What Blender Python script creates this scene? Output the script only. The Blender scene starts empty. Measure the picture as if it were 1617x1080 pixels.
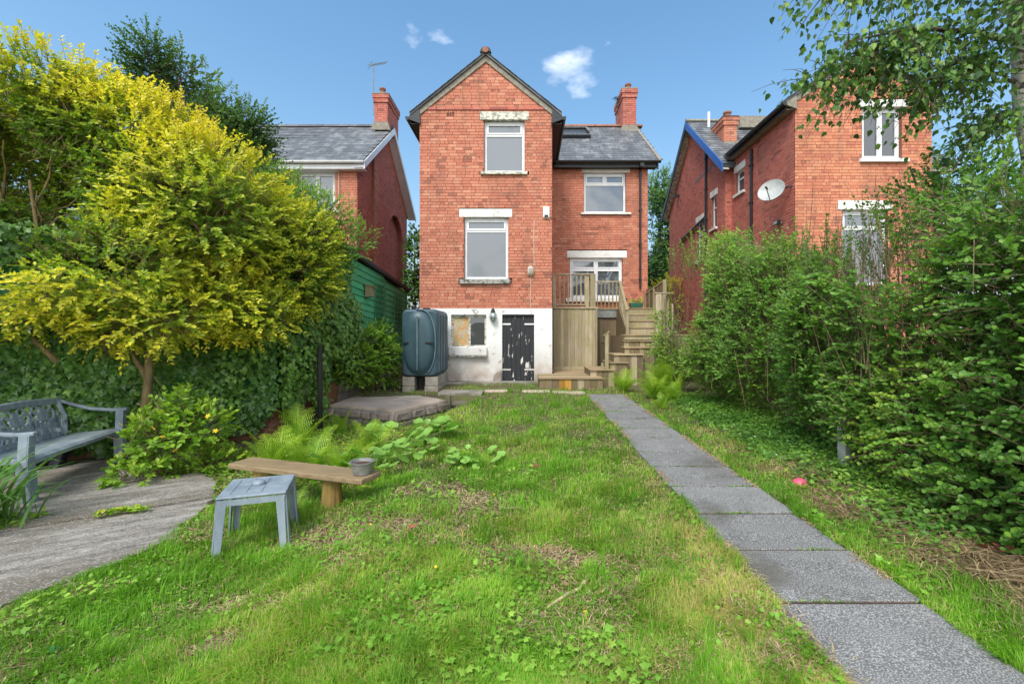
import bpy, math, random
import numpy as np
from mathutils import Vector, Matrix, Euler
R = math.radians
random.seed(7)
rng = np.random.default_rng(11)
SC = bpy.context.scene
COL = SC.collection

# ---------------------------------------------------------------- camera, sky, sun, exposure
F = 720.0; VX, VY = 832.0, 527.0; EYE = 1.55          # calibration of the photograph (1617 px wide)
cam_d = bpy.data.cameras.new('camera'); cam = bpy.data.objects.new('camera', cam_d); COL.objects.link(cam)
cam.location = (0, 0, EYE); cam.rotation_euler = (R(90), 0, 0)
cam_d.sensor_width = 36; cam_d.lens = 36 * F / 1617
cam_d.shift_x = -(VX - 808.5) / 1617; cam_d.shift_y = -(540 - VY) / 1617
cam_d.clip_start = 0.05; cam_d.clip_end = 3000
SC.camera = cam
SUN_EL, SUN_AZ = 52, 205      # azimuth clockwise from +Y (behind the camera, a little to the left)
wd = bpy.data.worlds.new('World'); SC.world = wd; wd.use_nodes = True
wn = wd.node_tree; wn.nodes.clear()
def N(t, typ, **kw):
    n = t.nodes.new(typ)
    for k, v in kw.items():
        if k.startswith('i_'):
            n.inputs[k[2:].replace('_', ' ')].default_value = v
        else: setattr(n, k, v)
    return n
sky = N(wn, 'ShaderNodeTexSky', sky_type='NISHITA', sun_disc=False, sun_elevation=R(SUN_EL), sun_rotation=R(SUN_AZ),
        altitude=0, air_density=1.3, dust_density=2.6, ozone_density=2.2)
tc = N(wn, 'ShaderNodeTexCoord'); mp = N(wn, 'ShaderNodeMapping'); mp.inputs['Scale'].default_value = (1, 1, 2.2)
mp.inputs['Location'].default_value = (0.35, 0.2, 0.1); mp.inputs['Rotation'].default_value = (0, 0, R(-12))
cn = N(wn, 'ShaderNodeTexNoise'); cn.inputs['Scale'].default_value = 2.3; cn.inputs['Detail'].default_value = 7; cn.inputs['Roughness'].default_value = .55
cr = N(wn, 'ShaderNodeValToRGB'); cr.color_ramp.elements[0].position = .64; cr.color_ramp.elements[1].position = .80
hs = N(wn, 'ShaderNodeHueSaturation'); hs.inputs['Saturation'].default_value = 1.0
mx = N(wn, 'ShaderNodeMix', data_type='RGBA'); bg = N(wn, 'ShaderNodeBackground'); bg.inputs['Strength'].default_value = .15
wo = N(wn, 'ShaderNodeOutputWorld')
L = wn.links.new
L(tc.outputs['Generated'], mp.inputs['Vector']); L(mp.outputs[0], cn.inputs['Vector'])
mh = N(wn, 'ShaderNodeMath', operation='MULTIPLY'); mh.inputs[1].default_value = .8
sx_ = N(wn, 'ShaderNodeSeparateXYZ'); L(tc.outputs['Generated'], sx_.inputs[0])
mr_ = N(wn, 'ShaderNodeMapRange'); mr_.inputs[1].default_value = .15; mr_.inputs[2].default_value = -.55; mr_.inputs[3].default_value = 0; mr_.inputs[4].default_value = .32; L(sx_.outputs[1], mr_.inputs[0])  # extra unseen cloud cover behind the camera, added to raise the ambient light
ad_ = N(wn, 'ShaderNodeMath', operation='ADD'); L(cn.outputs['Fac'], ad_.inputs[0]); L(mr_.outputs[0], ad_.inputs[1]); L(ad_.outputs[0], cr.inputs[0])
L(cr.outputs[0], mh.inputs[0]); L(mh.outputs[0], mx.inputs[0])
tint = N(wn, 'ShaderNodeMix', data_type='RGBA', blend_type='MULTIPLY'); tint.inputs[0].default_value = 1; tint.inputs[7].default_value = (.435, .60, .66, 1); L(sky.outputs[0], tint.inputs[6])
sz_ = N(wn, 'ShaderNodeSeparateXYZ'); L(tc.outputs['Generated'], sz_.inputs[0])
m1_ = N(wn, 'ShaderNodeMath', operation='SUBTRACT'); m1_.use_clamp = True; m1_.inputs[0].default_value = 1; L(sz_.outputs[2], m1_.inputs[1])
m2_ = N(wn, 'ShaderNodeMath', operation='POWER'); L(m1_.outputs[0], m2_.inputs[0]); m2_.inputs[1].default_value = 5
m3_ = N(wn, 'ShaderNodeMath', operation='MULTIPLY'); L(m2_.outputs[0], m3_.inputs[0]); m3_.inputs[1].default_value = .85      # pale haze toward the horizon
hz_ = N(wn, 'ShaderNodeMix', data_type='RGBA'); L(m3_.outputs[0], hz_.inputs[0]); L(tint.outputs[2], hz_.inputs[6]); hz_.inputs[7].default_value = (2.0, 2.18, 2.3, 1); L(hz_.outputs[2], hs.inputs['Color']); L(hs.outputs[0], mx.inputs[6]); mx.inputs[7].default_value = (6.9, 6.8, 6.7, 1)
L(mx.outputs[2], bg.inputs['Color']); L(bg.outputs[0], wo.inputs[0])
sd = bpy.data.lights.new('sun', 'SUN'); sd.energy = 1.4; sd.angle = R(20); sd.color = (1, .95, .87)
so = bpy.data.objects.new('sun', sd); COL.objects.link(so)
_a, _e = R(SUN_AZ), R(SUN_EL)
sdir = Vector((math.sin(_a) * math.cos(_e), math.cos(_a) * math.cos(_e), math.sin(_e)))
so.rotation_euler = sdir.to_track_quat('Z', 'Y').to_euler(); so.location = (-5, -20, 30)
vs = SC.view_settings; vs.view_transform = 'Standard'; vs.look = 'None'; vs.gamma = 1; vs.exposure = 1.27
try: vs.use_curve_mapping = False
except Exception: pass
SC.cycles.max_bounces = 6; SC.cycles.transparent_max_bounces = 6
SC.cycles.use_denoising = True

def W(px, py, Y): return Vector(((px - VX) / F * Y, Y, EYE - (py - VY) / F * Y))
def X(px, Y): return (px - VX) / F * Y
def Z(py, Y): return EYE - (py - VY) / F * Y

# ---------------------------------------------------------------- materials
def newmat(name):
    m = bpy.data.materials.new(name); m.use_nodes = True; t = m.node_tree; t.nodes.clear()
    o = N(t, 'ShaderNodeOutputMaterial'); b = N(t, 'ShaderNodeBsdfPrincipled'); t.links.new(b.outputs[0], o.inputs[0])
    return m, t, b, o
def ramp(t, stops, fac, interp='LINEAR'):
    r = N(t, 'ShaderNodeValToRGB'); cr_ = r.color_ramp; cr_.interpolation = interp
    while len(cr_.elements) < len(stops): cr_.elements.new(.5)
    for e, (p, c) in zip(cr_.elements, stops): e.position = p; e.color = (*c, 1)
    t.links.new(fac, r.inputs[0]); return r.outputs[0]
def noise(t, scale, detail=4, rough=.6, vec=None, stretch=None, obj=False, dist=0):
    n = N(t, 'ShaderNodeTexNoise'); n.inputs['Scale'].default_value = scale; n.inputs['Detail'].default_value = detail
    n.inputs['Roughness'].default_value = rough; n.inputs['Distortion'].default_value = dist
    if vec is None:
        if obj: vec = N(t, 'ShaderNodeTexCoord').outputs['Object']
        else: vec = N(t, 'ShaderNodeNewGeometry').outputs['Position']
    if stretch:
        mp_ = N(t, 'ShaderNodeMapping'); mp_.inputs['Scale'].default_value = stretch; t.links.new(vec, mp_.inputs[0]); vec = mp_.outputs[0]
    t.links.new(vec, n.inputs['Vector']); return n.outputs['Fac']
def mixc(t, fac, a, b, mode='MIX'):
    m = N(t, 'ShaderNodeMix', data_type='RGBA', blend_type=mode)
    for s, v in ((0, fac), (6, a), (7, b)):
        if isinstance(v, (int, float)): m.inputs[s].default_value = v
        elif isinstance(v, tuple): m.inputs[s].default_value = (*v, 1)
        else: t.links.new(v, m.inputs[s])
    return m.outputs[2]
def math_(t, op, a, b=None, clamp=False):
    m = N(t, 'ShaderNodeMath', operation=op); m.use_clamp = clamp
    for i, v in enumerate((a, b)):
        if v is None: continue
        if isinstance(v, (int, float)): m.inputs[i].default_value = v
        else: t.links.new(v, m.inputs[i])
    return m.outputs[0]
def bump(t, b, h, strength=.3, dist=.01):
    bp = N(t, 'ShaderNodeBump'); bp.inputs['Strength'].default_value = strength; bp.inputs['Distance'].default_value = dist
    t.links.new(h, bp.inputs['Height']); t.links.new(bp.outputs[0], b.inputs['Normal'])
def rnd(t):
    """a random value that differs between pieces, whether each is an object or they are joined"""
    g = N(t, 'ShaderNodeNewGeometry').outputs['Random Per Island']; o = N(t, 'ShaderNodeObjectInfo').outputs['Random']
    return math_(t, 'FRACT', math_(t, 'ADD', g, o))
def simple(name, c1, c2=None, rough=.7, scale=6, bs=.2, bscale=60, spec=.4, stretch=None, pvar=0, metal=0, obj=False, detail=5, lo=.35, hi=.65, bd=.006):
    m, t, b, o = newmat(name)
    c2 = c2 or tuple(v * .8 for v in c1)
    n = noise(t, scale, detail, .62, stretch=stretch, obj=obj)
    col = ramp(t, [(lo, c2), (hi, c1)], n)
    if pvar:
        r_ = rnd(t); col = mixc(t, 1.0, col, ramp(t, [(0, (1 - pvar,) * 3), (1, (1 + pvar * .5,) * 3)], r_), 'MULTIPLY')
    t.links.new(col, b.inputs['Base Color']); b.inputs['Roughness'].default_value = rough
    b.inputs['Specular IOR Level'].default_value = spec; b.inputs['Metallic'].default_value = metal
    if bs: bump(t, b, noise(t, bscale, 4, .6, stretch=stretch, obj=obj), bs, bd)
    return m
M = {}
def mk_brick(name, stops, dark=.5):
    m, t, b, o = newmat(name)
    r_ = rnd(t); col = ramp(t, stops, r_)
    big = noise(t, 1.1, 5, .65); fine = noise(t, 55, 4, .7)
    clus = noise(t, 3.2, 2, .5)
    # sooty bricks come in clusters
    r2 = math_(t, 'FRACT', math_(t, 'MULTIPLY', r_, 7.31))
    sooty = math_(t, 'MULTIPLY', math_(t, 'GREATER_THAN', math_(t, 'ADD', r2, math_(t, 'MULTIPLY', clus, 1.0)), 1.46), dark)
    col = mixc(t, sooty, col, (.10, .05, .042))
    col = mixc(t, ramp(t, [(.48, (0, 0, 0)), (.78, (.45, .45, .45))], big), col, (.22, .09, .065)); col = mixc(t, ramp(t, [(.5, (0, 0, 0)), (.72, (.4, .4, .4))], noise(t, 3.0, 4, .6, stretch=(1, 1, .14))), col, (.25, .13, .09))
    col = mixc(t, ramp(t, [(.3, (.4, .4, .4)), (.5, (0, 0, 0))], fine), col, (.28, .10, .065))
    t.links.new(col, b.inputs['Base Color']); b.inputs['Roughness'].default_value = .8; b.inputs['Specular IOR Level'].default_value = .25
    bump(t, b, fine, .5, .004); return m
M['brick'] = mk_brick('red_brick', [(0, (.51, .185, .115)), (.3, (.56, .22, .14)), (.6, (.47, .16, .10)), (.85, (.61, .28, .18)), (1, (.42, .145, .10))], .48)
M['brick_dark'] = mk_brick('dark_red_brick', [(0, (.48, .145, .105)), (.3, (.53, .17, .125)), (.6, (.43, .125, .095)), (.85, (.54, .20, .15)), (1, (.33, .10, .085))], .5)
M['old_brick'] = mk_brick('mossy_old_brick', [(0, (.30, .13, .08)), (.5, (.22, .11, .07)), (1, (.34, .17, .10))], .8)
M['brick_orange'] = mk_brick('orange_brick', [(0, (.60, .24, .13)), (.4, (.64, .28, .165)), (.7, (.56, .20, .115)), (1, (.48, .17, .11))], .4)
M['mortar'] = simple('mortar', (.27, .11, .075), (.18, .075, .055), .95, 5, .5, 90)
M['slate'] = simple('roof_slate', (.14, .145, .155), (.075, .08, .088), .6, 3, .3, 30, pvar=.35, stretch=(1, .35, .35))
m, t, b, o = newmat('weathered_slate')
r_ = rnd(t); n = noise(t, 1.6, 6, .7, stretch=(2.4, .6, .6)); f_ = noise(t, 40, 3, .6)
c = ramp(t, [(0, (.10, .105, .115)), (.5, (.16, .165, .175)), (1, (.24, .245, .25))], r_)
c = mixc(t, ramp(t, [(.38, (.85, .85, .85)), (.62, (0, 0, 0))], n), c, (.075, .078, .085))
c = mixc(t, ramp(t, [(.58, (0, 0, 0)), (.72, (.7, .7, .7))], f_), c, (.27, .28, .26))
t.links.new(c, b.inputs['Base Color']); b.inputs['Roughness'].default_value = .55; bump(t, b, f_, .4, .004); M['slates'] = m
M['terracotta'] = simple('terracotta', (.36, .15, .09), (.2, .09, .06), .8, 8, .2)
M['dark_paint'] = simple('dark_grey_paint', (.028, .033, .04), (.018, .02, .025), .45, 10, .05)
M['blackpipe'] = simple('black_plastic', (.014, .015, .017), (.022, .022, .024), .35, 9, .05)
M['blue_paint'] = simple('blue_paint', (.035, .13, .42), (.03, .10, .34), .5, 7, .1)
M['white_pvc'] = simple('white_frame', (.78, .79, .80), (.68, .69, .70), .35, 4, .02)
M['cream'] = simple('cream_plastic', (.6, .56, .47), (.45, .41, .33), .5, 9, .1)
M['verge'] = simple('verge_mortar', (.30, .27, .22), (.19, .17, .14), .9, 9, .4)
M['dark_in'] = simple('dark_room', (.02, .02, .022), (.012, .012, .014), .9, 3, 0)
# painted stone (lintels, sills): white paint flaking off to grey, mossy stone
def painted(name, paint, under, thr, sc=9):
    m, t, b, o = newmat(name)
    n = noise(t, sc, 8, .72, stretch=(1, 1, 1.5)); g = noise(t, 2.5, 4, .6)
    c = mixc(t, ramp(t, [(thr, (0, 0, 0)), (thr + .035, (1, 1, 1))], n), paint, under)
    c = mixc(t, ramp(t, [(.5, (0, 0, 0)), (.8, (.5, .5, .5))], g), c, tuple(.6 * v for v in under))
    t.links.new(c, b.inputs['Base Color']); b.inputs['Roughness'].default_value = .75; bump(t, b, n, .4, .006); return m
M['lintel'] = painted('painted_lintel', (.74, .73, .69), (.30, .30, .25), .60)
M['lintel_worn'] = painted('worn_lintel', (.62, .60, .52), (.26, .26, .20), .50)
M['sill'] = painted('stone_sill', (.35, .34, .31), (.08, .085, .07), .50, 14)
# whitewashed basement with stains rising from the ground
m, t, b, o = newmat('whitewash')
pos = N(t, 'ShaderNodeNewGeometry').outputs['Position']; sp = N(t, 'ShaderNodeSeparateXYZ'); t.links.new(pos, sp.inputs[0])
n = noise(t, 4.5, 9, .72); n2 = noise(t, 1.7, 5, .65); n3 = noise(t, 22, 6, .7)
lowm = math_(t, 'SUBTRACT', 1.32, math_(t, 'MULTIPLY', sp.outputs[2], .95), True)       # damp near the ground
c = mixc(t, ramp(t, [(.585, (0, 0, 0)), (.61, (1, 1, 1))], n), (.74, .74, .735), (.40, .37, .34))
c = mixc(t, math_(t, 'MULTIPLY', lowm, ramp(t, [(.3, (.2, .2, .2)), (.58, (1, 1, 1))], n2)), c, (.34, .265, .21))
c = mixc(t, ramp(t, [(.62, (0, 0, 0)), (.66, (.8, .8, .8))], n3), c, (.16, .14, .12))
t.links.new(c, b.inputs['Base Color']); b.inputs['Roughness'].default_value = .85; bump(t, b, n, .6, .02); M['whitewash'] = m
# black door with paint that has peeled in vertical flakes down to white undercoat
m, t, b, o = newmat('peeling_black_paint')
n = noise(t, 9, 5, .6, stretch=(1.6, 1, .38)); n2 = noise(t, 60, 3, .6, stretch=(1, 1, .2)); n3 = noise(t, 1.4, 3, .5)
k = math_(t, 'ADD', n, math_(t, 'MULTIPLY', n3, .25))
c = mixc(t, ramp(t, [(.735, (0, 0, 0)), (.75, (1, 1, 1))], k), (.018, .019, .024), (.62, .60, .56))
t.links.new(c, b.inputs['Base Color']); b.inputs['Roughness'].default_value = .6; bump(t, b, n2, .4, .004); M['peel'] = m
# weathered timber, green tinged; grain runs along the given axis
def wood(name, c1, c2, alg, stretch, thr=.5, pvar=.3, alg_amt=.7):
    m, t, b, o = newmat(name)
    n = noise(t, 9, 6, .65, stretch=stretch, dist=.3); n2 = noise(t, 2.2, 4, .6)
    c = ramp(t, [(.32, c2), (.68, c1)], n)
    c = mixc(t, 1.0, c, ramp(t, [(0, (1 - pvar,) * 3), (1, (1 + pvar * .6,) * 3)], rnd(t)), 'MULTIPLY')
    c = mixc(t, ramp(t, [(thr - .1, (0, 0, 0)), (thr + .2, (alg_amt,) * 3)], n2), c, alg)
    t.links.new(c, b.inputs['Base Color']); b.inputs['Roughness'].default_value = .8; b.inputs['Specular IOR Level'].default_value = .2
    bump(t, b, n, .5, .004); return m
M['deck_v'] = wood('weathered_boards', (.44, .37, .255), (.27, .215, .14), (.27, .24, .10), (3.2, 3.2, .22))
M['deck_dark'] = wood('dark_boards', (.27, .195, .125), (.14, .10, .065), (.17, .15, .07), (3.2, 3.2, .22))
M['deck_h'] = wood('deck_planks', (.42, .31, .19), (.25, .18, .105), (.21, .18, .08), (.25, 3, 3), .55)
M['rail'] = wood('railing_timber', (.43, .36, .25), (.27, .22, .14), (.24, .21, .10), (2, 2, .4))
M['orange_board'] = wood('orange_board', (.50, .27, .06), (.34, .17, .04), (.2, .16, .05), (3, 3, .3), .6)
M['bench_wood'] = wood('bench_plank', (.40, .29, .17), (.22, .155, .09), (.20, .17, .09), (.35, 4, 4), .62)
M['log'] = wood('log_bark', (.40, .25, .08), (.19, .12, .05), (.20, .19, .04), (3, 3, .4), .5)
M['green_wood'] = wood('green_shiplap', (.085, .43, .205), (.065, .34, .16), (.10, .38, .19), (2, .2, 3), .5, .22, .5)
M['green_wood2'] = simple('green_trim', (.035, .22, .10), (.03, .17, .08), .6, 9, .2)
M['felt'] = simple('roof_felt', (.03, .033, .036), (.05, .052, .055), .8, 20, .3)
m, t, b, o = newmat('osb_board')
v = N(t, 'ShaderNodeTexVoronoi'); v.inputs['Scale'].default_value = 26
t.links.new(N(t, 'ShaderNodeNewGeometry').outputs['Position'], v.inputs['Vector'])
n = noise(t, 6, 4, .6)
c = mixc(t, ramp(t, [(.4, (0, 0, 0)), (.6, (1, 1, 1))], n), (.62, .34, .10), (.50, .42, .30))
c = mixc(t, .35, c, v.outputs['Color'], 'MULTIPLY'); t.links.new(c, b.inputs['Base Color']); b.inputs['Roughness'].default_value = .8; M['osb'] = m
# glass panes: mostly the reflected sky over a dim curtained room
def glass(name, base, refl, rough=.02):
    m, t, b, o = newmat(name)
    b.inputs['Base Color'].default_value = (*base, 1); b.inputs['Roughness'].default_value = .5
    g = N(t, 'ShaderNodeBsdfGlossy'); g.inputs['Roughness'].default_value = rough; g.inputs['Color'].default_value = (.92, .96, 1, 1)
    n = noise(t, .8, 1, .4); bp = N(t, 'ShaderNodeBump'); bp.inputs['Strength'].default_value = .7; bp.inputs['Distance'].default_value = .06
    t.links.new(n, bp.inputs['Height']); t.links.new(bp.outputs[0], g.inputs['Normal'])
    ms = N(t, 'ShaderNodeMixShader'); ms.inputs[0].default_value = refl
    t.links.new(b.outputs[0], ms.inputs[1]); t.links.new(g.outputs[0], ms.inputs[2]); t.links.new(ms.outputs[0], o.inputs[0]); return m
M['glass'] = glass('window_glass', (.045, .054, .066), .14)
M['glass_dark'] = glass('dark_glass', (.012, .014, .017), .10)
# concrete family
def concrete(name, c1, c2, moss, speck=0, mthr=.56, sc=3.2):
    m, t, b, o = newmat(name)
    n = noise(t, sc, 8, .7); n2 = noise(t, 1.1, 4, .6); s = noise(t, 130, 2, .5); s2 = noise(t, 70, 3, .6)
    c = ramp(t, [(.32, c2), (.62, c1)], n)
    c = mixc(t, 1.0, c, ramp(t, [(0, (.86,) * 3), (1, (1.1,) * 3)], rnd(t)), 'MULTIPLY')
    if speck:
        c = mixc(t, ramp(t, [(.52, (0, 0, 0)), (.60, (speck,) * 3)], s), c, (.55, .54, .52))
        c = mixc(t, ramp(t, [(.36, (speck,) * 3), (.45, (0, 0, 0))], s), c, (.05, .05, .052))
    c = mixc(t, ramp(t, [(mthr, (0, 0, 0)), (mthr + .12, (.8, .8, .8))], n2), c, moss)
    t.links.new(c, b.inputs['Base Color']); b.inputs['Roughness'].default_value = .88; bump(t, b, s2, .5, .004); return m
M['slab'] = concrete('exposed_aggregate', (.18, .175, .17), (.11, .108, .107), (.095, .088, .07), .5, .55)
M['patio'] = concrete('patio_concrete', (.36, .335, .305), (.12, .105, .09), (.11, .095, .065), .4, .44, 3.4)
m, t, b, o = newmat('streaked_patio')
g_ = N(t, 'ShaderNodeNewGeometry').outputs['Position']; ma_ = N(t, 'ShaderNodeMapping'); ma_.inputs['Rotation'].default_value = (0, 0, R(-32)); t.links.new(g_, ma_.inputs[0])
n = noise(t, 3.0, 9, .72, vec=ma_.outputs[0], stretch=(.55, 3.2, 1)); n2 = noise(t, 1.1, 5, .6, vec=ma_.outputs[0], stretch=(.5, 1.6, 1)); s_ = noise(t, 90, 3, .6); f_ = noise(t, 16, 6, .7)
c = ramp(t, [(.30, (.06, .052, .044)), (.44, (.16, .142, .122)), (.56, (.27, .245, .22)), (.72, (.42, .40, .365))], n)
c = mixc(t, ramp(t, [(.44, (0, 0, 0)), (.62, (.75, .75, .75))], n2), c, (.12, .095, .065))
c = mixc(t, ramp(t, [(.36, (.55, .55, .55)), (.5, (0, 0, 0))], f_), c, (.07, .062, .05)); c = mixc(t, ramp(t, [(.56, (0, 0, 0)), (.64, (.5, .5, .5))], s_), c, (.6, .58, .54))
t.links.new(c, b.inputs['Base Color']); b.inputs['Roughness'].default_value = .9; bump(t, b, f_, .6, .012); M['patio'] = m
M['block'] = concrete('old_concrete', (.38, .34, .29), (.20, .175, .145), (.10, .095, .055), .15, .5)
M['stone'] = concrete('rubble_stone', (.36, .29, .25), (.17, .135, .12), (.13, .12, .06), .15, .55, 7)
M['flag'] = concrete('flagstone', (.60, .47, .37), (.38, .30, .24), (.14, .12, .07), .15, .55)
M['plastic'] = simple('weathered_blue_plastic', (.27, .32, .365), (.155, .195, .235), .55, 7, .15, 50, stretch=(1, 1, .45), detail=7)
M['plastic_dark'] = simple('dark_blue_plastic', (.025, .03, .045), (.018, .022, .035), .5, 7, .1)
M['tank'] = simple('tank_plastic', (.045, .088, .11), (.036, .075, .095), .42, 3, .06, 30)
M['tank_rib'] = simple('tank_rib_highlight', (.13, .19, .22), (.08, .13, .16), .45, 6, .05)  # highlights along the ribs put in as a paler plastic colour
M['galv'] = simple('galvanised_metal', (.32, .32, .31), (.2, .2, .19), .5, 16, .15, metal=.4)
M['dish'] = simple('dish_grey', (.46, .47, .46), (.36, .37, .36), .45, 7, .05)
M['soil'] = simple('potting_soil', (.09, .05, .035), (.04, .025, .02), .95, 30, .6)
M['bark'] = simple('shrub_bark', (.34, .24, .11), (.16, .12, .06), .85, 14, .5, 40, stretch=(1, 1, .3))
M['bark_dark'] = simple('dark_bark', (.12, .09, .06), (.06, .045, .03), .85, 14, .5)
M['birch'] = painted('birch_bark', (.50, .47, .42), (.06, .05, .045), .545, 9)
M['twig'] = simple('dry_twigs', (.26, .19, .11), (.14, .10, .06), .85, 20, .3, pvar=.4)
M['pink'] = simple('pink_plastic', (.75, .10, .2), (.55, .07, .13), .5, 20, .1)
M['lampglass'] = glass('bulkhead_glass', (.30, .42, .38), .2, .15)
M['greenplastic'] = simple('green_plastic', (.02, .25, .13), None, .4, 8, .02)
M['yellowflower'] = simple('yellow_petals', (.85, .62, .03), (.75, .45, .02), .6, 20, 0)
M['whiteflower'] = simple('white_petals', (.75, .75, .7), None, .6, 20, 0)
M['orangeleaf'] = simple('orange_leaf', (.6, .22, .05), (.45, .12, .03), .6, 20, 0)
M['redleaf'] = simple('dead_red_leaf', (.33, .09, .05), (.2, .06, .035), .6, 20, 0)

def leafmat(name, stops, rough=.42, trans=.42, spec=.4, hue=None):
    m, t, b, o = newmat(name)
    a = N(t, 'ShaderNodeAttribute'); a.attribute_name = 'tone'
    c = ramp(t, stops, a.outputs['Fac'])
    n = noise(t, 2.5, 2, .5); c = mixc(t, 1.0, c, ramp(t, [(.3, (.8, .8, .8)), (.7, (1.15, 1.15, 1.15))], n), 'MULTIPLY')
    t.links.new(c, b.inputs['Base Color']); b.inputs['Roughness'].default_value = rough; b.inputs['Specular IOR Level'].default_value = spec
    tr = N(t, 'ShaderNodeBsdfTranslucent'); c2 = mixc(t, 1.0, c, (1.15, 1.25, .6), 'MULTIPLY'); t.links.new(c2, tr.inputs['Color'])
    ms = N(t, 'ShaderNodeMixShader'); ms.inputs[0].default_value = trans
    t.links.new(b.outputs[0], ms.inputs[1]); t.links.new(tr.outputs[0], ms.inputs[2]); t.links.new(ms.outputs[0], o.inputs[0]); return m
G_ = lambda r, g, b: (r, g, b)
M['l_gold'] = leafmat('golden_leaves', [(0, (.08, .18, .025)), (.3, (.22, .36, .03)), (.55, (.54, .57, .04)), (.8, (.78, .69, .05)), (1, (.86, .70, .07))])
M['l_green'] = leafmat('green_leaves', [(0, (.035, .09, .02)), (.5, (.075, .17, .03)), (1, (.22, .33, .05))])
M['l_hedge'] = leafmat('hedge_leaves', [(0, (.06, .16, .03)), (.5, (.13, .29, .045)), (.8, (.23, .42, .06)), (1, (.38, .52, .07))])
M['l_ivy'] = leafmat('ivy_leaves', [(0, (.055, .13, .035)), (.5, (.12, .26, .05)), (1, (.26, .43, .07))], .32, .25, .5)
M['l_birch'] = leafmat('birch_leaves', [(0, (.035, .09, .026)), (.6, (.085, .19, .035)), (1, (.22, .35, .055))], .4, .3)
M['l_lime'] = leafmat('lime_leaves', [(0, (.11, .24, .025)), (.5, (.25, .43, .035)), (.85, (.45, .55, .05)), (1, (.65, .58, .07))])
M['l_fern'] = leafmat('fern_fronds', [(0, (.16, .32, .03)), (.5, (.32, .50, .045)), (1, (.45, .60, .06))], .5, .4)
M['l_broad'] = leafmat('broad_leaves', [(0, (.14, .30, .06)), (.6, (.26, .46, .09)), (1, (.38, .56, .14))], .4, .3)
M['l_strap'] = leafmat('strap_leaves', [(0, (.06, .16, .03)), (1, (.16, .32, .06))], .35, .3)
M['grass'] = leafmat('grass_blades', [(0, (.10, .24, .018)), (.4, (.18, .40, .028)), (.7, (.30, .50, .045)), (.85, (.50, .48, .12)), (1, (.60, .48, .22))], .5, .4, .3)
M['straw'] = leafmat('dead_grass_blades', [(0, (.17, .11, .065)), (.5, (.44, .32, .17)), (1, (.66, .53, .32))], .7, .1, .2)
M['weed'] = leafmat('clover_leaves', [(0, (.11, .26, .025)), (.5, (.19, .39, .04)), (1, (.32, .50, .07))], .5, .35, .3)
M['litter'] = leafmat('leaf_litter', [(0, (.06, .035, .02)), (.5, (.19, .10, .055)), (1, (.36, .22, .12))], .8, .05, .2)
# ground: soil, thatch and moss
m, t, b, o = newmat('garden_soil')
n = noise(t, 1.3, 6, .65); n2 = noise(t, 9, 6, .7); n3 = noise(t, 70, 3, .6)
c = ramp(t, [(.3, (.055, .037, .023)), (.7, (.14, .095, .055))], n2)
c = mixc(t, ramp(t, [(.40, (0, 0, 0)), (.55, (.85, .85, .85))], n), c, (.085, .12, .02))
c = mixc(t, ramp(t, [(.45, (0, 0, 0)), (.7, (.7, .7, .7))], n3), c, (.20, .15, .075))
t.links.new(c, b.inputs['Base Color']); b.inputs['Roughness'].default_value = .95; bump(t, b, n3, .8, .02); M['ground'] = m

# ---------------------------------------------------------------- object helpers
WL = {}
def empty(name, loc=(0, 0, 0), rz=0, parent=None):
    o = bpy.data.objects.new(name, None); COL.objects.link(o); o.location = loc; o.rotation_euler = (0, 0, rz); o.empty_display_size = .2
    WL[o.name] = Vector(loc); return o
def tag(o, label=None, cat=None, group=None, kind=None):
    if label: o['label'] = label
    if cat: o['category'] = cat
    if group: o['group'] = group
    if kind: o['kind'] = kind
    return o
def thing(name, label, cat, loc=(0, 0, 0), rz=0, group=None): return tag(empty(name, loc, rz), label, cat, group)
def link(name, me, mat, parent=None):
    o = bpy.data.objects.new(name, me); COL.objects.link(o)
    if mat is not None and not me.materials: me.materials.append(mat)
    if parent is not None: o.parent = parent
    return o
def npmesh(name, V, Fs, mat, parent=None, attrs=None, smooth=False, local=False):
    """V (n,3); Fs list of int arrays (m,k). World coordinates unless local."""
    V = np.asarray(V, dtype=np.float32).reshape(-1, 3)
    if parent is not None and not local: V = V - np.array(WL[parent.name], dtype=np.float32)
    if not isinstance(Fs, list): Fs = [Fs]
    me = bpy.data.meshes.new(name); me.vertices.add(len(V)); me.vertices.foreach_set('co', V.ravel())
    tot = np.concatenate([np.full(len(f), f.shape[1]) for f in Fs]).astype(np.int32)
    lo = np.concatenate([f.ravel() for f in Fs]).astype(np.int32)
    me.loops.add(len(lo)); me.loops.foreach_set('vertex_index', lo)
    me.polygons.add(len(tot)); st = np.zeros(len(tot), np.int32); st[1:] = np.cumsum(tot)[:-1]
    me.polygons.foreach_set('loop_start', st); me.polygons.foreach_set('loop_total', tot)
    me.polygons.foreach_set('use_smooth', np.full(len(tot), bool(smooth)))
    me.update(calc_edges=True); 
    for k, a in (attrs or {}).items():
        at = me.attributes.new(k, 'FLOAT', 'POINT'); at.data.foreach_set('value', np.asarray(a, np.float32))
    o = link(name, me, mat, parent)
    if parent is not None: WL[o.name] = Vector(WL[parent.name])
    return o
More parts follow.
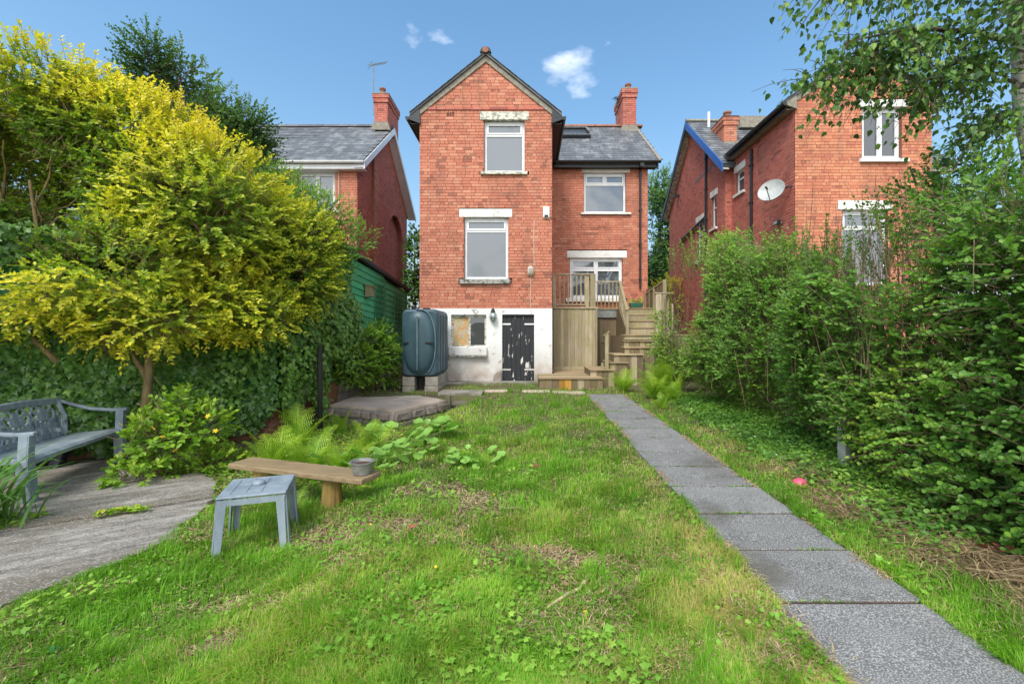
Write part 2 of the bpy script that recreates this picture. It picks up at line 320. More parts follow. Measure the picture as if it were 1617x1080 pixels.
class MB:
    def __init__(s): s.v = []; s.f = []
    def add(s, vs, fs):
        n = len(s.v); s.v += [tuple(v) for v in vs]; s.f += [tuple(i + n for i in f) for f in fs]; return s
    def box(s, x0, x1, y0, y1, z0, z1):
        if x0 > x1: x0, x1 = x1, x0
        if y0 > y1: y0, y1 = y1, y0
        if z0 > z1: z0, z1 = z1, z0
        return s.add([(x0, y0, z0), (x1, y0, z0), (x1, y1, z0), (x0, y1, z0), (x0, y0, z1), (x1, y0, z1), (x1, y1, z1), (x0, y1, z1)],
              [(0, 3, 2, 1), (4, 5, 6, 7), (0, 1, 5, 4), (1, 2, 6, 5), (2, 3, 7, 6), (3, 0, 4, 7)])
    def beam(s, a, b, w, h, up=(0, 0, 1), taper=1):
        a = Vector(a); b = Vector(b); d = (b - a).normalized(); up = Vector(up); sd_ = d.cross(up)
        if sd_.length < 1e-4: sd_ = d.cross(Vector((0, 1, 0)))
        sd_.normalize(); u = sd_.cross(d).normalized(); vs_ = []
        for p, k in ((a, 1), (b, taper)):
            for i, j in ((-1, -1), (1, -1), (1, 1), (-1, 1)): vs_.append(p + sd_ * (w / 2 * i * k) + u * (h / 2 * j * k))
        return s.add(vs_, [(3, 2, 1, 0), (4, 5, 6, 7), (0, 1, 5, 4), (1, 2, 6, 5), (2, 3, 7, 6), (3, 0, 4, 7)])
    def prism(s, poly, axis, a0, a1):
        """poly in the two other axes' coordinates, extruded along axis from a0 to a1"""
        n = len(poly); vs_ = []
        for a in (a0, a1):
            for p in poly:
                q = list(p); q.insert('xyz'.index(axis), a); vs_.append(q)
        fs = [tuple(range(n - 1, -1, -1)), tuple(range(n, 2 * n))] + [(i, (i + 1) % n, n + (i + 1) % n, n + i) for i in range(n)]
        return s.add(vs_, fs)
    def tube(s, pts, rad, n=8, cap=True):
        pts = [Vector(p) for p in pts]; m_ = len(pts)
        if not hasattr(rad, '__len__'): rad = [rad] * m_
        base = len(s.v); ref = Vector((.3, .5, .8))
        for i, p in enumerate(pts):
            d = (pts[min(i + 1, m_ - 1)] - pts[max(i - 1, 0)]).normalized()
            a = d.cross(ref)
            if a.length < .05: a = d.cross(Vector((1, 0, 0)))
            a.normalize(); c_ = d.cross(a)
            ref = a.cross(d) if False else ref
            for k in range(n):
                an = 2 * math.pi * k / n; s.v.append(tuple(p + (a * math.cos(an) + c_ * math.sin(an)) * rad[i]))
        for i in range(m_ - 1):
            for k in range(n):
                s.f.append((base + i * n + k, base + i * n + (k + 1) % n, base + (i + 1) * n + (k + 1) % n, base + (i + 1) * n + k))
        if cap: s.f += [tuple(base + k for k in range(n - 1, -1, -1)), tuple(base + (m_ - 1) * n + k for k in range(n))]
        return s
    def lathe(s, prof, c=(0, 0, 0), n=16, axis='z'):
        base = len(s.v)
        for r_, h in prof:
            for k in range(n):
                an = 2 * math.pi * k / n; a, b_ = r_ * math.cos(an), r_ * math.sin(an)
                p = (a, b_, h) if axis == 'z' else ((a, h, b_) if axis == 'y' else (h, a, b_))
                s.v.append((p[0] + c[0], p[1] + c[1], p[2] + c[2]))
        for i in range(len(prof) - 1):
            for k in range(n): s.f.append((base + i * n + k, base + i * n + (k + 1) % n, base + (i + 1) * n + (k + 1) % n, base + (i + 1) * n + k))
        s.f += [tuple(base + k for k in range(n - 1, -1, -1)), tuple(base + (len(prof) - 1) * n + k for k in range(n))]
        return s
    def mesh(s, name, off=(0, 0, 0)):
        me = bpy.data.meshes.new(name); o_ = Vector(off)
        me.from_pydata([tuple(Vector(v) - o_) for v in s.v], [], s.f); me.update(); return me
    def build(s, name, mat, parent=None, local=False, smooth=False, bevel=0, origin=None):
        off = WL[parent.name] if (parent is not None and not local) else Vector((0, 0, 0))
        o = link(name, s.mesh(name, off), mat, parent)
        WL[o.name] = Vector(off)
        if origin is not None and parent is None:      # top-level single mesh: put its origin at its base
            og = Vector(origin)
            for v in o.data.vertices: v.co -= og
            o.location = og
        if smooth: o.data.polygons.foreach_set('use_smooth', [True] * len(o.data.polygons))
        if bevel:
            md = o.modifiers.new('bevel', 'BEVEL'); md.width = bevel; md.segments = 2; md.limit_method = 'ANGLE'; md.angle_limit = R(40)
        return o
def piece(name, me, mat, parent, loc, rot=None, scale=None):
    """a piece that shares its mesh; loc in the world"""
    o = bpy.data.objects.new(name, me); COL.objects.link(o)
    if not me.materials: me.materials.append(mat)
    o.parent = parent; o.location = Vector(loc) - WL[parent.name]
    if rot is not None: o.rotation_euler = rot
    if scale is not None: o.scale = scale
    return o

# ---------------------------------------------------------------- terrain
def sst(a, b, x):
    t_ = np.clip((np.asarray(x, float) - a) / (b - a), 0, 1); return t_ * t_ * (3 - 2 * t_)
def H(x, y):
    x = np.asarray(x, float); y = np.asarray(y, float)
    base = .0264 * np.clip(y, -2, 12.5)
    S = np.maximum(sst(-1.9, -.95, x), sst(9.0, 9.5, y) * sst(-4.2, -3.4, x))
    low = -.045 + .03 * sst(3.5, 1.5, y)
    far = sst(13, 16, y) * .25
    bumps = .012 * np.sin(x * 3.1 + y * 1.3) + .009 * np.sin(x * 5.3 - y * 4.1) + .006 * np.sin(y * 9.1 + x * 2.2)
    onp = (x > 1.15) & (x < 2.25)
    hz = base * S + low * (1 - S) + far + bumps * np.where(onp, .0, 1)
    hz = hz + .10 * sst(3.2, 4.3, x)
    return hz
def Hs(x, y): return float(H(x, y))
gx = np.unique(np.concatenate([-np.geomspace(14, 600, 14), np.arange(-14, 14.01, .09), np.geomspace(14, 600, 14)]))
gy = np.unique(np.concatenate([-np.geomspace(3, 400, 10), np.arange(-3, 24, .09), np.geomspace(24, 900, 14)]))
XX, YY = np.meshgrid(gx, gy); ZZ = H(XX, YY)
ZZ -= .07 * ((XX < -3.1) & (XX > -6) & (YY > .9) & (YY < 4.7))
nx, ny = len(gx), len(gy); ii = np.arange(ny - 1)[:, None] * nx + np.arange(nx - 1)[None, :]
gf = np.stack([ii, ii + 1, ii + nx + 1, ii + nx], -1).reshape(-1, 4)
ground = npmesh('ground', np.stack([XX, YY, ZZ], -1), gf, M['ground'], smooth=True); tag(ground, 'sloping back garden ground of soil, moss and thatch', kind='structure')

# ---------------------------------------------------------------- path of concrete slabs
def pxl(y): return 1.385 - .0145 * y           # left edge
def pxr(y): return 2.20 - .018 * y
def ph(y): return .0264 * y + .03
path = empty('path', (1.75, 0, 0)); tag(path, 'straight path of grey exposed aggregate slabs beside the lawn', kind='structure')
edges = [-1.2, -.6, 0, .62, 1.24, 1.86, 2.48, 3.05, 3.63, 4.22, 4.80, 5.33, 6.0, 6.55, 7.15, 7.75, 8.35, 8.95, 9.62]
for a, b_ in zip(edges[:-1], edges[1:]):
    j = random.uniform(-.005, .005); g = .013; w = random.uniform(-.008, .008)
    mb = MB(); 
    vs_ = []
    for z_ in (-.05, 0):
        for (xx, yy) in ((pxl(a), a + g), (pxr(a), a + g), (pxr(b_), b_ - g), (pxl(b_), b_ - g)):
            vs_.append((xx + w, yy, ph(yy) + z_ + j))
    mb.add(vs_, [(3, 2, 1, 0), (4, 5, 6, 7), (0, 1, 5, 4), (1, 2, 6, 5), (2, 3, 7, 6), (3, 0, 4, 7)])
    mb.build('paving_slab', M['slab'], path, bevel=.004)
mb = MB(); mb.add([(pxl(-1.2) + .01, -1.2, ph(-1.2) - .012), (pxr(-1.2) - .01, -1.2, ph(-1.2) - .012), (pxr(9.6) - .01, 9.6, ph(9.6) - .012), (pxl(9.6) + .01, 9.6, ph(9.6) - .012)], [(0, 1, 2, 3)])
mb.build('bedding', M['soil'], path)
# ---------------------------------------------------------------- concrete patio at the left
patio_poly = [(-2.72, 1.2), (-2.86, 2.2), (-3.0, 2.65), (-2.78, 3.1), (-2.72, 3.5), (-2.86, 3.9), (-2.95, 4.3), (-3.25, 4.75), (-3.6, 5.05), (-4.2, 4.95), (-4.75, 5.3), (-5.6, 6.0), (-6.4, 4.6), (-6.2, 2.6), (-5.9, 1.0)]
def in_poly(px_, py_, poly):
    inside = np.zeros(np.shape(px_), bool); n = len(poly)
    for i in range(n):
        x1, y1 = poly[i]; x2, y2 = poly[(i + 1) % n]
        c_ = ((y1 > py_) != (y2 > py_)) & (px_ < (x2 - x1) * (py_ - y1) / (y2 - y1 + 1e-12) + x1); inside ^= c_
    return inside
rp = []
for i in range(len(patio_poly)):
    a = np.array(patio_poly[i]); b_ = np.array(patio_poly[(i + 1) % len(patio_poly)])
    for s_ in np.linspace(0, 1, 6)[:-1]:
        p = a + (b_ - a) * s_ + rng.normal(0, .018, 2); rp.append(tuple(p))
patio = empty('patio', (-4, 3.5, 0)); tag(patio, 'cracked grey concrete patio in front of the plastic bench', kind='structure')
def slab_poly(poly, zt, th, name, mat, parent):
    """poly -> a slab whose top follows z = zt"""
    import mathutils
    tri = mathutils.geometry.tessellate_polygon([[Vector((p[0], p[1], 0)) for p in poly]])
    n = len(poly); v_ = [(p[0], p[1], zt) for p in poly] + [(p[0], p[1], zt - th) for p in poly]
    fs = []
    for t3 in tri:
        a, b2, c2 = [Vector(v_[i]) for i in t3]
        fs.append(tuple(t3) if (b2 - a).cross(c2 - a).z > 0 else tuple(reversed(t3)))
    ar = sum(poly[i][0] * poly[(i + 1) % n][1] - poly[(i + 1) % n][0] * poly[i][1] for i in range(n))
    for i in range(n):
        j_ = (i + 1) % n; q = (i, n + i, n + j_, j_); fs.append(q if ar > 0 else tuple(reversed(q)))
    return MB().add(v_, fs).build(name, mat, parent)
# two pours with a weedy crack between them
def clip_side(poly, f):
    out = []
    for i in range(len(poly)):
        a, b_ = poly[i], poly[(i + 1) % len(poly)]; fa, fb = f(*a), f(*b_)
        if fa >= 0: out.append(a)
        if (fa >= 0) != (fb >= 0):
            s_ = fa / (fa - fb); out.append((a[0] + (b_[0] - a[0]) * s_, a[1] + (b_[1] - a[1]) * s_))
    return out
crk = lambda x, y: (y - 3.45) + (x + 4.3) * -.62 + .05 * math.sin(x * 5) + .03 * math.sin(x * 13)
slab_poly(clip_side(rp, lambda x, y: crk(x, y) - .008), .005, .12, 'concrete_slab', M['patio'], patio)
slab_poly(clip_side(rp, lambda x, y: -crk(x, y) - .008), -.006, .12, 'concrete_slab', M['patio'], patio)
# ---------------------------------------------------------------- brick walls
BH, BL, BHD, MG = .078, .2225, .107, .009
_bm = {}
def brick_mesh(L_, uid):
    k = (round(L_, 4), uid)
    if k not in _bm:
        _bm[k] = MB().box(0, L_, -.011, .02, 0, BH - MG).mesh('brick')
    return _bm[k]
def wall_plane(parent, O, ang, z0, z1, span, opens, mat, thick=.28, n_ind=0, mortar=True, name='wall', header_every=4, skip_solid=None, seed=1, bname='brick'):
    """A wall in the plane through O=(x,y); ang = rotation about z of its +u direction; its outward normal is -v (v = u turned 90 deg left).
    span(z)->(u0,u1); opens = list of (z0,z1,fn(z)->(u0,u1)). Bricks stand 11 mm proud of the mortar plane."""
    rr = random.Random(seed); ca, sa = math.cos(ang), math.sin(ang)
    def P(u, v, z): return (O[0] + u * ca - v * sa, O[1] + u * sa + v * ca, z)
    bricks, part_, runs = [], [], []
    nc = int(round((z1 - z0) / BH))
    prev = None
    for k in range(nc):
        zb = z0 + k * BH; zm = zb + BH / 2
        s0, s1 = span(zm)
        if s1 - s0 < .05: continue
        iv = [(s0, s1)]
        for (a, b_, fn) in opens:
            if a < zm < b_:
                o0, o1 = fn(zm); nv = []
                for (p, q) in iv:
                    if o1 <= p or o0 >= q: nv.append((p, q)); continue
                    if o0 > p: nv.append((p, o0))
                    if o1 < q: nv.append((o1, q))
                iv = nv
        key = tuple((round(p, 3), round(q, 3)) for p, q in iv)
        if prev and prev[0] == key: prev[2] = zb + BH
        else:
            prev = [key, zb, zb + BH]; runs.append(prev)
        head = (k % (header_every + 1) == header_every)
        w = BHD if head else BL; u = s_base(span) - (w / 2 if k % 2 else 0) + (0 if head else .0)
        if not head: u -= [0, .11, .03, .14][k % 4] * .4
        end = max(q for _, q in iv)
        while u < end:
            bl = w
            if not head and rr.random() < .06: bl = BHD + .004
            a, b_ = u, u + bl; u = b_
            for (p, q) in iv:
                c0, c1 = max(a, p), min(b_, q)
                if c1 - c0 < .03: continue
                full = (c0 == a and c1 == b_)
                (bricks if full else part_).append((c0, c1 - MG, zb))
    # the body
    if mortar:
        mb = MB()
        for key, a, b_ in runs:
            for (p, q) in key:
                v8 = [P(p, 0, a), P(q, 0, a), P(q, thick, a), P(p, thick, a), P(p, 0, b_), P(q, 0, b_), P(q, thick, b_), P(p, thick, b_)]
                mb.add(v8, [(0, 3, 2, 1), (4, 5, 6, 7), (0, 1, 5, 4), (1, 2, 6, 5), (2, 3, 7, 6), (3, 0, 4, 7)])
        body = mb.build(name, M['mortar'], parent)
    ind = []
    if n_ind and bricks:
        def dist(bk):
            c_ = Vector(P(bk[0], 0, bk[2])) - Vector((0, 0, EYE)); return c_.length * (3 if bk[1] - bk[0] < .15 else 1)
        srt = sorted(bricks, key=dist); ind = srt[:n_ind]; rest = srt[n_ind:]
    else: rest = bricks
    for (a, b_, zb) in ind:
        me = brick_mesh(b_ - a, mat.name)
        piece(bname, me, mat, parent, P(a + rr.uniform(-.0015, .0015), rr.uniform(-.003, .002), zb), rot=(0, rr.uniform(-.004, .004), ang))
    allb = rest + part_
    if allb:
        B = np.array(allb); n = len(B); off = rng.uniform(-.0035, .0025, n)
        V = np.zeros((n, 8, 3)); u0, u1, zb = B.T
        for i, (uu, vv, zz) in enumerate([(u0, -.011, 0), (u1, -.011, 0), (u1, .01, 0), (u0, .01, 0), (u0, -.011, 1), (u1, -.011, 1), (u1, .01, 1), (u0, .01, 1)]):
            v_ = vv + (off if vv < 0 else 0) * 1.0
            V[:, i, 0] = O[0] + uu * ca - v_ * sa; V[:, i, 1] = O[1] + uu * sa + v_ * ca; V[:, i, 2] = zb + zz * (BH - MG)
        fq = np.array([(4, 5, 6, 7), (0, 1, 5, 4), (1, 2, 6, 5), (3, 0, 4, 7), (0, 3, 2, 1)])
        Fq = (np.arange(n)[:, None, None] * 8 + fq[None]).reshape(-1, 4)
        o = npmesh('brickwork', V.reshape(-1, 3), Fq, mat, parent); o['kind'] = 'stuff'
    return P
def s_base(span): return span(0.0)[0] if span(0.0)[1] > span(0.0)[0] else 0
def const(a, b_): return lambda z: (a, b_)
def gable(u0, u1, ze, zr, base=None):
    m_ = (u0 + u1) / 2; hw = (u1 - u0) / 2
    def f(z):
        if z <= ze: return (u0, u1)
        k = max(0, 1 - (z - ze) / (zr - ze)); return (m_ - hw * k, m_ + hw * k)
    return f

# ---------------------------------------------------------------- windows (frame sits in the reveal)
def window(parent, x0, x1, z0, z1, Y, trans=None, mull=(), glassm=None, fr=.06, depth=.09, name='window', topmull=None, face='front', framem=None):
    """Opening x0..x1, z0..z1 in a wall whose face is at Y. trans: height of the transom as a z; mull: list of x for mullions below it"""
    glassm = glassm or M['glass']; framem = framem or M['white_pvc']
    a = Y + depth; b_ = a + .06
    mb = MB()
    mb.box(x0, x0 + fr, a, b_, z0, z1).box(x1 - fr, x1, a, b_, z0, z1).box(x0 + fr, x1 - fr, a, b_, z0, z0 + fr).box(x0 + fr, x1 - fr, a, b_, z1 - fr, z1)
    w = mb.build(name, framem, parent, bevel=.006)
    def pane(p, q, r_, s_, sash=.0):
        if sash:
            f = MB(); f.box(p, p + sash, a - .012, b_ - .01, r_, s_).box(q - sash, q, a - .012, b_ - .01, r_, s_).box(p + sash, q - sash, a - .012, b_ - .01, r_, r_ + sash).box(p + sash, q - sash, a - .012, b_ - .01, s_ - sash, s_)
            f.build('sash', framem, w, bevel=.005)
            p, q, r_, s_ = p + sash, q - sash, r_ + sash, s_ - sash
        MB().box(p, q, a + .025, a + .035, r_, s_).build('pane', glassm, w)
    X0, X1, Z0, Z1 = x0 + fr, x1 - fr, z0 + fr, z1 - fr
    t_ = .05
    if trans:
        MB().box(X0, X1, a + .002, b_ - .002, trans - t_ / 2, trans + t_ / 2).build('transom', framem, w)
        xs = [X0] + [m_ for m_ in (topmull or [])] + [X1]
        for m_ in (topmull or []): MB().box(m_ - t_ / 2, m_ + t_ / 2, a + .003, b_ - .003, trans + t_ / 2, Z1).build('mullion', framem, w)
        for i in range(len(xs) - 1):
            pane(xs[i] + (t_ / 2 if i else 0), xs[i + 1] - (t_ / 2 if i < len(xs) - 2 else 0), trans + t_ / 2, Z1, .045)
        Z1 = trans - t_ / 2
    xs = [X0] + list(mull) + [X1]
    for m_ in mull: MB().box(m_ - t_ / 2, m_ + t_ / 2, a + .003, b_ - .003, Z0, Z1).build('mullion', framem, w)
    for i in range(len(xs) - 1):
        pane(xs[i] + (t_ / 2 if i else 0), xs[i + 1] - (t_ / 2 if i < len(xs) - 2 else 0), Z0, Z1, 0 if not mull else .035)
    # the room behind keeps the opening closed
    MB().box(x0 + .004, x1 - .004, b_ + .06, b_ + .08, z0 + .004, z1 - .004).build('room_dark', M['dark_in'], w)
    return w
def wbox(parent, name, mat, x0, x1, Y, out, z0, z1, back=.1, bevel=.008): return MB().box(x0, x1, Y - out, Y + back, z0, z1).build(name, mat, parent, bevel=bevel)

# ---------------------------------------------------------------- slate roof slope: eave line from A along +x, rising in +y
def slates(parent, x0, x1, ye, ze, yr, zr, n_ind=0, ex=.215, w=.26, xlim=None, seed=3, holes=()):
    rr = random.Random(seed); L_ = math.hypot(yr - ye, zr - ze); dy, dz = (yr - ye) / L_, (zr - ze) / L_; pitch = math.atan2(dz, dy)
    # slab under
    MB().add([(x0, ye, ze), (x1, ye, ze), (x1, yr, zr), (x0, yr, zr), (x0, ye + .05, ze - .10), (x1, ye + .05, ze - .10), (x1, yr, zr - .12), (x0, yr, zr - .12)],
             [(0, 1, 2, 3), (7, 6, 5, 4), (0, 4, 5, 1), (1, 5, 6, 2), (2, 6, 7, 3), (3, 7, 4, 0)]).build('roof', M['slate'], parent)
    P_ = []
    k = 0
    while k * ex < L_ - .05:
        s = k * ex; u = x0 - (w / 2 if k % 2 else 0)
        while u < x1:
            a, b_ = max(u, x0), min(u + w - .006, x1); u += w
            if b_ - a > .04: P_.append((a, b_, s))
        k += 1
    def loc(a, s): return Vector((a, ye + dy * s - dz * .012, ze + dz * s + dy * .012))
    key = lambda p: (loc(p[0], p[2]) - Vector((0, 0, EYE))).length + (0 if p[1] - p[0] > w - .02 else 100) + (50 if xlim and not (xlim[0] < p[0] < xlim[1]) else 0)
    P_.sort(key=key); me = MB().box(0, w - .006, 0, ex * 1.12, .0, .008).mesh('slate')
    for (a, b_, s) in P_[:n_ind]:
        piece('slate', me, M['slates'], parent, loc(a, s) + Vector((0, 0, 0)), rot=(pitch - .03 + rr.uniform(-.008, .008), rr.uniform(-.004, .004), rr.uniform(-.006, .006)))
    mb = MB()
    for (a, b_, s) in P_[n_ind:]:
        p0 = loc(a, s); j = rr.uniform(0, .005); h = .012
        q = Vector((0, dy, dz)) * ex * 1.12; nn = Vector((0, -dz, dy)); ww = Vector((b_ - a, 0, 0))
        lo = p0 + nn * (.006 + j); hi = p0 + q - nn * .006
        mb.add([lo, lo + ww, hi + ww, hi, lo + nn * .009, lo + ww + nn * .009, hi + ww + nn * .009, hi + nn * .009], [(4, 5, 6, 7), (0, 1, 5, 4), (1, 2, 6, 5), (3, 0, 4, 7)])
    o = mb.build('slates', M['slates'], parent); o['kind'] = 'stuff'
def gutter(parent, x0, x1, Y, z, mat, r=.06):
    mb = MB(); prof = [(Y + r * math.cos(t), z + r * math.sin(t)) for t in np.linspace(math.pi, 2 * math.pi, 7)] + [(Y + r, z + .008), (Y - r, z + .008)]
    mb.prism(prof, 'x', x0, x1); mb.build('gutter', mat, parent)
def pipe(parent, x, Y, z0, z1, mat, r=.035, name='downpipe'):
    mb = MB().tube([(x, Y, z0), (x, Y, z1)], r, 8)
    z = z0 + .3
    while z < z1: mb.box(x - r - .012, x + r + .012, Y - r - .008, Y + r + .02, z, z + .05); z += 1.1
    return mb.build(name, mat, parent)
def chimney(parent, x0, x1, y0, y1, z0, z1, mat, pots, name='chimney', seed=5, potr=.11, poth=.28):
    c = MB().box(x0 + .02, x1 - .02, y0 + .02, y1 - .02, z0, z1).build(name, M['mortar'], parent)
    zz = z1 - 4 * BH
    for (a, ang, ln) in (((x0, y0), 0, x1 - x0), ((x1, y0), R(90), y1 - y0), ((x0, y1), R(-90), y1 - y0)):
        rr = random.Random(seed); ca, sa = math.cos(ang), math.sin(ang); mb = MB()
        z = z0; k = 0
        while z < z1 - .01:
            o_ = .0 if z < zz else (.035 if z < zz + 2 * BH else .06)
            u = -o_ - (BHD if k % 2 else 0)
            while u < ln + o_:
                p, q = max(u, -o_), min(u + BL, ln + o_) - MG; u += BL
                if q - p < .02: continue
                pts = []
                for (uu, vv) in ((p, -.01 - o_), (q, -.01 - o_), (q, .04), (p, .04)): pts.append((a[0] + uu * ca - vv * sa, a[1] + uu * sa + vv * ca))
                mb.add([(x_, y_, z) for x_, y_ in pts] + [(x_, y_, z + BH - MG) for x_, y_ in pts], [(0, 3, 2, 1), (4, 5, 6, 7), (0, 1, 5, 4), (1, 2, 6, 5), (2, 3, 7, 6), (3, 0, 4, 7)])
            z += BH; k += 1
        b_ = mb.build('brickwork', mat, c); b_['kind'] = 'stuff'
    MB().box(x0 - .07, x1 + .07, y0 - .07, y1 + .07, z1, z1 + .05).build('cap', M['verge'], c)
    MB().prism([(x0 - .12, z0 - .02), (x1 + .12, z0 - .02), (x1 + .02, z0 + .28), (x0 - .02, z0 + .28)], 'y', y0 - .05, y0 - .012).build('flashing', M['verge'], c)
    for (px_, py_) in pots:
        MB().lathe([(potr * .95, 0), (potr * .82, poth * .55), (potr * .86, poth * .75), (potr * 1.1, poth * .8), (potr * 1.1, poth), (potr * .8, poth), (potr * .75, poth * .7)], (px_, py_, z1 + .05), 12).build('chimney_pot', M['terracotta'], c, smooth=False)
    return c
def gable_roof_y(parent, x0, x1, ze, zr, y0, y1, th=.07, mat=None, over=.25):
    """roof with its ridge along y, over a gable between x0 and x1"""
    xm = (x0 + x1) / 2; k = (zr - ze) / (xm - x0); a0, a1 = x0 - over, x1 + over; zo = ze - over * k
    MB().prism([(a0, zo), (xm, zr), (xm, zr + th), (a0, zo + th)], 'y', y0, y1).build('roof', mat or M['slate'], parent)
    MB().prism([(xm, zr), (a1, zo), (a1, zo + th), (xm, zr + th)], 'y', y0, y1).build('roof', mat or M['slate'], parent)
    # verge slates seen edge on: a stepped dark line
    mb = MB()
    for s_ in (-1, 1):
        L_ = math.hypot(xm - a0, zr - zo); n = int(L_ / .2)
        for i in range(n):
            f0, f1 = i / n, (i + 1.25) / n
            xa = (a0 if s_ < 0 else a1) + (xm - (a0 if s_ < 0 else a1)) * f0; xb = (a0 if s_ < 0 else a1) + (xm - (a0 if s_ < 0 else a1)) * min(1, f1)
            za = zo + (zr - zo) * f0 + th; zb_ = zo + (zr - zo) * min(1, f1) + th
            mb.add([(xa, y0 - .03, za + .012), (xb, y0 - .03, zb_), (xb, y0 + .3, zb_), (xa, y0 + .3, za + .012), (xa, y0 - .03, za - .004), (xb, y0 - .03, zb_ - .008), (xb, y0 + .3, zb_ - .008), (xa, y0 + .3, za - .004)],
                   [(4, 5, 6, 7), (0, 1, 5, 4), (1, 2, 6, 5), (2, 3, 7, 6), (3, 0, 4, 7), (0, 3, 2, 1)])
    o = mb.build('verge_slates', M['slate'], parent); o['kind'] = 'stuff'
def verge_mortar(parent, x0, x1, ze, zr, Y, w=.13):
    xm = (x0 + x1) / 2; k = (zr - ze) / (xm - x0)
    MB().prism([(x0, ze - w * 1.15), (x0, ze), (xm, zr), (x1, ze), (x1, ze - w * 1.15), (xm, zr - w * 1.15)], 'y', Y - .045, Y - .012).build('verge', M['verge'], parent)

# ================================================================ MAIN HOUSE
hm = thing('brick_house', 'red brick house in the middle with the whitewashed basement and black peeling door', 'house', (.5, 11.7, .3))
YF, YM = 11.7, 14.6
XL, XR, XM2 = -2.75, .65, 3.87
EZ, RZ = 7.30, 8.66
zb0 = Z(487, YF)
W2 = (X(733, YF), X(802.5, YF), Z(441, YF), Z(343.5, YF)); W3 = (X(764.5, YF), X(828.5, YF), Z(272, YF), Z(190.5, YF))
sp_ = gable(0, XR - XL, EZ + .06, RZ + .02)
wall_plane(hm, (XL, YF), 0, zb0, RZ, sp_, [(W2[2] - .13, W2[3] + .22, lambda z: (W2[0] - XL, W2[1] - XL) if W2[2] <= z <= W2[3] else (X(725, YF) - XL, X(809, YF) - XL)),
     (W3[2] - .08, W3[3] + .16, lambda z: (W3[0] - XL, W3[1] - XL) if W3[2] <= z <= W3[3] else (X(757.5, YF) - XL, X(835.5, YF) - XL))], M['brick'], n_ind=300, seed=2, name='wall')
# corbelled soot-dark course under the gable
mb = MB(); 
for k in range(15):
    a = XL + k * .2267; mb.box(a, a + .218, YF - .035, YF - .0115, EZ - .02, EZ + .048)
o = mb.build('corbel_course', M['brick_dark'], hm); o['kind'] = 'stuff'
# basement
g0 = .2
D = (X(793, YF), X(843.5, YF), g0, Z(496.5, YF)); B = (X(712.5, YF), X(768, YF), Z(547, YF), Z(497, YF))
def cells(parent, name, mat, x0, x1, z0, z1, opens, Y, th=.3):
    xs = sorted({x0, x1, *[v for o_ in opens for v in o_[:2]]}); mb = MB()
    for a, b_ in zip(xs[:-1], xs[1:]):
        cuts = sorted([(o_[2], o_[3]) for o_ in opens if o_[0] <= a + 1e-6 and o_[1] >= b_ - 1e-6]); z = z0
        for (p, q) in cuts:
            if p > z + 1e-6: mb.box(a, b_, Y, Y + th, z, p)
            z = q
        if z < z1 - 1e-6: mb.box(a, b_, Y, Y + th, z, z1)
    return mb.build(name, mat, parent)
cells(hm, 'basement_wall', M['whitewash'], XL, XR, 0, zb0 - .002, [D, B], YF - .02)
mb = MB(); mb.box(X(795, YF), X(842, YF), YF + .05, YF + .08, .2, D[3]); 
door = thing_door = MB().box(D[0], D[1], YF + .09, YF + .10, .2, D[3]).build('door', M['dark_in'], hm)
nb = 7; bw = (D[1] - D[0]) / nb
for i in range(nb):
    MB().box(D[0] + i * bw + .003, D[0] + (i + 1) * bw - .003, YF + .045 + random.uniform(0, .004), YF + .088, .34 + random.uniform(-.02, .02), D[3] - .04).build('plank', M['peel'], door)
MB().box(D[0], D[1], YF + .0, YF + .09, D[3] - .035, D[3] - .001).build('door_head', M['dark_paint'], door)
for zz in (Z(513, YF), Z(585, YF)):
    for (p, q) in ((D[0] - .0, D[0] + .22), (D[1] - .25, D[1] + .0)): MB().box(p, q, YF + .035, YF + .045, zz, zz + .04).build('strap_hinge', M['whitewash'], door)
# basement window: boarded left light, dark right light
xm = X(741, YF)
bwin = MB().box(B[0], B[0] + .05, YF + .05, YF + .12, B[2], B[3]).box(B[1] - .05, B[1], YF + .05, YF + .12, B[2], B[3]).box(B[0] + .05, B[1] - .05, YF + .05, YF + .12, B[3] - .07, B[3]).box(xm - .03, xm + .03, YF + .05, YF + .12, B[2] + .03, B[3] - .07).box(B[0] + .05, B[1] - .05, YF + .04, YF + .12, B[2], B[2] + .03).build('window', M['lintel_worn'], hm, bevel=.005)
MB().box(B[0] + .05, xm - .03, YF + .07, YF + .085, B[2] + .03, B[3] - .07).build('boarding', M['osb'], bwin)
MB().box(xm + .03, B[1] - .05, YF + .08, YF + .085, B[2] + .03, B[3] - .07).build('pane', M['glass_dark'], bwin)
MB().box(B[0] + .002, B[1] - .002, YF + .14, YF + .16, B[2], B[3]).build('room_dark', M['dark_in'], bwin)
wbox(hm, 'window_sill', M['whitewash'], B[0] - .05, B[1] + .02, YF - .02, .10, Z(561, YF), B[2] - .004, bevel=.015)
MB().box(B[0] - .06, B[1] + .03, YF - .14, YF - .02, Z(563.5, YF), Z(561, YF) - .003).build('window_sill', M['sill'], hm)
# ventilator hood of rubble beside the door, bottom plinth
mb = MB(); mb.prism([(X(779, YF), .2), (X(792, YF), .2), (X(792, YF), Z(584, YF)), (X(786, YF), Z(586, YF)), (X(780, YF), Z(592, YF))], 'y', YF - .16, YF - .022); mb.build('mossy_kerb', M['stone'], hm, bevel=.02)
MB().box(XL + .6, XR - .05, YF - .42, YF - .03, .16, Z(601, YF)).build('plinth', M['block'], hm, bevel=.02)
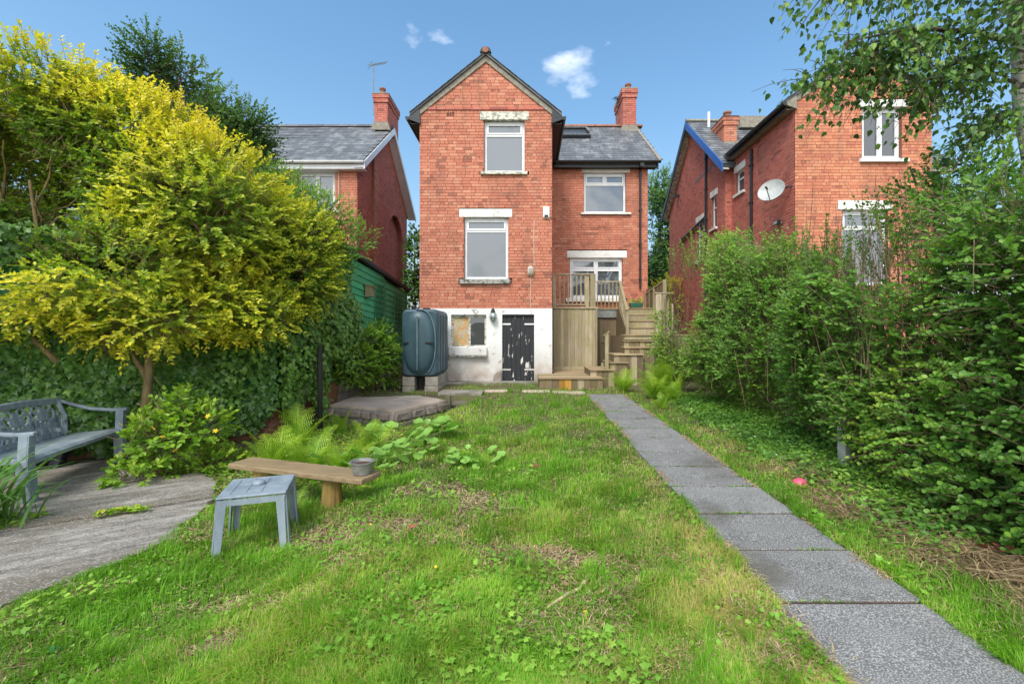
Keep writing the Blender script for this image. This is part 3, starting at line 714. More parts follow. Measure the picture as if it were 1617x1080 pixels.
# windows, lintels, sills of the return
window(hm, *W2, YF, trans=Z(364.5, YF), fr=.065)
wbox(hm, 'lintel', M['lintel'], X(725, YF) + .004, X(809, YF) - .004, YF, .02, W2[3] + .004, W2[3] + .215)
wbox(hm, 'window_sill', M['sill'], X(726.5, YF), X(806, YF), YF, .09, W2[2] - .125, W2[2] - .004)
window(hm, *W3, YF, trans=Z(212.5, YF), fr=.065)
wbox(hm, 'lintel', M['lintel_worn'], X(757.5, YF) + .004, X(835.5, YF) - .004, YF, .03, W3[3] + .004, W3[3] + .215)
wbox(hm, 'window_sill', M['lintel_worn'], X(759, YF), X(833, YF), YF, .08, W3[2] - .078, W3[2] - .004)
# wide opening for lintels is larger than the window: fill the reveal beside them is the lintel itself; patch brick-width gaps below
# air brick
ab = MB()
for i in range(3):
    for j in range(5): ab.box(X(705.5, YF) + j * .042, X(705.5, YF) + j * .042 + .024, YF - .016, YF - .0115, Z(184.5, YF) + i * .042, Z(184.5, YF) + i * .042 + .026)
o = ab.build('air_brick', M['dark_in'], hm)
# side walls, roof, verge
MB().box(XR - .28, XR - .001, YF + .281, YM, 0, EZ - .05).build('side_wall', M['brick_dark'], hm)
MB().box(XL + .001, XL + .28, YF + .281, YM + 3, 0, EZ - .05).build('side_wall', M['brick_dark'], hm)
gable_roof_y(hm, XL, XR, EZ, RZ, YF - .09, 17.4, over=.24)
verge_mortar(hm, XL, XR, EZ - .01, RZ - .01, YF)
mb = MB()
for s_, xe in ((-1, XL), (1, XR)):
    # boxed end and soffit/fascia/gutter along the side
    ke = (RZ - EZ) / ((XR - XL) / 2)
    xo = xe + s_ * .245; zo = EZ - .24 * ke
    pl = [(xe, EZ - .005), (xo, zo - .0), (xo, zo - .10), (xe - s_ * .03, zo - .20)]
    MB().prism(pl if s_ > 0 else pl[::-1], 'y', YF - .075, YF - .012).build('eaves_box', M['dark_paint'], hm)
    MB().box(min(xe, xo) + .001, max(xe, xo) - .02, YF - .01, YM + .5, zo - .19, zo - .17).build('soffit', M['dark_paint'], hm)
    MB().box(min(xo, xo - s_ * .02), max(xo, xo - s_ * .02), YF - .01, YM + .5, zo - .19, zo - .012).build('fascia', M['dark_paint'], hm)
    pr = [(xo + s_ * .001, zo - .03), (xo + s_ * .11, zo - .03), (xo + s_ * .095, zo - .09), (xo + s_ * .05, zo - .12), (xo + s_ * .001, zo - .10)]
    MB().prism(pr if s_ < 0 else pr[::-1], 'y', YF - .09, YM + .4).build('gutter', M['blackpipe'], hm)
xa = (XL + XR) / 2
rd = MB(); prof = [(xa + .14 * math.cos(t), RZ + .045 + .13 * math.sin(t)) for t in np.linspace(0, math.pi, 9)]
for k in range(12): rd.prism([(p[0], p[1]) for p in prof][::-1], 'y', YF - .13 + k * .46, YF - .13 + k * .46 + .45)
rd.build('ridge_tiles', M['blackpipe'], hm)
MB().lathe([(.075, 0), (.075, .02)], (xa, YF - .155, RZ + .085), 12, axis='y').build('ridge_end', M['terracotta'], hm)
# main wing (right)
W4 = (X(922, YM), X(988.5, YM), Z(336.5, YM), Z(273, YM)); W5 = (X(900, YM), X(983, YM), Z(471, YM), Z(407.5, YM))
wall_plane(hm, (XR + .002, YM), 0, 1.2, 7.05, const(0, XM2 - XR), [(W4[2] - .04, W4[3] + .2, lambda z: (W4[0] - XR, W4[1] - XR) if W4[2] - .002 <= z <= W4[3] else (X(918, YM) - XR, X(995, YM) - XR)),
     (W5[2] - .1, W5[3] + .25, lambda z: (W5[0] - XR, W5[1] - XR) if W5[2] - .002 <= z <= W5[3] else (X(895, YM) - XR, X(990, YM) - XR))], M['brick'], seed=5, name='wall')
MB().box(XR, XM2, YM + .01, YM + .28, 0, 1.2).build('wall', M['mortar'], hm)
MB().box(XM2 - .28, XM2 - .001, YM + .281, 20.6, 0, 7.0).build('side_wall', M['brick'], hm)
MB().box(-3.2, XM2, 20.61, 20.9, 0, 7.0).build('front_wall', M['brick'], hm)
MB().prism([(YM + .01, 7.0), (20.6, 7.0), (17.6, 9.42)], 'x', XM2 - .28, XM2 - .002).build('gable_wall', M['brick'], hm)
window(hm, *W4, YM, trans=Z(291, YM), topmull=[(W4[0] + W4[1]) / 2], fr=.065)
wbox(hm, 'lintel', M['lintel'], X(918, YM) + .004, X(995, YM) - .004, YM, .02, W4[3] + .004, Z(262.5, YM), bevel=.01)
wbox(hm, 'window_sill', M['lintel'], X(917, YM), X(996, YM), YM, .08, Z(339.5, YM), W4[2] - .003, bevel=.01)
window(hm, *W5, YM, trans=Z(425, YM), topmull=[(W5[0] + W5[1]) / 2], mull=[(W5[0] + W5[1]) / 2], fr=.065)
wbox(hm, 'lintel', M['lintel'], X(895, YM) + .004, X(990, YM) - .004, YM, .02, W5[3] + .004, Z(396, YM), bevel=.01)
wbox(hm, 'window_sill', M['lintel'], X(893, YM), X(985, YM), YM, .12, Z(477, YM), W5[2] - .003, bevel=.01)
slates(hm, XR + .26, 4.14, 14.32, 6.98, 17.6, 9.52, n_ind=290, xlim=(.9, 4.2))
MB().add([(-3.2, 17.6, 9.52), (4.18, 17.6, 9.52), (4.18, 20.95, 6.9), (-3.2, 20.95, 6.9), (-3.2, 17.6, 9.4), (4.18, 17.6, 9.4), (4.18, 20.95, 6.8), (-3.2, 20.95, 6.8)], [(0, 1, 2, 3), (7, 6, 5, 4), (0, 4, 5, 1), (1, 5, 6, 2), (2, 6, 7, 3), (3, 7, 4, 0)]).build('roof', M['slate'], hm)
MB().prism([(14.28, 6.97), (17.6, 9.54), (17.6, 9.58), (14.28, 7.02)][::-1], 'x', 4.13, 4.215).build('verge', M['verge'], hm)
rt = MB(); prof = [(17.6 + .13 * math.cos(t), 9.5 + .11 * math.sin(t)) for t in np.linspace(0, math.pi, 7)]
for k in range(8): rt.prism(prof, 'x', XR + .2 + k * .45, XR + .2 + k * .45 + .44)
rt.build('ridge_tiles', M['terracotta'], hm)
MB().box(XR + .2, 4.1, 14.38, 14.42, 6.80, 6.97).build('fascia', M['blackpipe'], hm)
MB().box(XR + .2, 4.1, 14.42, YM + .01, 6.80, 6.82).build('soffit', M['blackpipe'], hm)
gutter(hm, XR + .2, 4.2, 14.30, 6.96, M['blackpipe'], .065)
MB().prism([(14.32, 6.86), (17.6, 9.38), (20.9, 6.8), (20.9, 6.7), (17.6, 9.2), (14.32, 6.7)], 'x', 4.1, 4.14).build('bargeboard', M['dark_paint'], hm)
px_ = X(1011, YM - .06)
pipe(hm, px_, YM - .06, Z(457, YM), 6.85, M['blackpipe'], .033)
MB().box(px_ - .06, px_ + .06, YM - .33, YM - .2, 6.78, 6.95).build('hopper', M['blackpipe'], hm)
# roof window, raised ajar
rw = MB(); p0 = Vector((1.12, 16.25, 6.98 + (16.25 - 14.32) * .7744)); sl = Vector((0, 1, .7744)).normalized(); nn = Vector((0, -.7744, 1)).normalized()
def rq(x0, x1, s0, s1, h0, h1, tilt=0):
    vs_ = []
    for h in (h0, h1):
        for (xx, ss) in ((x0, s0), (x1, s0), (x1, s1), (x0, s1)): vs_.append(p0 + Vector((xx, 0, 0)) + sl * ss + nn * (h + tilt * (ss - s1) * -1))
    return vs_, [(0, 3, 2, 1), (4, 5, 6, 7), (0, 1, 5, 4), (1, 2, 6, 5), (2, 3, 7, 6), (3, 0, 4, 7)]
for q in ((0, 1.15, 0, .08), (0, 1.15, 1.02, 1.1), (0, .08, .08, 1.02), (1.07, 1.15, .08, 1.02)): rw.add(*rq(*q, .0, .12))
rwo = rw.build('roof_window', M['dark_paint'], hm)
MB().add(*rq(.08, 1.07, .08, 1.02, .06, .08)).build('pane', M['glass'], rwo)
f = MB()
for q in ((.02, 1.13, .02, .09), (.02, 1.13, 1.0, 1.08), (.02, .09, .09, 1.0), (1.06, 1.13, .09, 1.0)): f.add(*rq(*q, .13, .17, .12))
f.build('sash', M['galv'], rwo)
chimney(hm, 3.62, 4.1, 17.15, 18.55, 9.1, 10.72, M['brick_dark'], [(3.86, 17.4), (3.86, 17.85), (3.86, 18.3)])
# ================================================================ LEFT HOUSE
hl = thing('brick_house', 'left neighbouring red brick house with white fascia, grey slate roof and recessed arch', 'house', (-7, 14.6, .5))
LX = -5.43
wl = (X(470, 14.6) + .1, X(529, 14.6), Z(330, 14.6), Z(272, 14.6))
wl = (-7.35, -6.14, Z(332, 14.6), Z(272.5, 14.6))
UL = -11.0
wall_plane(hl, (UL, 14.6), 0, 1.0, 6.95, const(0, LX - UL), [(wl[2] - .04, wl[3] + .22, lambda z: (wl[0] - UL, wl[1] - UL) if wl[2] <= z <= wl[3] else (wl[0] - .25 - UL, wl[1] + .1 - UL))], M['brick'], n_ind=300, seed=8, name='wall')
window(hl, *wl, 14.6, mull=[wl[0] + .62], fr=.07)
wbox(hl, 'lintel', M['white_pvc'], wl[0] - .246, wl[1] + .096, 14.6, .03, wl[3] + .004, wl[3] + .21)
wbox(hl, 'window_sill', M['lintel'], wl[0] - .1, wl[1] + .1, 14.6, .08, wl[2] - .08, wl[2] - .003)
# gable end facing the middle house (faces +x), ridge at y=17.6
def arch(z):
    c0, hw = 4.25, 1.05; zs = 5.35; rr_ = 1.05
    if z <= zs: return (c0 - hw, c0 + hw)
    k = math.sqrt(max(0, 1 - ((z - zs) / rr_) ** 2)); return (c0 - hw * k, c0 + hw * k)
wall_plane(hl, (LX, 14.6), R(90), 1.0, 9.4, gable(0, 6.0, 6.95, 9.42), [(2.6, 6.40, arch)], M['brick_dark'], seed=9, name='gable_wall', thick=.18)
wall_plane(hl, (LX - .19, 17.6), R(90), 2.5, 6.5, const(0, 2.6), [], M['brick_dark'], seed=10, name='arch_recess', thick=.1)
vr = MB()   # arch ring of voussoirs
for k in range(22):
    t0 = math.pi * k / 22 + .01; t1 = math.pi * (k + 1) / 22 - .01; yc = 14.6 + 4.25
    q = [(yc + r_ * math.cos(t), 5.35 + r_ * math.sin(t)) for (r_, t) in ((1.055, t0), (1.27, t0), (1.27, t1), (1.055, t1))]
    vr.prism(q, 'x', LX - .02, LX + .03)
o = vr.build('arch_bricks', M['brick_dark'], hl); o['kind'] = 'stuff'
wall_plane(hl, (LX + .10, 15.9), R(90), 1.0, 7.9, const(0, .46), [], M['brick'], seed=12, name='buttress', thick=.098)
slates(hl, UL, -5.12, 14.32, 6.98, 17.6, 9.52, n_ind=300, xlim=(-7.6, -5), seed=21)
MB().add([(UL, 17.6, 9.52), (-5.12, 17.6, 9.52), (-5.12, 20.95, 6.9), (UL, 20.95, 6.9), (UL, 17.6, 9.4), (-5.12, 17.6, 9.4), (-5.12, 20.95, 6.8), (UL, 20.95, 6.8)], [(0, 1, 2, 3), (7, 6, 5, 4), (0, 4, 5, 1), (1, 5, 6, 2), (2, 6, 7, 3), (3, 7, 4, 0)]).build('roof', M['slate'], hl)
rt = MB(); prof = [(17.6 + .13 * math.cos(t), 9.5 + .11 * math.sin(t)) for t in np.linspace(0, math.pi, 7)]
for k in range(13): rt.prism(prof, 'x', UL + k * .45, UL + k * .45 + .44)
rt.build('ridge_tiles', M['slate'], hl)
MB().prism([(14.30, 6.96), (17.6, 9.47), (20.97, 6.86), (20.97, 6.66), (17.6, 9.24), (14.30, 6.72)], 'x', -5.12, -5.09).build('bargeboard', M['white_pvc'], hl)
MB().prism([(14.32, 6.80), (17.6, 9.32), (20.9, 6.75), (20.9, 6.73), (17.6, 9.30), (14.32, 6.78)], 'x', -5.43, -5.121).build('soffit', M['white_pvc'], hl)
MB().box(UL, -5.13, 14.36, 14.39, 6.74, 6.95).build('fascia', M['white_pvc'], hl)
MB().box(UL, -5.13, 14.391, 14.61, 6.74, 6.76).build('soffit', M['white_pvc'], hl)
gutter(hl, UL, -5.1, 14.28, 6.95, M['white_pvc'], .06)
chimney(hl, -5.68, -5.2, 17.0, 18.4, 9.15, 10.45, M['brick_dark'], [(-5.44, 17.2), (-5.44, 17.65), (-5.44, 18.1)], seed=8)
pipe(hl, -6.0, 14.55, 1, 6.8, M['cream'], .012, 'cable')
# ================================================================ RIGHT HOUSE
hr = thing('brick_house', 'right neighbouring brick house with blue bargeboard and gable behind the birch leaves', 'house', (9, 11.4, .5))
YR = 11.4; RX, RX2, RXM = 6.7, 10.12, 6.48
ER, RR_ = 7.48, 8.55
wu = (X(1361, YR), X(1424, YR), Z(251.5, YR), Z(170, YR)); wlow = (X(1330, YR), X(1402, YR), Z(450, YR), Z(332, YR))
wall_plane(hr, (RX, YR), 0, 1.2, RR_ - .04, gable(0, RX2 - RX, ER + .04, RR_), [(wu[2], wu[3] + .2, lambda z: (wu[0] - RX, wu[1] - RX) if z <= wu[3] else (wu[0] - .15 - RX, wu[1] + .15 - RX)),
      (wlow[2], wlow[3] + .24, lambda z: (wlow[0] - RX, wlow[1] - RX) if z <= wlow[3] else (wlow[0] - .12 - RX, wlow[1] + .1 - RX))], M['brick_orange'], n_ind=300, seed=15, name='wall')
window(hr, *wu, YR, mull=[(wu[0] + wu[1]) / 2], fr=.07, glassm=M['glass_dark'])
wbox(hr, 'lintel', M['lintel'], wu[0] - .146, wu[1] + .146, YR, .03, wu[3] + .004, wu[3] + .19)
wbox(hr, 'window_sill', M['lintel'], wu[0] - .08, wu[1] + .14, YR, .08, wu[2] - .09, wu[2] - .003)
window(hr, *wlow, YR, trans=wlow[3] - .45, fr=.07)
wbox(hr, 'lintel', M['lintel'], wlow[0] - .116, wlow[1] + .096, YR, .03, wlow[3] + .004, wlow[3] + .235)
ws = (14.05 - YR, 14.62 - YR, 5.98, 6.68)
# side wall of the return, faces -x : u runs towards -y
wall_plane(hr, (RX, 14.9), R(-90), 1.2, 7.4, lambda z: (0, 14.9 - YR - .012), [(ws[2] - .08, ws[3] + .22, lambda z: (14.9 - 14.62, 14.9 - 14.05) if ws[2] <= z <= ws[3] else (14.9 - 14.72, 14.9 - 13.95))], M['brick_dark'], seed=16, name='side_wall')
def side_window(parent, xf, y0, y1, z0, z1, pr=.0, lint=True):
    """small window in a wall that faces -x"""
    a = xf + .07; fr = .05
    w = MB().box(a, a + .05, y0, y0 + fr, z0, z1).box(a, a + .05, y1 - fr, y1, z0, z1).box(a, a + .05, y0 + fr, y1 - fr, z0, z0 + fr).box(a, a + .05, y0 + fr, y1 - fr, z1 - fr, z1).box(a, a + .05, y0 + fr, y1 - fr, z0 + (z1 - z0) * .62, z0 + (z1 - z0) * .62 + .045).build('window', M['white_pvc'], parent)
    MB().box(a + .025, a + .032, y0 + fr, y1 - fr, z0 + fr, z0 + (z1 - z0) * .62).build('pane', M['glass'], w)
    MB().box(a + .025, a + .032, y0 + fr, y1 - fr, z0 + (z1 - z0) * .62 + .045, z1 - fr).build('pane', M['glass'], w)
    MB().box(a + .09, a + .10, y0, y1, z0, z1).build('room_dark', M['dark_in'], w)
    if lint: MB().box(xf - .02, xf + .1, y0 - .09, y1 + .09, z1 + .004, z1 + .21).build('lintel', M['lintel'], parent)
    MB().box(xf - .07, xf + .06, y0 - .06, y1 + .06, z0 - .08, z0 - .003).build('window_sill', M['lintel'], parent)
side_window(hr, RX, 14.05, 14.62, ws[2], ws[3])
w1 = (16.75, 17.35, 4.3, 5.75); w2 = (15.55, 16.0, 5.2, 6.3)
wall_plane(hr, (RXM, 20.7), R(-90), 1.2, 9.75, gable(0, 5.8, 7.0, 9.8), [(w1[2], w1[3] + .2, lambda z: (20.7 - w1[1], 20.7 - w1[0]) if z <= w1[3] else (20.7 - w1[1] - .09, 20.7 - w1[0] + .09)),
      (w2[2], w2[3] + .2, lambda z: (20.7 - w2[1], 20.7 - w2[0]) if z <= w2[3] else (20.7 - w2[1] - .09, 20.7 - w2[0] + .09))], M['brick_dark'], seed=17, name='gable_wall')
wall_plane(hr, (RXM + .002, 14.9), 0, 1.2, 7.0, const(0, .3), [], M['brick_dark'], seed=18, name='wall', thick=.2)
side_window(hr, RXM, *w1); side_window(hr, RXM, *w2)
gable_roof_y(hr, RX, RX2, ER, RR_, YR - .09, 17.6, over=.24)
verge_mortar(hr, RX, RX2, ER - .01, RR_ - .01, YR, .12)
ke = (RR_ - ER) / ((RX2 - RX) / 2)
for s_, xe in ((-1, RX), (1, RX2)):
    xo = xe + s_ * .245; zo = ER - .24 * ke
    pl = [(xe, ER - .005), (xo, zo), (xo, zo - .10), (xe - s_ * .03, zo - .20)]
    MB().prism(pl if s_ > 0 else pl[::-1], 'y', YR - .075, YR - .012).build('eaves_box', M['verge'], hr)
    MB().box(min(xe, xo) + .001, max(xe, xo) - .02, YR - .01, 15.2, zo - .19, zo - .17).build('soffit', M['verge'], hr)
    MB().box(min(xo, xo - s_ * .02), max(xo, xo - s_ * .02), YR - .01, 15.2, zo - .19, zo - .012).build('fascia', M['blackpipe'], hr)
    pr = [(xo + s_ * .001, zo - .03), (xo + s_ * .11, zo - .03), (xo + s_ * .095, zo - .09), (xo + s_ * .05, zo - .12), (xo + s_ * .001, zo - .10)]
    MB().prism(pr if s_ < 0 else pr[::-1], 'y', YR - .09, 14.6).build('gutter', M['blackpipe'], hr)
slates(hr, RXM - .26, 13.8, 14.6, 6.98, 17.8, 9.82, n_ind=0, seed=31)
MB().add([(RXM - .26, 17.8, 9.82), (13.8, 17.8, 9.82), (13.8, 21.0, 6.9), (RXM - .26, 21.0, 6.9), (RXM - .26, 17.8, 9.7), (13.8, 17.8, 9.7), (13.8, 21, 6.8), (RXM - .26, 21, 6.8)], [(0, 1, 2, 3), (7, 6, 5, 4), (0, 4, 5, 1), (1, 5, 6, 2), (2, 6, 7, 3), (3, 7, 4, 0)]).build('roof', M['slate'], hr)
MB().prism([(14.45, 6.98), (17.8, 9.80), (17.8, 9.52), (14.45, 6.68)][::-1], 'x', RXM - .30, RXM - .265).build('bargeboard', M['blue_paint'], hr)
MB().prism([(17.8, 9.80), (21.05, 6.88), (21.05, 6.62), (17.8, 9.52)][::-1], 'x', RXM - .30, RXM - .265).build('bargeboard', M['dark_paint'], hr)
MB().prism([(14.6, 6.83), (17.8, 9.66), (21.0, 6.78), (21.0, 6.76), (17.8, 9.64), (14.6, 6.81)][::-1], 'x', RXM - .264, RXM).build('soffit', M['lintel_worn'], hr)
rt = MB(); prof = [(17.8 + .13 * math.cos(t), 9.8 + .11 * math.sin(t)) for t in np.linspace(0, math.pi, 7)]
for k in range(16): rt.prism(prof, 'x', RXM - .28 + k * .45, RXM - .28 + k * .45 + .44)
rt.build('ridge_tiles', M['verge'], hr)
wall_plane(hr, (RX2 + .002, 14.9), 0, 1.2, 7.0, const(0, 3.4), [], M['brick_orange'], seed=19, name='wall')
MB().box(RX2 + .2, 13.8, 14.62, 14.65, 6.76, 6.97).build('fascia', M['lintel_worn'], hr)
MB().box(RX2 + .2, 13.8, 14.651, 14.9, 6.76, 6.78).build('soffit', M['lintel_worn'], hr)
gutter(hr, RX2 + .2, 13.85, 14.55, 6.96, M['blackpipe'], .06)
pipe(hr, 13.3, 14.84, 1.2, 6.8, M['blackpipe'], .04)
pipe(hr, RX - .06, 13.5, 2.9, 7.0, M['blackpipe'], .045)
pipe(hr, RXM - .06, 16.35, 2, 8.3, M['blackpipe'], .05)
MB().tube([(RXM - .07, 16.35, 5.75), (RXM - .07, 18.9, 5.45), (RXM - .02, 19.2, 5.3)], .045, 8).build('waste_pipe', M['blackpipe'], hr)
MB().box(RXM - .2, RXM, 19.3, 19.42, 7.35, 7.45).build('purlin_end', M['dark_paint'], hr)
chimney(hr, 6.92, 7.36, 16.0, 16.9, 8.0, 9.12, M['brick'], [(7.14, 16.25)], seed=6, potr=.13, poth=.26)
MB().tube([(6.9, 17.3, 9.2), (6.9, 17.3, 9.95)], .05, 10).build('vent_pipe', M['white_pvc'], hr)
MB().box(7.9, 9.0, 16.9, 17.5, 9.2, 9.62).build('roof_window', M['verge'], hr)
# ================================================================ fixtures on the walls
a = thing('alarm_box', 'white alarm box high on the corner of the middle house', 'alarm box', (X(862, YF), YF - .02, Z(346, YF)))
MB().prism([(YF - .012, Z(346, YF)), (YF - .07, Z(344, YF)), (YF - .075, Z(334, YF)), (YF - .06, Z(327.5, YF)), (YF - .012, Z(327, YF))][::-1], 'x', X(857.5, YF), X(867.5, YF)).build('casing', M['white_pvc'], a, bevel=.008)
MB().box(X(859.5, YF), X(865.5, YF), YF - .078, YF - .072, Z(344, YF), Z(340.5, YF)).build('label_strip', M['dark_paint'], a)
a = thing('wall_vent', 'cream oval vent cover on the brick wall right of the ground floor window', 'vent', (X(838, YF), YF, Z(437, YF)))
mb = MB(); cx, cz = X(838, YF), Z(428.5, YF)
rings = [(0, .082, .125), (.05, .082, .125), (.085, .06, .10), (.10, .03, .05)]
base = len(mb.v)
for (d, rx, rz) in rings:
    for k in range(20):
        t_ = 2 * math.pi * k / 20; ex = 2 / 2.6
        mb.v.append((cx + rx * math.copysign(abs(math.cos(t_)) ** ex, math.cos(t_)), YF - .012 - d, cz + rz * math.copysign(abs(math.sin(t_)) ** ex, math.sin(t_))))
for i in range(len(rings) - 1):
    for k in range(20): mb.f.append((i * 20 + k, i * 20 + (k + 1) % 20, (i + 1) * 20 + (k + 1) % 20, (i + 1) * 20 + k))
mb.f.append(tuple(range(len(mb.v) - 20, len(mb.v)))); mb.build('cover', M['cream'], a, smooth=True)
for k in range(5): MB().box(cx - .045, cx + .045, YF - .118, YF - .095, cz - .06 + k * .03, cz - .052 + k * .03).build('louvre', M['verge'], a)
tag(MB().tube([(X(843.5, YF), YF - .02, Z(347, YF)), (X(843, YF), YF - .02, Z(380, YF)), (X(843.5, YF), YF - .02, Z(420, YF))], .008, 6).tube([(X(838, YF), YF - .02, Z(437, YF)), (X(838, YF), YF - .02, Z(487, YF)), (X(838.5, YF), YF - .04, Z(495, YF))], .008, 6).build('cable', M['cream']), 'thin cream cable running down the brick wall through the oval vent', 'cable')
a = thing('bulkhead_light', 'caged oval bulkhead light hanging on the whitewashed wall left of the black door', 'lamp', (X(779, YF), YF, Z(507, YF)))
cx, cz = X(779, YF), Z(498, YF)
MB().lathe([(.0, -.13), (.05, -.11), (.075, -.03), (.07, .05), (.045, .09)], (cx, YF - .11, cz - .03), 12).build('glass_bowl', M['lampglass'], a, smooth=True)
MB().lathe([(.05, .05), (.055, .10), (.04, .15), (.02, .17)], (cx, YF - .11, cz), 10).build('cap', M['blackpipe'], a)
cg = MB()
for k in range(6):
    t_ = k * math.pi / 3; cg.tube([(cx + r_ * math.cos(t_), YF - .11 + r_ * math.sin(t_), cz + h) for r_, h in ((.05, .07), (.085, .0), (.088, -.07), (.05, -.15), (0, -.17))], .005, 5)
cg.lathe([(.088, -.055), (.093, -.05), (.088, -.045)], (cx, YF - .11, cz), 12); cg.box(cx - .02, cx + .02, YF - .11, YF - .02, cz + .10, cz + .14)
cg.build('cage', M['galv'], a)
# satellite dish, flood light on the right house
a = thing('satellite_dish', 'grey satellite dish on the side wall of the right house', 'satellite dish', (6.62, 11.6, 5.0))
c0 = Vector((6.33, 11.75, Z(303, 11.75))); nrm = Vector((-.72, -.62, .30)).normalized(); sx = nrm.cross(Vector((0, 0, 1))).normalized(); sy = sx.cross(nrm)
mb = MB(); nr, na = 6, 24
for side in (0, 1):
    for i in range(nr + 1):
        r_ = .33 * i / nr
        for k in range(na):
            t_ = 2 * math.pi * k / na; mb.v.append(tuple(c0 + sx * (r_ * math.cos(t_)) + sy * (r_ * .9 * math.sin(t_)) + nrm * (.9 * r_ * r_ - side * .012)))
    for i in range(nr):
        for k in range(na):
            q = [i * na + k, i * na + (k + 1) % na, (i + 1) * na + (k + 1) % na, (i + 1) * na + k]; q = [side * (nr + 1) * na + j for j in q]; mb.f.append(tuple(q if side == 0 else q[::-1]))
mb.build('dish', M['dish'], a, smooth=True)
foc = c0 + nrm * .38 - sy * .10
MB().beam(c0 - sy * .31 + nrm * .02, foc, .02, .02).build('arm', M['galv'], a)
MB().tube([foc - nrm * -.03, foc - nrm * .07], [.028, .022], 10).build('receiver', M['dark_paint'], a)
MB().tube([c0 - nrm * .01, c0 - nrm * .12, Vector((6.62, 11.52, c0.z + .07)), Vector((6.69, 11.5, c0.z + .07))], .02, 8).build('bracket', M['dark_paint'], a)
a = thing('flood_light', 'small black flood light under the dish on the right house', 'lamp', (6.62, 11.95, 4.5))
fz = Z(352, 11.9); MB().box(6.50, 6.60, 11.85, 12.05, fz - .05, fz + .07).build('lamp_head', M['blackpipe'], a, bevel=.01)
MB().beam((6.6, 11.95, fz), (6.69, 11.95, fz + .02), .03, .03).build('bracket', M['galv'], a); MB().box(6.492, 6.499, 11.87, 12.03, fz - .03, fz + .05).build('lamp_glass', M['dish'], a)
# television aerials
def aerial(label, bx, by, z0, ztip, dirx, n, L_, mat, tilt=.0):
    a = thing('television_aerial', label, 'aerial', (bx, by, z0))
    MB().tube([(bx, by, z0), (bx, by, ztip)], .018, 6).build('mast', mat, a)
    d = Vector((math.cos(dirx), math.sin(dirx), tilt)).normalized(); s_ = Vector((0, 0, ztip - .04)) + Vector((bx, by, 0)) - d * .15
    MB().beam(s_, s_ + d * L_, .02, .02).build('boom', mat, a)
    pr = Vector((-d.y, d.x, 0)).normalized(); mb = MB()
    for k in range(n): 
        p = s_ + d * (.12 + (L_ - .15) * k / (n - 1)); mb.beam(p - pr * .14, p + pr * .14, .008, .008)
    for k in (-1, 0, 1): mb.beam(s_ - pr * .2 + Vector((0, 0, .07 * k)), s_ + pr * .2 + Vector((0, 0, .07 * k)), .01, .01)
    o = mb.build('elements', mat, a); o['kind'] = 'stuff'
aerial('slim television aerial standing high above the chimney of the left house', -5.72, 17.0, 9.7, Z(101, 17), .75, 12, .75, M['galv'], .55)
aerial('short aerial clamped to the chimney of the middle house', 3.5, 17.6, 10.0, Z(155, 17.6), -2.4, 6, .35, M['dark_paint'])

# ================================================================ timber deck with platform and winding steps
dk = thing('timber_deck', 'weathered timber deck with railings, boarded front, winding steps and low platform', 'deck', (2, 12, .3))
def boards_v(x0, x1, Y, z0, z1, w, mat, th=.022, jit=.004, gap=.003, special=None, dz=.0, name='board', ztop=None):
    n = max(1, int(round((x1 - x0) / w))); w_ = (x1 - x0) / n
    for i in range(n):
        a = x0 + i * w_; j = random.uniform(0, jit); zt = ztop(a + w_ / 2) if ztop else z1
        zb_ = z0(a) if callable(z0) else z0
        MB().box(a + gap / 2, a + w_ - gap / 2, Y - j, Y + th, zb_, zt + random.uniform(-dz, 0)).build(name, (special or {}).get(i, mat), dk, bevel=.003)
def boards_x(x0, x1, y0, y1, z, w, mat, th=.028, gap=.005, name='board'):
    n = max(1, int(round((y1 - y0) / w))); w_ = (y1 - y0) / n
    for i in range(n): MB().box(x0, x1 + random.uniform(-.004, .004), y0 + i * w_ + gap / 2, y0 + (i + 1) * w_ - gap / 2, z - th, z + random.uniform(-.001, .001)).build(name, mat, dk, bevel=.003)
PZ = .535; DZ = 2.30
# low platform
boards_x(.27, 1.76, 10.42, 11.64, PZ, .14, M['deck_h']); boards_x(.70, 1.98, 11.66, 12.8, PZ, .14, M['deck_h'])
boards_v(.30, 1.74, 10.45, .2, PZ - .03, .145, M['deck_dark'], special={3: M['orange_board'], 4: M['orange_board'], 6: M['deck_v']})
MB().box(.28, .305, 10.48, 11.66, .2, PZ - .03).build('side_board', M['deck_dark'], dk)
# tall boarded front
YP = 12.8
boards_v(.74, 1.93, YP, PZ, DZ - .05, .098, M['deck_v'], special={})
MB().box(.70, 2.0, YP - .035, YP + .12, DZ - .048, DZ).build('capping_board', M['rail'], dk, bevel=.004)
MB().box(1.925, 1.975, YP - .03, YP + .03, PZ, DZ - .05).build('corner_batten', M['rail'], dk, bevel=.004)
MB().box(.74, 1.93, YP - .028, YP - .006, PZ + .0, PZ + .09).build('skirting_board', M['deck_v'], dk, bevel=.003)
MB().box(1.93, 1.95, YP + .03, 13.6, PZ, DZ - .05).build('side_board', M['deck_dark'], dk)
# deck floor
boards_x(.70, 1.98, YP + .12, YM - .03, DZ, .14, M['deck_h']); boards_x(1.985, 2.72, 13.6, YM - .03, DZ, .14, M['deck_h']); boards_x(2.725, 3.72, 13.25, YM - .03, DZ, .14, M['deck_h'])
MB().box(.7, 3.72, 13.7, 13.75, DZ - .2, DZ - .04).build('joist', M['deck_dark'], dk)
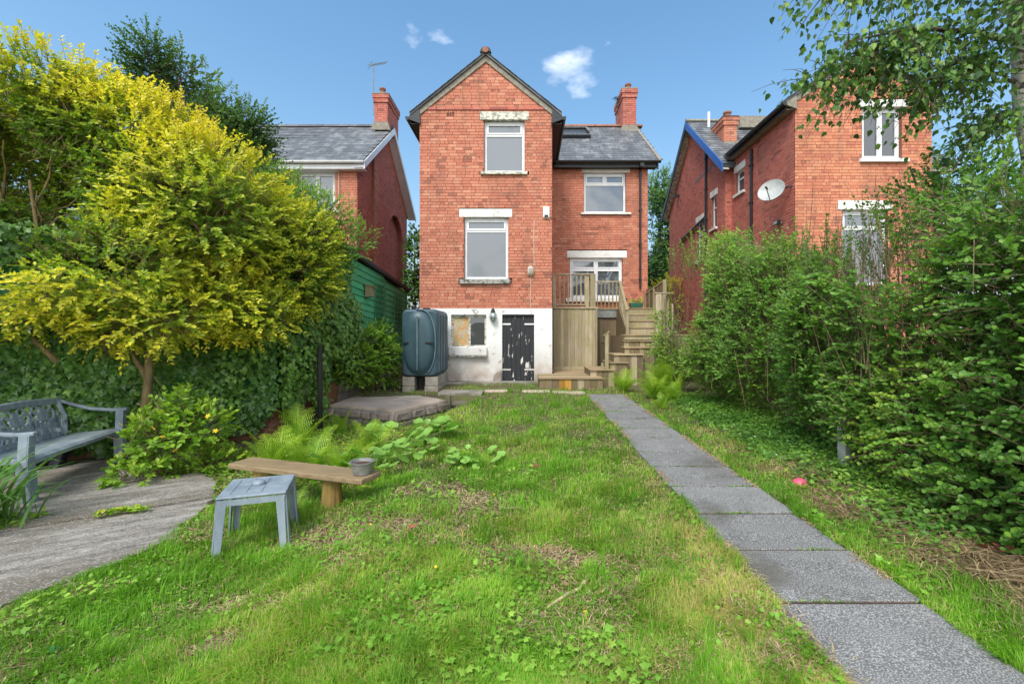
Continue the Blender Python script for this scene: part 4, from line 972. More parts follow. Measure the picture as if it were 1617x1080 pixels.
# recessed store under the deck with door
boards_v(1.96, 2.72, 13.62, PZ, 2.0, .11, M['deck_dark'])
MB().box(1.955, 2.72, 13.56, 13.61, 2.03, DZ - .035).build('beam', M['galv'], dk); MB().box(1.955, 2.74, 13.53, 13.6, DZ - .03, DZ + .002).build('beam', M['rail'], dk)
MB().box(2.22, 2.42, 13.58, 13.6, 1.30, 1.34).build('hasp', M['galv'], dk)
# railings
def post(x, y, z0, z1, w=.09, name='post', mat=None, cap=False):
    o = MB().box(x - w / 2, x + w / 2, y - w / 2, y + w / 2, z0, z1).build(name, mat or M['rail'], dk, bevel=.006)
    if cap: MB().box(x - w / 2 - .012, x + w / 2 + .012, y - w / 2 - .012, y + w / 2 + .012, z1 + .001, z1 + .02).build('post_cap', M['rail'], o)
def rail(a, b_, w=.07, h=.035, name='handrail'): MB().beam(a, b_, w, h).build(name, M['rail'], dk, bevel=.004)
RT = Z(433, YP)
post(.77, YP + .03, DZ, RT - .02); post(1.70, YP + .08, DZ, RT + .02, .1); 
MB().box(1.78, 1.93, YP + .0, YP + .045, DZ, RT - .02).build('post', M['rail'], dk, bevel=.005)
rail((.70, YP + .03, RT), (1.92, YP + .03, RT)); rail((.8, YP + .04, DZ + .07), (1.66, YP + .04, DZ + .07), .045, .035, 'bottom_rail')
for k in range(7): MB().box(.93 + k * .118 - .016, .93 + k * .118 + .016, YP + .02, YP + .055, DZ + .09, RT - .018).build('baluster', M['rail'], dk)
rail((1.86, YP + .04, RT - .05), (1.86, 13.56, RT - .07)); 
for k in range(4): MB().box(1.845, 1.88, YP + .2 + k * .15, YP + .235 + k * .15, DZ, RT - .07).build('baluster', M['rail'], dk)
R2 = Z(445, 13.6)
rail((1.9, 13.6, R2), (2.80, 13.6, R2)); post(1.98, 13.6, DZ, R2 - .02, .06); post(2.77, 13.58, DZ, R2 - .02, .07)
for k in range(6): MB().box(2.10 + k * .115 - .015, 2.10 + k * .115 + .015, 13.58, 13.615, DZ, R2 - .018).build('baluster', M['rail'], dk)
# stair rail falling toward the landing
LZ = 1.53
rail((2.77, 13.58, R2 + .01), (2.66, 12.1, Z(490, 12.1)), .075, .04); post(2.665, 12.1, LZ, Z(492, 12.1), .07)
rail((2.77, 13.5, DZ + .12), (2.665, 12.15, LZ + .12), .04, .04, 'bottom_rail')
for k in range(7):
    f_ = (k + .6) / 7.6; x_ = 2.77 - .105 * f_; y_ = 13.58 - 1.48 * f_; zt = R2 + (Z(490, 12.1) - R2) * f_; zb_ = DZ + .12 - .77 * f_
    MB().box(x_ - .012, x_ + .012, y_ - .015, y_ + .015, zb_, zt - .01).build('baluster', M['rail'], dk)
# upper flight
for i, (y_, z_) in enumerate(((12.30, 1.725), (12.61, 1.915), (12.92, 2.11), (13.22, 2.298))):
    MB().box(2.70, 3.80, y_ - .02, y_ + .32, z_ - .03, z_).build('tread', M['deck_h'], dk, bevel=.004)
    MB().box(2.71, 3.79, y_, y_ + .022, z_ - .195, z_ - .032).build('riser', M['deck_v'], dk, bevel=.003)
MB().prism([(12.3, 1.4), (12.3, 1.69), (13.2, 2.27), (13.6, 2.27), (13.6, 1.2), (12.3, 1.2)][::-1], 'x', 2.66, 2.69).build('stringer', M['deck_dark'], dk)
# landing
boards_x(2.50, 4.25, 11.72, 12.28, LZ, .14, M['deck_h']); MB().box(2.52, 4.25, 11.76, 11.79, LZ - .13, LZ - .03).build('fascia_board', M['deck_v'], dk, bevel=.003)
boards_v(3.20, 4.9, 11.74, .2, LZ - .04, .13, M['deck_dark'])
boards_v(2.52, 3.2, 11.80, .9, LZ - .14, .13, M['deck_dark'])
MB().box(2.50, 2.525, 11.8, 13.6, .3, LZ - .035).build('side_board', M['deck_dark'], dk)
# right posts on the landing
for (pxl_, pxr_, y_, zt) in ((1034.5, 1043.5, 11.8, Z(465, 11.8)), (1045, 1049, 12.3, Z(467, 12.3)), (1052, 1056, 11.95, Z(467, 11.95)), (1060, 1063, 11.8, Z(480, 11.8))):
    a_, b_ = X(pxl_, y_), X(pxr_, y_); MB().box(a_, b_, y_ - (b_ - a_) / 2, y_ + (b_ - a_) / 2, LZ, zt).build('post', M['rail'], dk, bevel=.006)
rail((X(1033, 11.8), 11.8, Z(463, 11.8)), (X(1062, 11.8), 11.85, Z(463, 11.8)), .12, .04); rail((X(1044, 11.8), 11.82, LZ + .06), (X(1066, 11.8), 11.82, LZ + .06), .04, .05, 'bottom_rail')
# winding lower flight
for (xa, xb, yf, z_, rot) in ((2.44, 3.26, 11.50, 1.385, .10), (2.42, 3.19, 11.34, 1.225, .04), (2.12, 2.87, 11.16, 1.055, 0), (1.99, 2.47, 11.04, .86, -.02), (1.50, 2.12, 10.86, .70, -.05)):
    tr = MB(); yb = 11.74 if xa > 2.3 else (11.9 if z_ > .9 else 12.0)
    tr.add([(xa, yf + .0, z_ - .035), (xb, yf - rot, z_ - .035), (xb, yb, z_ - .035), (xa, yb, z_ - .035), (xa, yf, z_), (xb, yf - rot, z_), (xb, yb, z_), (xa, yb, z_)], [(0, 3, 2, 1), (4, 5, 6, 7), (0, 1, 5, 4), (1, 2, 6, 5), (2, 3, 7, 6), (3, 0, 4, 7)])
    tr.build('tread', M['deck_h'], dk, bevel=.005)
    n_ = max(2, int((xb - xa - .04) / .12)); w_ = (xb - xa - .04) / n_
    for i in range(n_):
        x_ = xa + .02 + i * w_; y_ = yf + .035 - rot * (i + .5) / n_
        MB().box(x_ + .002, x_ + w_ - .002, y_, y_ + .02, .22, z_ - .037).build('board', M['deck_dark'] if i % 3 else M['deck_v'], dk)
    MB().box(xa + .01, xa + .03, yf + .06, yb - .01, .25, z_ - .037).build('side_board', M['deck_dark'], dk)
MB().box(X(955.5, 10.98), X(961, 10.98), 10.96, 11.02, .70, Z(527, 10.98)).build('newel_post', M['rail'], dk, bevel=.005)
MB().beam((X(951, 10.98), 10.99, Z(573, 10.98)), (X(951, 10.98), 10.99, .70), .05, .05).build('post', M['rail'], dk)
MB().beam((X(953, 10.98), 10.99, Z(530, 10.98)), (X(963, 10.98), 10.99, Z(523, 10.98)), .06, .03).build('handrail', M['rail'], dk)
# planter on the deck
a = thing('planter', 'green plastic trough with a small fern on the top of the deck steps', 'planter', (3.2, 13.35, DZ + .002))
MB().prism([(3.03, DZ + .01), (3.37, DZ + .01), (3.40, DZ + .15), (3.0, DZ + .15)], 'y', 13.28, 13.46).build('trough', simple('trough_green', (.02, .10, .06), None, .45, 8, .03), a, bevel=.01)
PLANTER = a
# lattice fence panel behind the steps, stepping up the boundary
fp = thing('fence_panel', 'brown slatted fence panel rising beside the top of the deck steps', 'fence', (3.75, 13.4, 2.3))
for (ya, yb) in ((12.45, 13.35), (13.4, 14.3)):
    zt = lambda y: 2.99 - .10 * (y - 12.45)
    for k in range(9):
        z_ = DZ + .02 + k * .072; MB().beam((3.74 + .005 * (k % 2), ya, z_), (3.74 + .005 * (k % 2), yb, z_ + .0), .012, .062).build('slat', M['deck_dark'], fp)
    MB().beam((3.74, ya, zt(ya)), (3.74, yb, zt(yb)), .05, .03).build('top_rail', M['rail'], fp)
    MB().box(3.70, 3.73, (ya + yb) / 2 - .02, (ya + yb) / 2 + .02, DZ - .4, 2.88).build('batten', M['deck_dark'], fp)
for y_ in (12.42, 13.37, 14.32): MB().box(3.70, 3.79, y_ - .04, y_ + .04, 1.4, 3.02 - .1 * (y_ - 12.4)).build('post', M['deck_v'], fp)

# ================================================================ oil tank on its piers
tk = thing('oil_tank', 'dark blue-green plastic oil tank standing between the shed and the white basement wall', 'tank', (-2.37, 10.7, .60))
x0, x1, y0, y1, z0, z1 = -2.79, -1.975, 10.12, 11.45, .60, 2.10
mb = MB(); rings = []
def rrect(yy, inset, zi=0):
    """rounded outline in xz"""
    a, b_, c_, d = x0 + inset, x1 - inset, z0 + inset * .6, z1 - inset - zi; r_ = .12; pts = []
    for (cx, cz, t0) in ((b_ - r_, c_ + r_, -90), (b_ - r_, d - r_, 0), (a + r_, d - r_, 90), (a + r_, c_ + r_, 180)):
        for k in range(5): t_ = R(t0 + 22.5 * k); pts.append((cx + r_ * math.cos(t_), yy, cz + r_ * math.sin(t_)))
    return pts
prof = [(10.12, .05), (10.15, .015), (10.22, .0), (10.33, 0), (10.36, .03), (10.44, .03), (10.47, 0), (10.68, 0), (10.71, .03), (10.79, .03), (10.82, 0), (11.05, 0), (11.08, .03), (11.16, .03), (11.19, 0), (11.38, 0), (11.45, .05)]
for yy, ins in prof: rings.append(rrect(yy, ins))
n = len(rings[0])
for r_ in rings: mb.v += r_
for i in range(len(rings) - 1):
    for k in range(n): mb.f.append((i * n + k, (i + 1) * n + k, (i + 1) * n + (k + 1) % n, i * n + (k + 1) % n))
mb.f += [tuple(range(n)), tuple((len(rings) - 1) * n + k for k in range(n - 1, -1, -1))]
mb.build('tank_body', M['tank'], tk, bevel=.012)
# ovoid end pod with a crease and two hand slots
mb = MB(); cx, cz = -2.40, 1.345; rx, rz = .372, .745; nu, nv = 28, 8
for j in range(nv + 1):
    q = j / nv; dpt = .0 if j == nv else math.cos(q * math.pi / 2) ** .8
    for k in range(nu):
        t_ = 2 * math.pi * k / nu; ct, st = math.cos(t_), math.sin(t_)
        px_ = cx + rx * q * math.copysign(abs(ct) ** .85, ct); pz = cz + rz * q * math.copysign(abs(st) ** .85, st)
        cre = .045 * math.exp(-((px_ - cx) / .05) ** 2) * (1 - q)
        mb.v.append((px_, 10.13 - .10 * (1 - q ** 5) - .02 - cre + (.0 if j < nv else .05), pz))
for j in range(nv):
    for k in range(nu): mb.f.append((j * nu + k, j * nu + (k + 1) % nu, (j + 1) * nu + (k + 1) % nu, (j + 1) * nu + k))
mb.build('end_pod', M['tank'], tk, smooth=True)
# rim of the pod
rim = [(cx + rx * 1.0 * math.copysign(abs(math.cos(t_)) ** .85, math.cos(t_)), 10.105, cz + rz * math.copysign(abs(math.sin(t_)) ** .85, math.sin(t_))) for t_ in np.linspace(-math.pi / 2 + .5, math.pi / 2 + .1, 24)]
MB().tube(rim, .016, 6).build('pod_rim', M['tank_rib'], tk, smooth=True)
MB().beam((cx, 9.965, cz + .6), (cx, 9.965, cz - .6), .035, .03, up=(0, 1, 0)).build('crease', M['tank_rib'], tk, bevel=.01)
for (a_, b_) in ((cx - .33, cx - .20), (cx + .17, cx + .34)): MB().box(a_, b_, 10.0, 10.1, cz - .015, cz + .02).build('hand_slot', M['blackpipe'], tk)
for yy in (10.275, 10.575, 10.94): MB().box(x1 - .012, x1 + .008, yy - .03, yy + .03, z0 + .10, z1 - .14).build('side_rib', M['tank_rib'], tk, bevel=.006)
MB().lathe([(.10, 0), (.10, .05), (.08, .07)], (-2.4, 10.9, z1 - .005), 16).build('filler_cap', M['blackpipe'], tk)
MB().lathe([(.05, 0), (.05, .06), (.07, .065), (.06, .1)], (-2.6, 10.5, z1 - .005), 12).build('vent_cap', M['blackpipe'], tk)
pr = thing('tank_plinth', 'low block plinth carrying the blue-green oil tank', 'plinth', (-2.4, 10.7, .25))
for (a_, b_, ya, yb) in ((-2.28, -1.98, 10.14, 10.5), (-2.28, -1.98, 10.505, 10.9), (-2.28, -1.98, 10.905, 11.4), (-2.78, -2.5, 10.14, 10.6), (-2.78, -2.5, 10.605, 11.1)):
    for k in range(2):
        s_ = random.uniform(0, .012); MB().box(a_ + s_, b_ - s_ * .3, ya + s_, yb, .18 + k * .21, .18 + (k + 1) * .21 - .008).build('block', M['block'], pr, bevel=.008)
MB().box(-2.44, -2.285, 10.3, 11.3, .15, .58).build('infill', M['dark_in'], pr)

# ================================================================ rubble terrace with flagstones, and concrete garden steps
te = thing('stone_terrace', 'low rubble stone terrace topped with cracked flagstones beside the garden steps', 'terrace', (-2.3, 8.7, 0))
TP = [(-3.62, 8.35), (-2.26, 7.74), (-1.56, 8.98), (-2.35, 9.75), (-3.62, 9.6)]
core = [(p[0] * .97 - .07, p[1] * .985 + .13) for p in TP]
slab_poly(core, .21, .45, 'core', M['block'], te)
def wallstones(p, q, z0, z1, parent, mat, seed, sz=.22, name='stone'):
    rr = random.Random(seed); p, q = Vector((*p, 0)), Vector((*q, 0)); d = (q - p); L_ = d.length; d.normalize(); nn = Vector((d.y, -d.x, 0)); z = z0
    while z < z1 - .03:
        h = min(rr.uniform(.12, .22), z1 - z); u = 0
        while u < L_:
            w = min(rr.uniform(.13, sz * 1.5), L_ - u + .02); c_ = p + d * (u + w / 2) + Vector((0, 0, z + h / 2)) - nn * .05
            mb = MB(); pts = []
            for i in (-1, 1):
                for j in (-1, 1):
                    for k in (-1, 1):
                        pts.append(c_ + d * (i * (w / 2 - .008) * rr.uniform(.8, 1.0)) + nn * (j * .1 * rr.uniform(.75, 1.1)) + Vector((0, 0, k * (h / 2 - .005) * rr.uniform(.78, 1.0))))
            mb.add(pts, [(0, 1, 3, 2), (4, 6, 7, 5), (0, 4, 5, 1), (2, 3, 7, 6), (0, 2, 6, 4), (1, 5, 7, 3)]); mb.build(name, mat, parent, bevel=.022); u += w
        z += h
for (i, j) in ((0, 1), (1, 2), (4, 0)): wallstones(TP[i], TP[j], -.12, .20, te, M['stone'], 40 + i, .30)
flags = [[TP[0], (-2.62, 7.98), (-2.2, 8.75), (-2.72, 9.1)], [(-2.61, 7.97), TP[1], (-1.86, 8.44), (-2.19, 8.74)], [TP[0], (-2.73, 9.11), (-2.62, 9.68), TP[4]], [(-2.715, 9.095), (-2.19, 8.755), (-1.855, 8.455), TP[2], TP[3], (-2.61, 9.67)]]
for fl in flags:
    c_ = (sum(p[0] for p in fl) / len(fl), sum(p[1] for p in fl) / len(fl)); slab_poly([(c_[0] + (p[0] - c_[0]) * .985, c_[1] + (p[1] - c_[1]) * .985) for p in fl], .245 + random.uniform(-.004, .004), .045, 'flagstone', M['flag'], te)
stp = thing('garden_steps', 'three worn concrete steps between the stone terrace and the lawn', 'steps', (-1.3, 9.2, 0))
for (a_, b_, c_, d_, z_) in ((-1.50, -1.03, 8.62, 9.15, .07), (-1.50, -.96, 9.05, 9.55, .185), (-1.86, -.94, 9.5, 10.05, .315)):
    MB().box(a_, b_, c_, d_, z_ - .07, z_).build('tread', M['block'], stp, bevel=.015); MB().box(a_ + .03, b_ - .03, c_ + .05, d_, z_ - .2, z_ - .072).build('riser', M['stone'], stp, bevel=.015)
MB().box(-1.60, -1.51, 9.0, 9.12, 0, .33).build('edge_post', M['block'], stp, bevel=.01)
sl = empty('paving', (.3, 10, .27)); tag(sl, 'thin stone slabs let into the grass near the platform', kind='structure')
for (a_, b_, ya, yb) in ((-.1, .5, 9.95, 10.2), (.55, 1.25, 9.75, 10.0), (-.95, -.2, 10.1, 10.35)): MB().box(a_, b_, ya, yb, .2, Hs((a_ + b_) / 2, ya) + .03).build('paving_slab', M['flag'], sl, bevel=.01)

# ================================================================ boundary wall, green fence and shed at the left
BW = [(-3.72, 14.8), (-3.86, 9.3), (-3.92, 7.0), (-5.2, 5.95), (-6.6, 4.6), (-7.6, 2.2), (-7.9, -1)]
gw = thing('garden_wall', 'low brick and concrete boundary wall under the ivy and green shed', 'wall', (-3.9, 7, 0))
for i in range(len(BW) - 1):
    p, q = Vector((*BW[i], 0)), Vector((*BW[i + 1], 0)); d = (q - p).normalized()
    if i < 1:
        k = 0; u = 0; L_ = (q - p).length
        while u < L_:
            w = min(.9, L_ - u)
            for kk in range(2):
                MB().beam(p + d * (u + .006) + Vector((-.09, 0, .05 + kk * .27 + .13)), p + d * (u + w - .006) + Vector((-.09, 0, .05 + kk * .27 + .13)), .19, .262).build('block', M['block'], gw, bevel=.012)
            u += w
    else:
        ang = math.atan2(d.y, d.x)
        O_ = q; an = math.atan2(-d.y, -d.x)
        if i <= 3: wall_plane(gw, (O_.x, O_.y), an, -.12, .62, const(0, (q - p).length), [], M['old_brick'], seed=60 + i, thick=.2, name='wall_core', n_ind=60 if i == 2 else 0)
        else: MB().beam(p + Vector((0, 0, .25)), q + Vector((0, 0, .25)), .2, .74).build('wall_core', M['stone'], gw)
# shed: long side faces +x
sh = thing('garden_shed', 'long green shiplap shed with two trellises beyond the ivy', 'shed', (-5, 11, .6))
xs = -3.93; ya, yb = 7.0, 14.9
ze = lambda y: 3.31 - .082 * (y - 10.3); zt0 = lambda y, k: .60 + .155 * k + -.045 * (y - 7.0)
MB().add([(xs - .06, ya, .5), (xs - .06, yb, .4), (-6.6, yb, .4), (-6.6, ya, .5), (xs - .06, ya, ze(ya) - .02), (xs - .06, yb, ze(yb) - .02), (-6.6, yb, ze(yb) + .35), (-6.6, ya, ze(ya) + .35)], [(0, 1, 2, 3), (7, 6, 5, 4), (4, 5, 1, 0), (5, 6, 2, 1), (6, 7, 3, 2), (7, 4, 0, 3)]).build('shed_body', M['green_wood2'], sh)
for k in range(20):
    for (a_, b_) in ((ya, 10.15), (10.155, 12.6), (12.605, yb)):
        # clip where the eave comes down
        yy1 = b_; 
        if zt0(a_, k) + .15 > ze(a_) - .03: continue
        MB().add([(xs - .055, a_, zt0(a_, k)), (xs - .055, yy1, zt0(yy1, k)), (xs + .0, yy1, zt0(yy1, k)), (xs + .0, a_, zt0(a_, k)), (xs - .055, a_, zt0(a_, k + 1) - .004), (xs - .055, yy1, zt0(yy1, k + 1) - .004), (xs - .022, yy1, zt0(yy1, k + 1) - .004), (xs - .022, a_, zt0(a_, k + 1) - .004)],
                 [(0, 1, 2, 3), (7, 6, 5, 4), (0, 4, 5, 1), (1, 5, 6, 2), (2, 6, 7, 3), (3, 7, 4, 0)]).build('plank', M['green_wood'], sh)
for y_ in (10.15, 12.6, 14.88): MB().box(xs - .02, xs + .018, y_ - .03, y_ + .03, .35, ze(y_) - .08).build('cover_strip', M['green_wood2'], sh)
MB().beam((xs + .04, ya - .1, ze(ya - .1) + .05), (xs + .04, yb + .1, ze(yb + .1) + .05), .11, .11).build('gutter', M['felt'], sh, bevel=.02)
MB().add([(xs + .02, ya - .1, ze(ya) + .11), (xs + .02, yb + .1, ze(yb) + .11), (-6.7, yb + .1, ze(yb) + .5), (-6.7, ya - .1, ze(ya) + .5), (xs + .02, ya - .1, ze(ya) + .08), (xs + .02, yb + .1, ze(yb) + .08), (-6.7, yb + .1, ze(yb) + .46), (-6.7, ya - .1, ze(ya) + .46)], [(0, 1, 2, 3), (7, 6, 5, 4), (4, 5, 1, 0), (5, 6, 2, 1), (6, 7, 3, 2), (7, 4, 0, 3)]).build('roof', M['felt'], sh)
for (y0_, y1_, zb_, zt_, lb) in ((11.75, 12.35, 1.80, 2.86, ''), (13.45, 14.15, 1.75, 2.72, '')):
    tr = MB()
    for k in range(4): y_ = y0_ + (y1_ - y0_) * k / 3; tr.box(xs + .02, xs + .045, y_ - .014, y_ + .014, zb_, zt_)
    for k in range(8): z_ = zb_ + .03 + (zt_ - zb_ - .06) * k / 7; tr.box(xs + .046, xs + .066, y0_, y1_, z_ - .012, z_ + .012)
    tr.build('trellis', M['green_wood2'], sh)
bb = thing('nest_box', 'small wooden nest box on the green shed wall', 'nest box', (xs + .1, 11.1, 2.4))
zb_ = Z(469, 11.1); MB().prism([(xs + .02, zb_), (xs + .19, zb_), (xs + .19, zb_ + .24), (xs + .02, zb_ + .29)], 'y', 11.0, 11.2).build('box', M['deck_v'], bb, bevel=.004)
MB().beam((xs + .0, 11.1, zb_ + .305), (xs + .24, 11.1, zb_ + .245), .25, .02).build('lid', M['bench_wood'], bb); MB().lathe([(.016, 0), (.016, .004)], (xs + .191, 11.1, zb_ + .17), 10, axis='x').build('entrance_hole', M['dark_in'], bb)
# green board fence closing the corner behind the big shrub
gf = thing('board_fence', 'dark green board fence glimpsed through the ivy behind the golden shrub', 'fence', (-5.2, 6, .6))
for i in (2, 3, 4):
    p, q = Vector((*BW[i], 0)), Vector((*BW[i + 1], 0)); d = (q - p).normalized(); nn = Vector((d.y, -d.x, 0)) * -1
    for k in range(10):
        MB().beam(p + Vector((0, 0, .72 + k * .17)) - nn * .0, q + Vector((0, 0, .72 + k * .17)), .02, .162).build('board', M['green_wood'], gf)
    MB().box(q.x - .05, q.x + .05, q.y - .05, q.y + .05, .5, 2.45).build('post', M['green_wood2'], gf)
dp = tag(MB().tube([(-3.3, 7.28, -.1), (-3.3, 7.28, .6), (-3.31, 7.29, 1.35)], .04, 10).build('drainpipe', M['blackpipe'], origin=(-3.3, 7.28, -.1)), 'black pipe standing upright in the ivy left of the stone terrace', 'pipe')
tag(MB().tube([(-3.35, 14.5, .4), (-3.35, 14.5, Z(458, 14.5))], .05, 8).build('drainpipe', M['terracotta'], origin=(-3.35, 14.5, .4)), 'brown pipe at the left corner of the middle house behind the tank', 'pipe')

# ================================================================ plastic bench
bn = thing('garden_bench', 'weathered blue-grey plastic garden bench with leaf pattern back', 'bench', (-5.04, 4.80, Hs(-4.9, 4.8) + .045), R(105))
# local: +x runs from the near end to the far end, -y is the front
BWd = 1.44; hx = BWd / 2
def seat_pt(u, v): return (u, v, .40 - .03 * math.cos(v * 3) + .0)
mb = MB(); nu, nv = 2, 6; prof = [(-.28, .355), (-.285, .395), (-.26, .412), (-.1, .40), (.12, .385), (.2, .39)]
mb.prism(prof + [(.2, .36), (-.25, .352)], 'x', -hx + .03, hx - .03); mb.build('seat', M['plastic'], bn, local=True, bevel=.008)
# back panel: leaf lattice inside a frame, leaning back
def bk(u, h): return Vector((u, .19 + (h - .39) * .30, h))
fr = MB(); top = [bk(-hx + .06, .72), bk(-hx * .55, .785), bk(0, .80), bk(hx * .55, .785), bk(hx - .06, .72)]
tt = []
for i in range(17):
    s_ = i / 16; u = -hx + .04 + (BWd - .08) * s_; tt.append(bk(u, .765 + .045 * math.sin(math.pi * s_)))
for i in range(16): fr.beam(tt[i], tt[i + 1] + (tt[i + 1] - tt[i]) * .12, .035, .07)
fr.build('back_rail', M['plastic'], bn, local=True, bevel=.012)
for s_ in (-1, 1):
    st = MB(); st.beam(bk(s_ * (hx - .08), .78), bk(s_ * (hx - .05), .60), .05, .045); st.beam(bk(s_ * (hx - .05), .61), bk(s_ * (hx - .16), .38), .055, .045); st.build('back_post', M['plastic'], bn, local=True, bevel=.01)
lat = MB(); rr = random.Random(5)
def ring(cu, ch, ru, rh, ang, w=.011):
    pts = []
    for k in range(13):
        t_ = 2 * math.pi * k / 12; a, b_ = ru * math.cos(t_), rh * math.sin(t_); pts.append(bk(cu + a * math.cos(ang) - b_ * math.sin(ang), ch + a * math.sin(ang) + b_ * math.cos(ang)))
    for i in range(12): lat.beam(pts[i], pts[i + 1], .016, w * 1.6)
def leafy(cu, ch, L_, ang, w=.05):
    pts = []
    for (a, b_) in ((0, 0), (w * .8, L_ * .3), (w, L_ * .6), (0, L_), (-w, L_ * .6), (-w * .8, L_ * .3)): pts.append((cu + a * math.cos(ang) - b_ * math.sin(ang), ch + a * math.sin(ang) + b_ * math.cos(ang)))
    f_ = [bk(*p) + Vector((0, -.009, 0)) for p in pts]; g_ = [bk(*p) + Vector((0, .009, 0)) for p in pts]; n_ = 6
    lat.add(f_ + g_, [tuple(range(n_)), tuple(range(2 * n_ - 1, n_ - 1, -1))] + [(i, n_ + i, n_ + (i + 1) % n_, (i + 1) % n_) for i in range(n_)])
for c_ in (-.36, .0, .36):
    for (du, dh, ru, rh, an) in ((-.05, .50, .05, .08, .3), (.06, .50, .05, .08, -.35), (0, .66, .045, .07, 0), (-.11, .64, .05, .075, .5), (.11, .64, .05, .075, -.5), (-.17, .58, .04, .09, .15), (.17, .58, .04, .09, -.15), (-.08, .72, .04, .05, .9), (.08, .72, .04, .05, -.9)):
        ring(c_ + du, dh, ru, rh, an)
    for (du, dh, L_, an, w) in ((0, .42, .16, 0, .035), (-.02, .44, .2, .55, .035), (.02, .44, .2, -.55, .035), (-.09, .53, .14, .9, .03), (.09, .53, .14, -.9, .03), (-.05, .58, .12, .2, .03), (.05, .58, .12, -.2, .03), (-.15, .48, .12, .2, .04), (.15, .48, .12, -.2, .04), (0, .6, .14, .0, .025)):
        leafy(c_ + du, dh, L_, an, w)
for k in range(15):
    u = -.52 + k * 1.04 / 14; lat.beam(bk(u, .40), bk(u + rr.uniform(-.07, .07), .49), .014, .045)
lat.build('back_panel', M['plastic'], bn, local=True)
for k in range(1): MB().prism([(-.58, .385), (.58, .385), (.50, .44), (.3, .46), (-.3, .46), (-.5, .44)], 'y', .185, .203).build('back_apron', M['plastic'], bn, local=True, bevel=.003)
for s_ in (-1, 1):
    xa = s_ * hx; ar = MB(); pts = [bk(s_ * (hx - .04), .775), Vector((xa - s_ * .01, .18, .715)), Vector((xa, .02, .66)), Vector((xa, -.2, .635)), Vector((xa, -.335, .64))]
    for i in range(4): ar.beam(pts[i], pts[i + 1] + (pts[i + 1] - pts[i]).normalized() * .015, .06, .035)
    ar.build('armrest', M['plastic'], bn, local=True, bevel=.01)
    lg = MB()   # front leg: open channel of three ribs flaring to the floor
    for (dx, dy, w, d) in ((0, -.325, .10, .02), (-.042 * s_, -.285, .016, .085), (.045 * s_, -.285, .016, .085)):
        a, b_ = Vector((xa - s_ * .02 + dx, dy, 0)), Vector((xa + dx, dy + .02, .40)); lg.beam(a, b_, w, d, up=(0, 1, 0))
    for (dx, dy, w, d) in ((0, -.305, .08, .02), (-.034 * s_, -.27, .014, .07), (.036 * s_, -.27, .014, .07)):
        lg.beam((xa + dx, dy, .40), (xa + dx, dy - .01, .63), w, d, up=(0, 1, 0))
    lg.build('leg', M['plastic'], bn, local=True, bevel=.004)
    MB().beam((xa - s_ * .12, .30, 0), (xa - s_ * .05, .21, .37), .12, .11, up=(0, 1, 0)).build('leg', M['plastic_dark'], bn, local=True, bevel=.015)
MB().prism([(-hx, .395), (hx, .395), (hx, .30), (hx - .07, .34), (hx - .22, .355), (-hx + .22, .355), (-hx + .07, .34), (-hx, .30)][::-1], 'y', -.30, -.283).build('apron', M['plastic'], bn, local=True, bevel=.004)

# ================================================================ plastic stool table
tb = thing('side_table', 'small blue-grey plastic side table standing on the lawn', 'table', (-2.06, 3.50, Hs(-2.06, 3.5) - .01), R(19)); tb.scale = (1, 1, 1.1)
s_ = .225; MB().box(-s_, s_, -s_, s_, .395, .412).build('table_top', M['plastic'], tb, local=True, bevel=.01)
for (a_, b_) in ((-1, 0), (1, 0), (0, -1), (0, 1)):
    pts = [(-s_ + .004, .39), (s_ - .004, .39), (s_ - .03, .335), (s_ - .07, .352), (-s_ + .07, .352), (-s_ + .03, .335)]
    mb = MB()
    if a_: mb.prism(pts[::-1], 'x', a_ * (s_ - .006) - .005, a_ * (s_ - .006) + .005)
    else: mb.prism(pts, 'y', b_ * (s_ - .006) - .005, b_ * (s_ - .006) + .005)
    mb.build('apron', M['plastic'], tb, local=True)
MB().lathe([(.045, .0), (.045, .018), (.03, .03), (.0, .034)], (0, .02, .41), 16).build('hole_cap', M['plastic'], tb, local=True, smooth=True)
for k in range(3):
    MB().box(-.15 + k * .1, -.147 + k * .1, -.17, .17, .4121, .4155).build('rib', M['plastic'], tb, local=True)
for i in (-1, 1):
    for j in (-1, 1):
        lg = MB(); f = 1.10
        lg.beam((i * (s_ * f), j * (s_ * f - .04), 0), (i * (s_ - .01), j * (s_ - .045), .37), .07, .012, up=(1, 0, 0)) if False else None
        # two leaves of an L section
        for (ax) in (0, 1):
            a0 = [0, 0]; 
            if ax == 0: q0 = Vector((i * (s_ + .022), j * (s_ + .0), 0)); q1 = Vector((i * (s_ - .008), j * (s_ - .03), .39)); lg.beam(q0 - Vector((0, j * .012, 0)), q1 - Vector((0, j * .012, 0)), .009, .040, up=(0, 1, 0), taper=1.45)
            else: q0 = Vector((i * (s_ + .0), j * (s_ + .022), 0)); q1 = Vector((i * (s_ - .03), j * (s_ - .008), .39)); lg.beam(q0 - Vector((i * .012, 0, 0)), q1 - Vector((i * .012, 0, 0)), .040, .009, up=(0, 1, 0), taper=1.45)
        lg.build('leg', M['plastic'], tb, local=True)
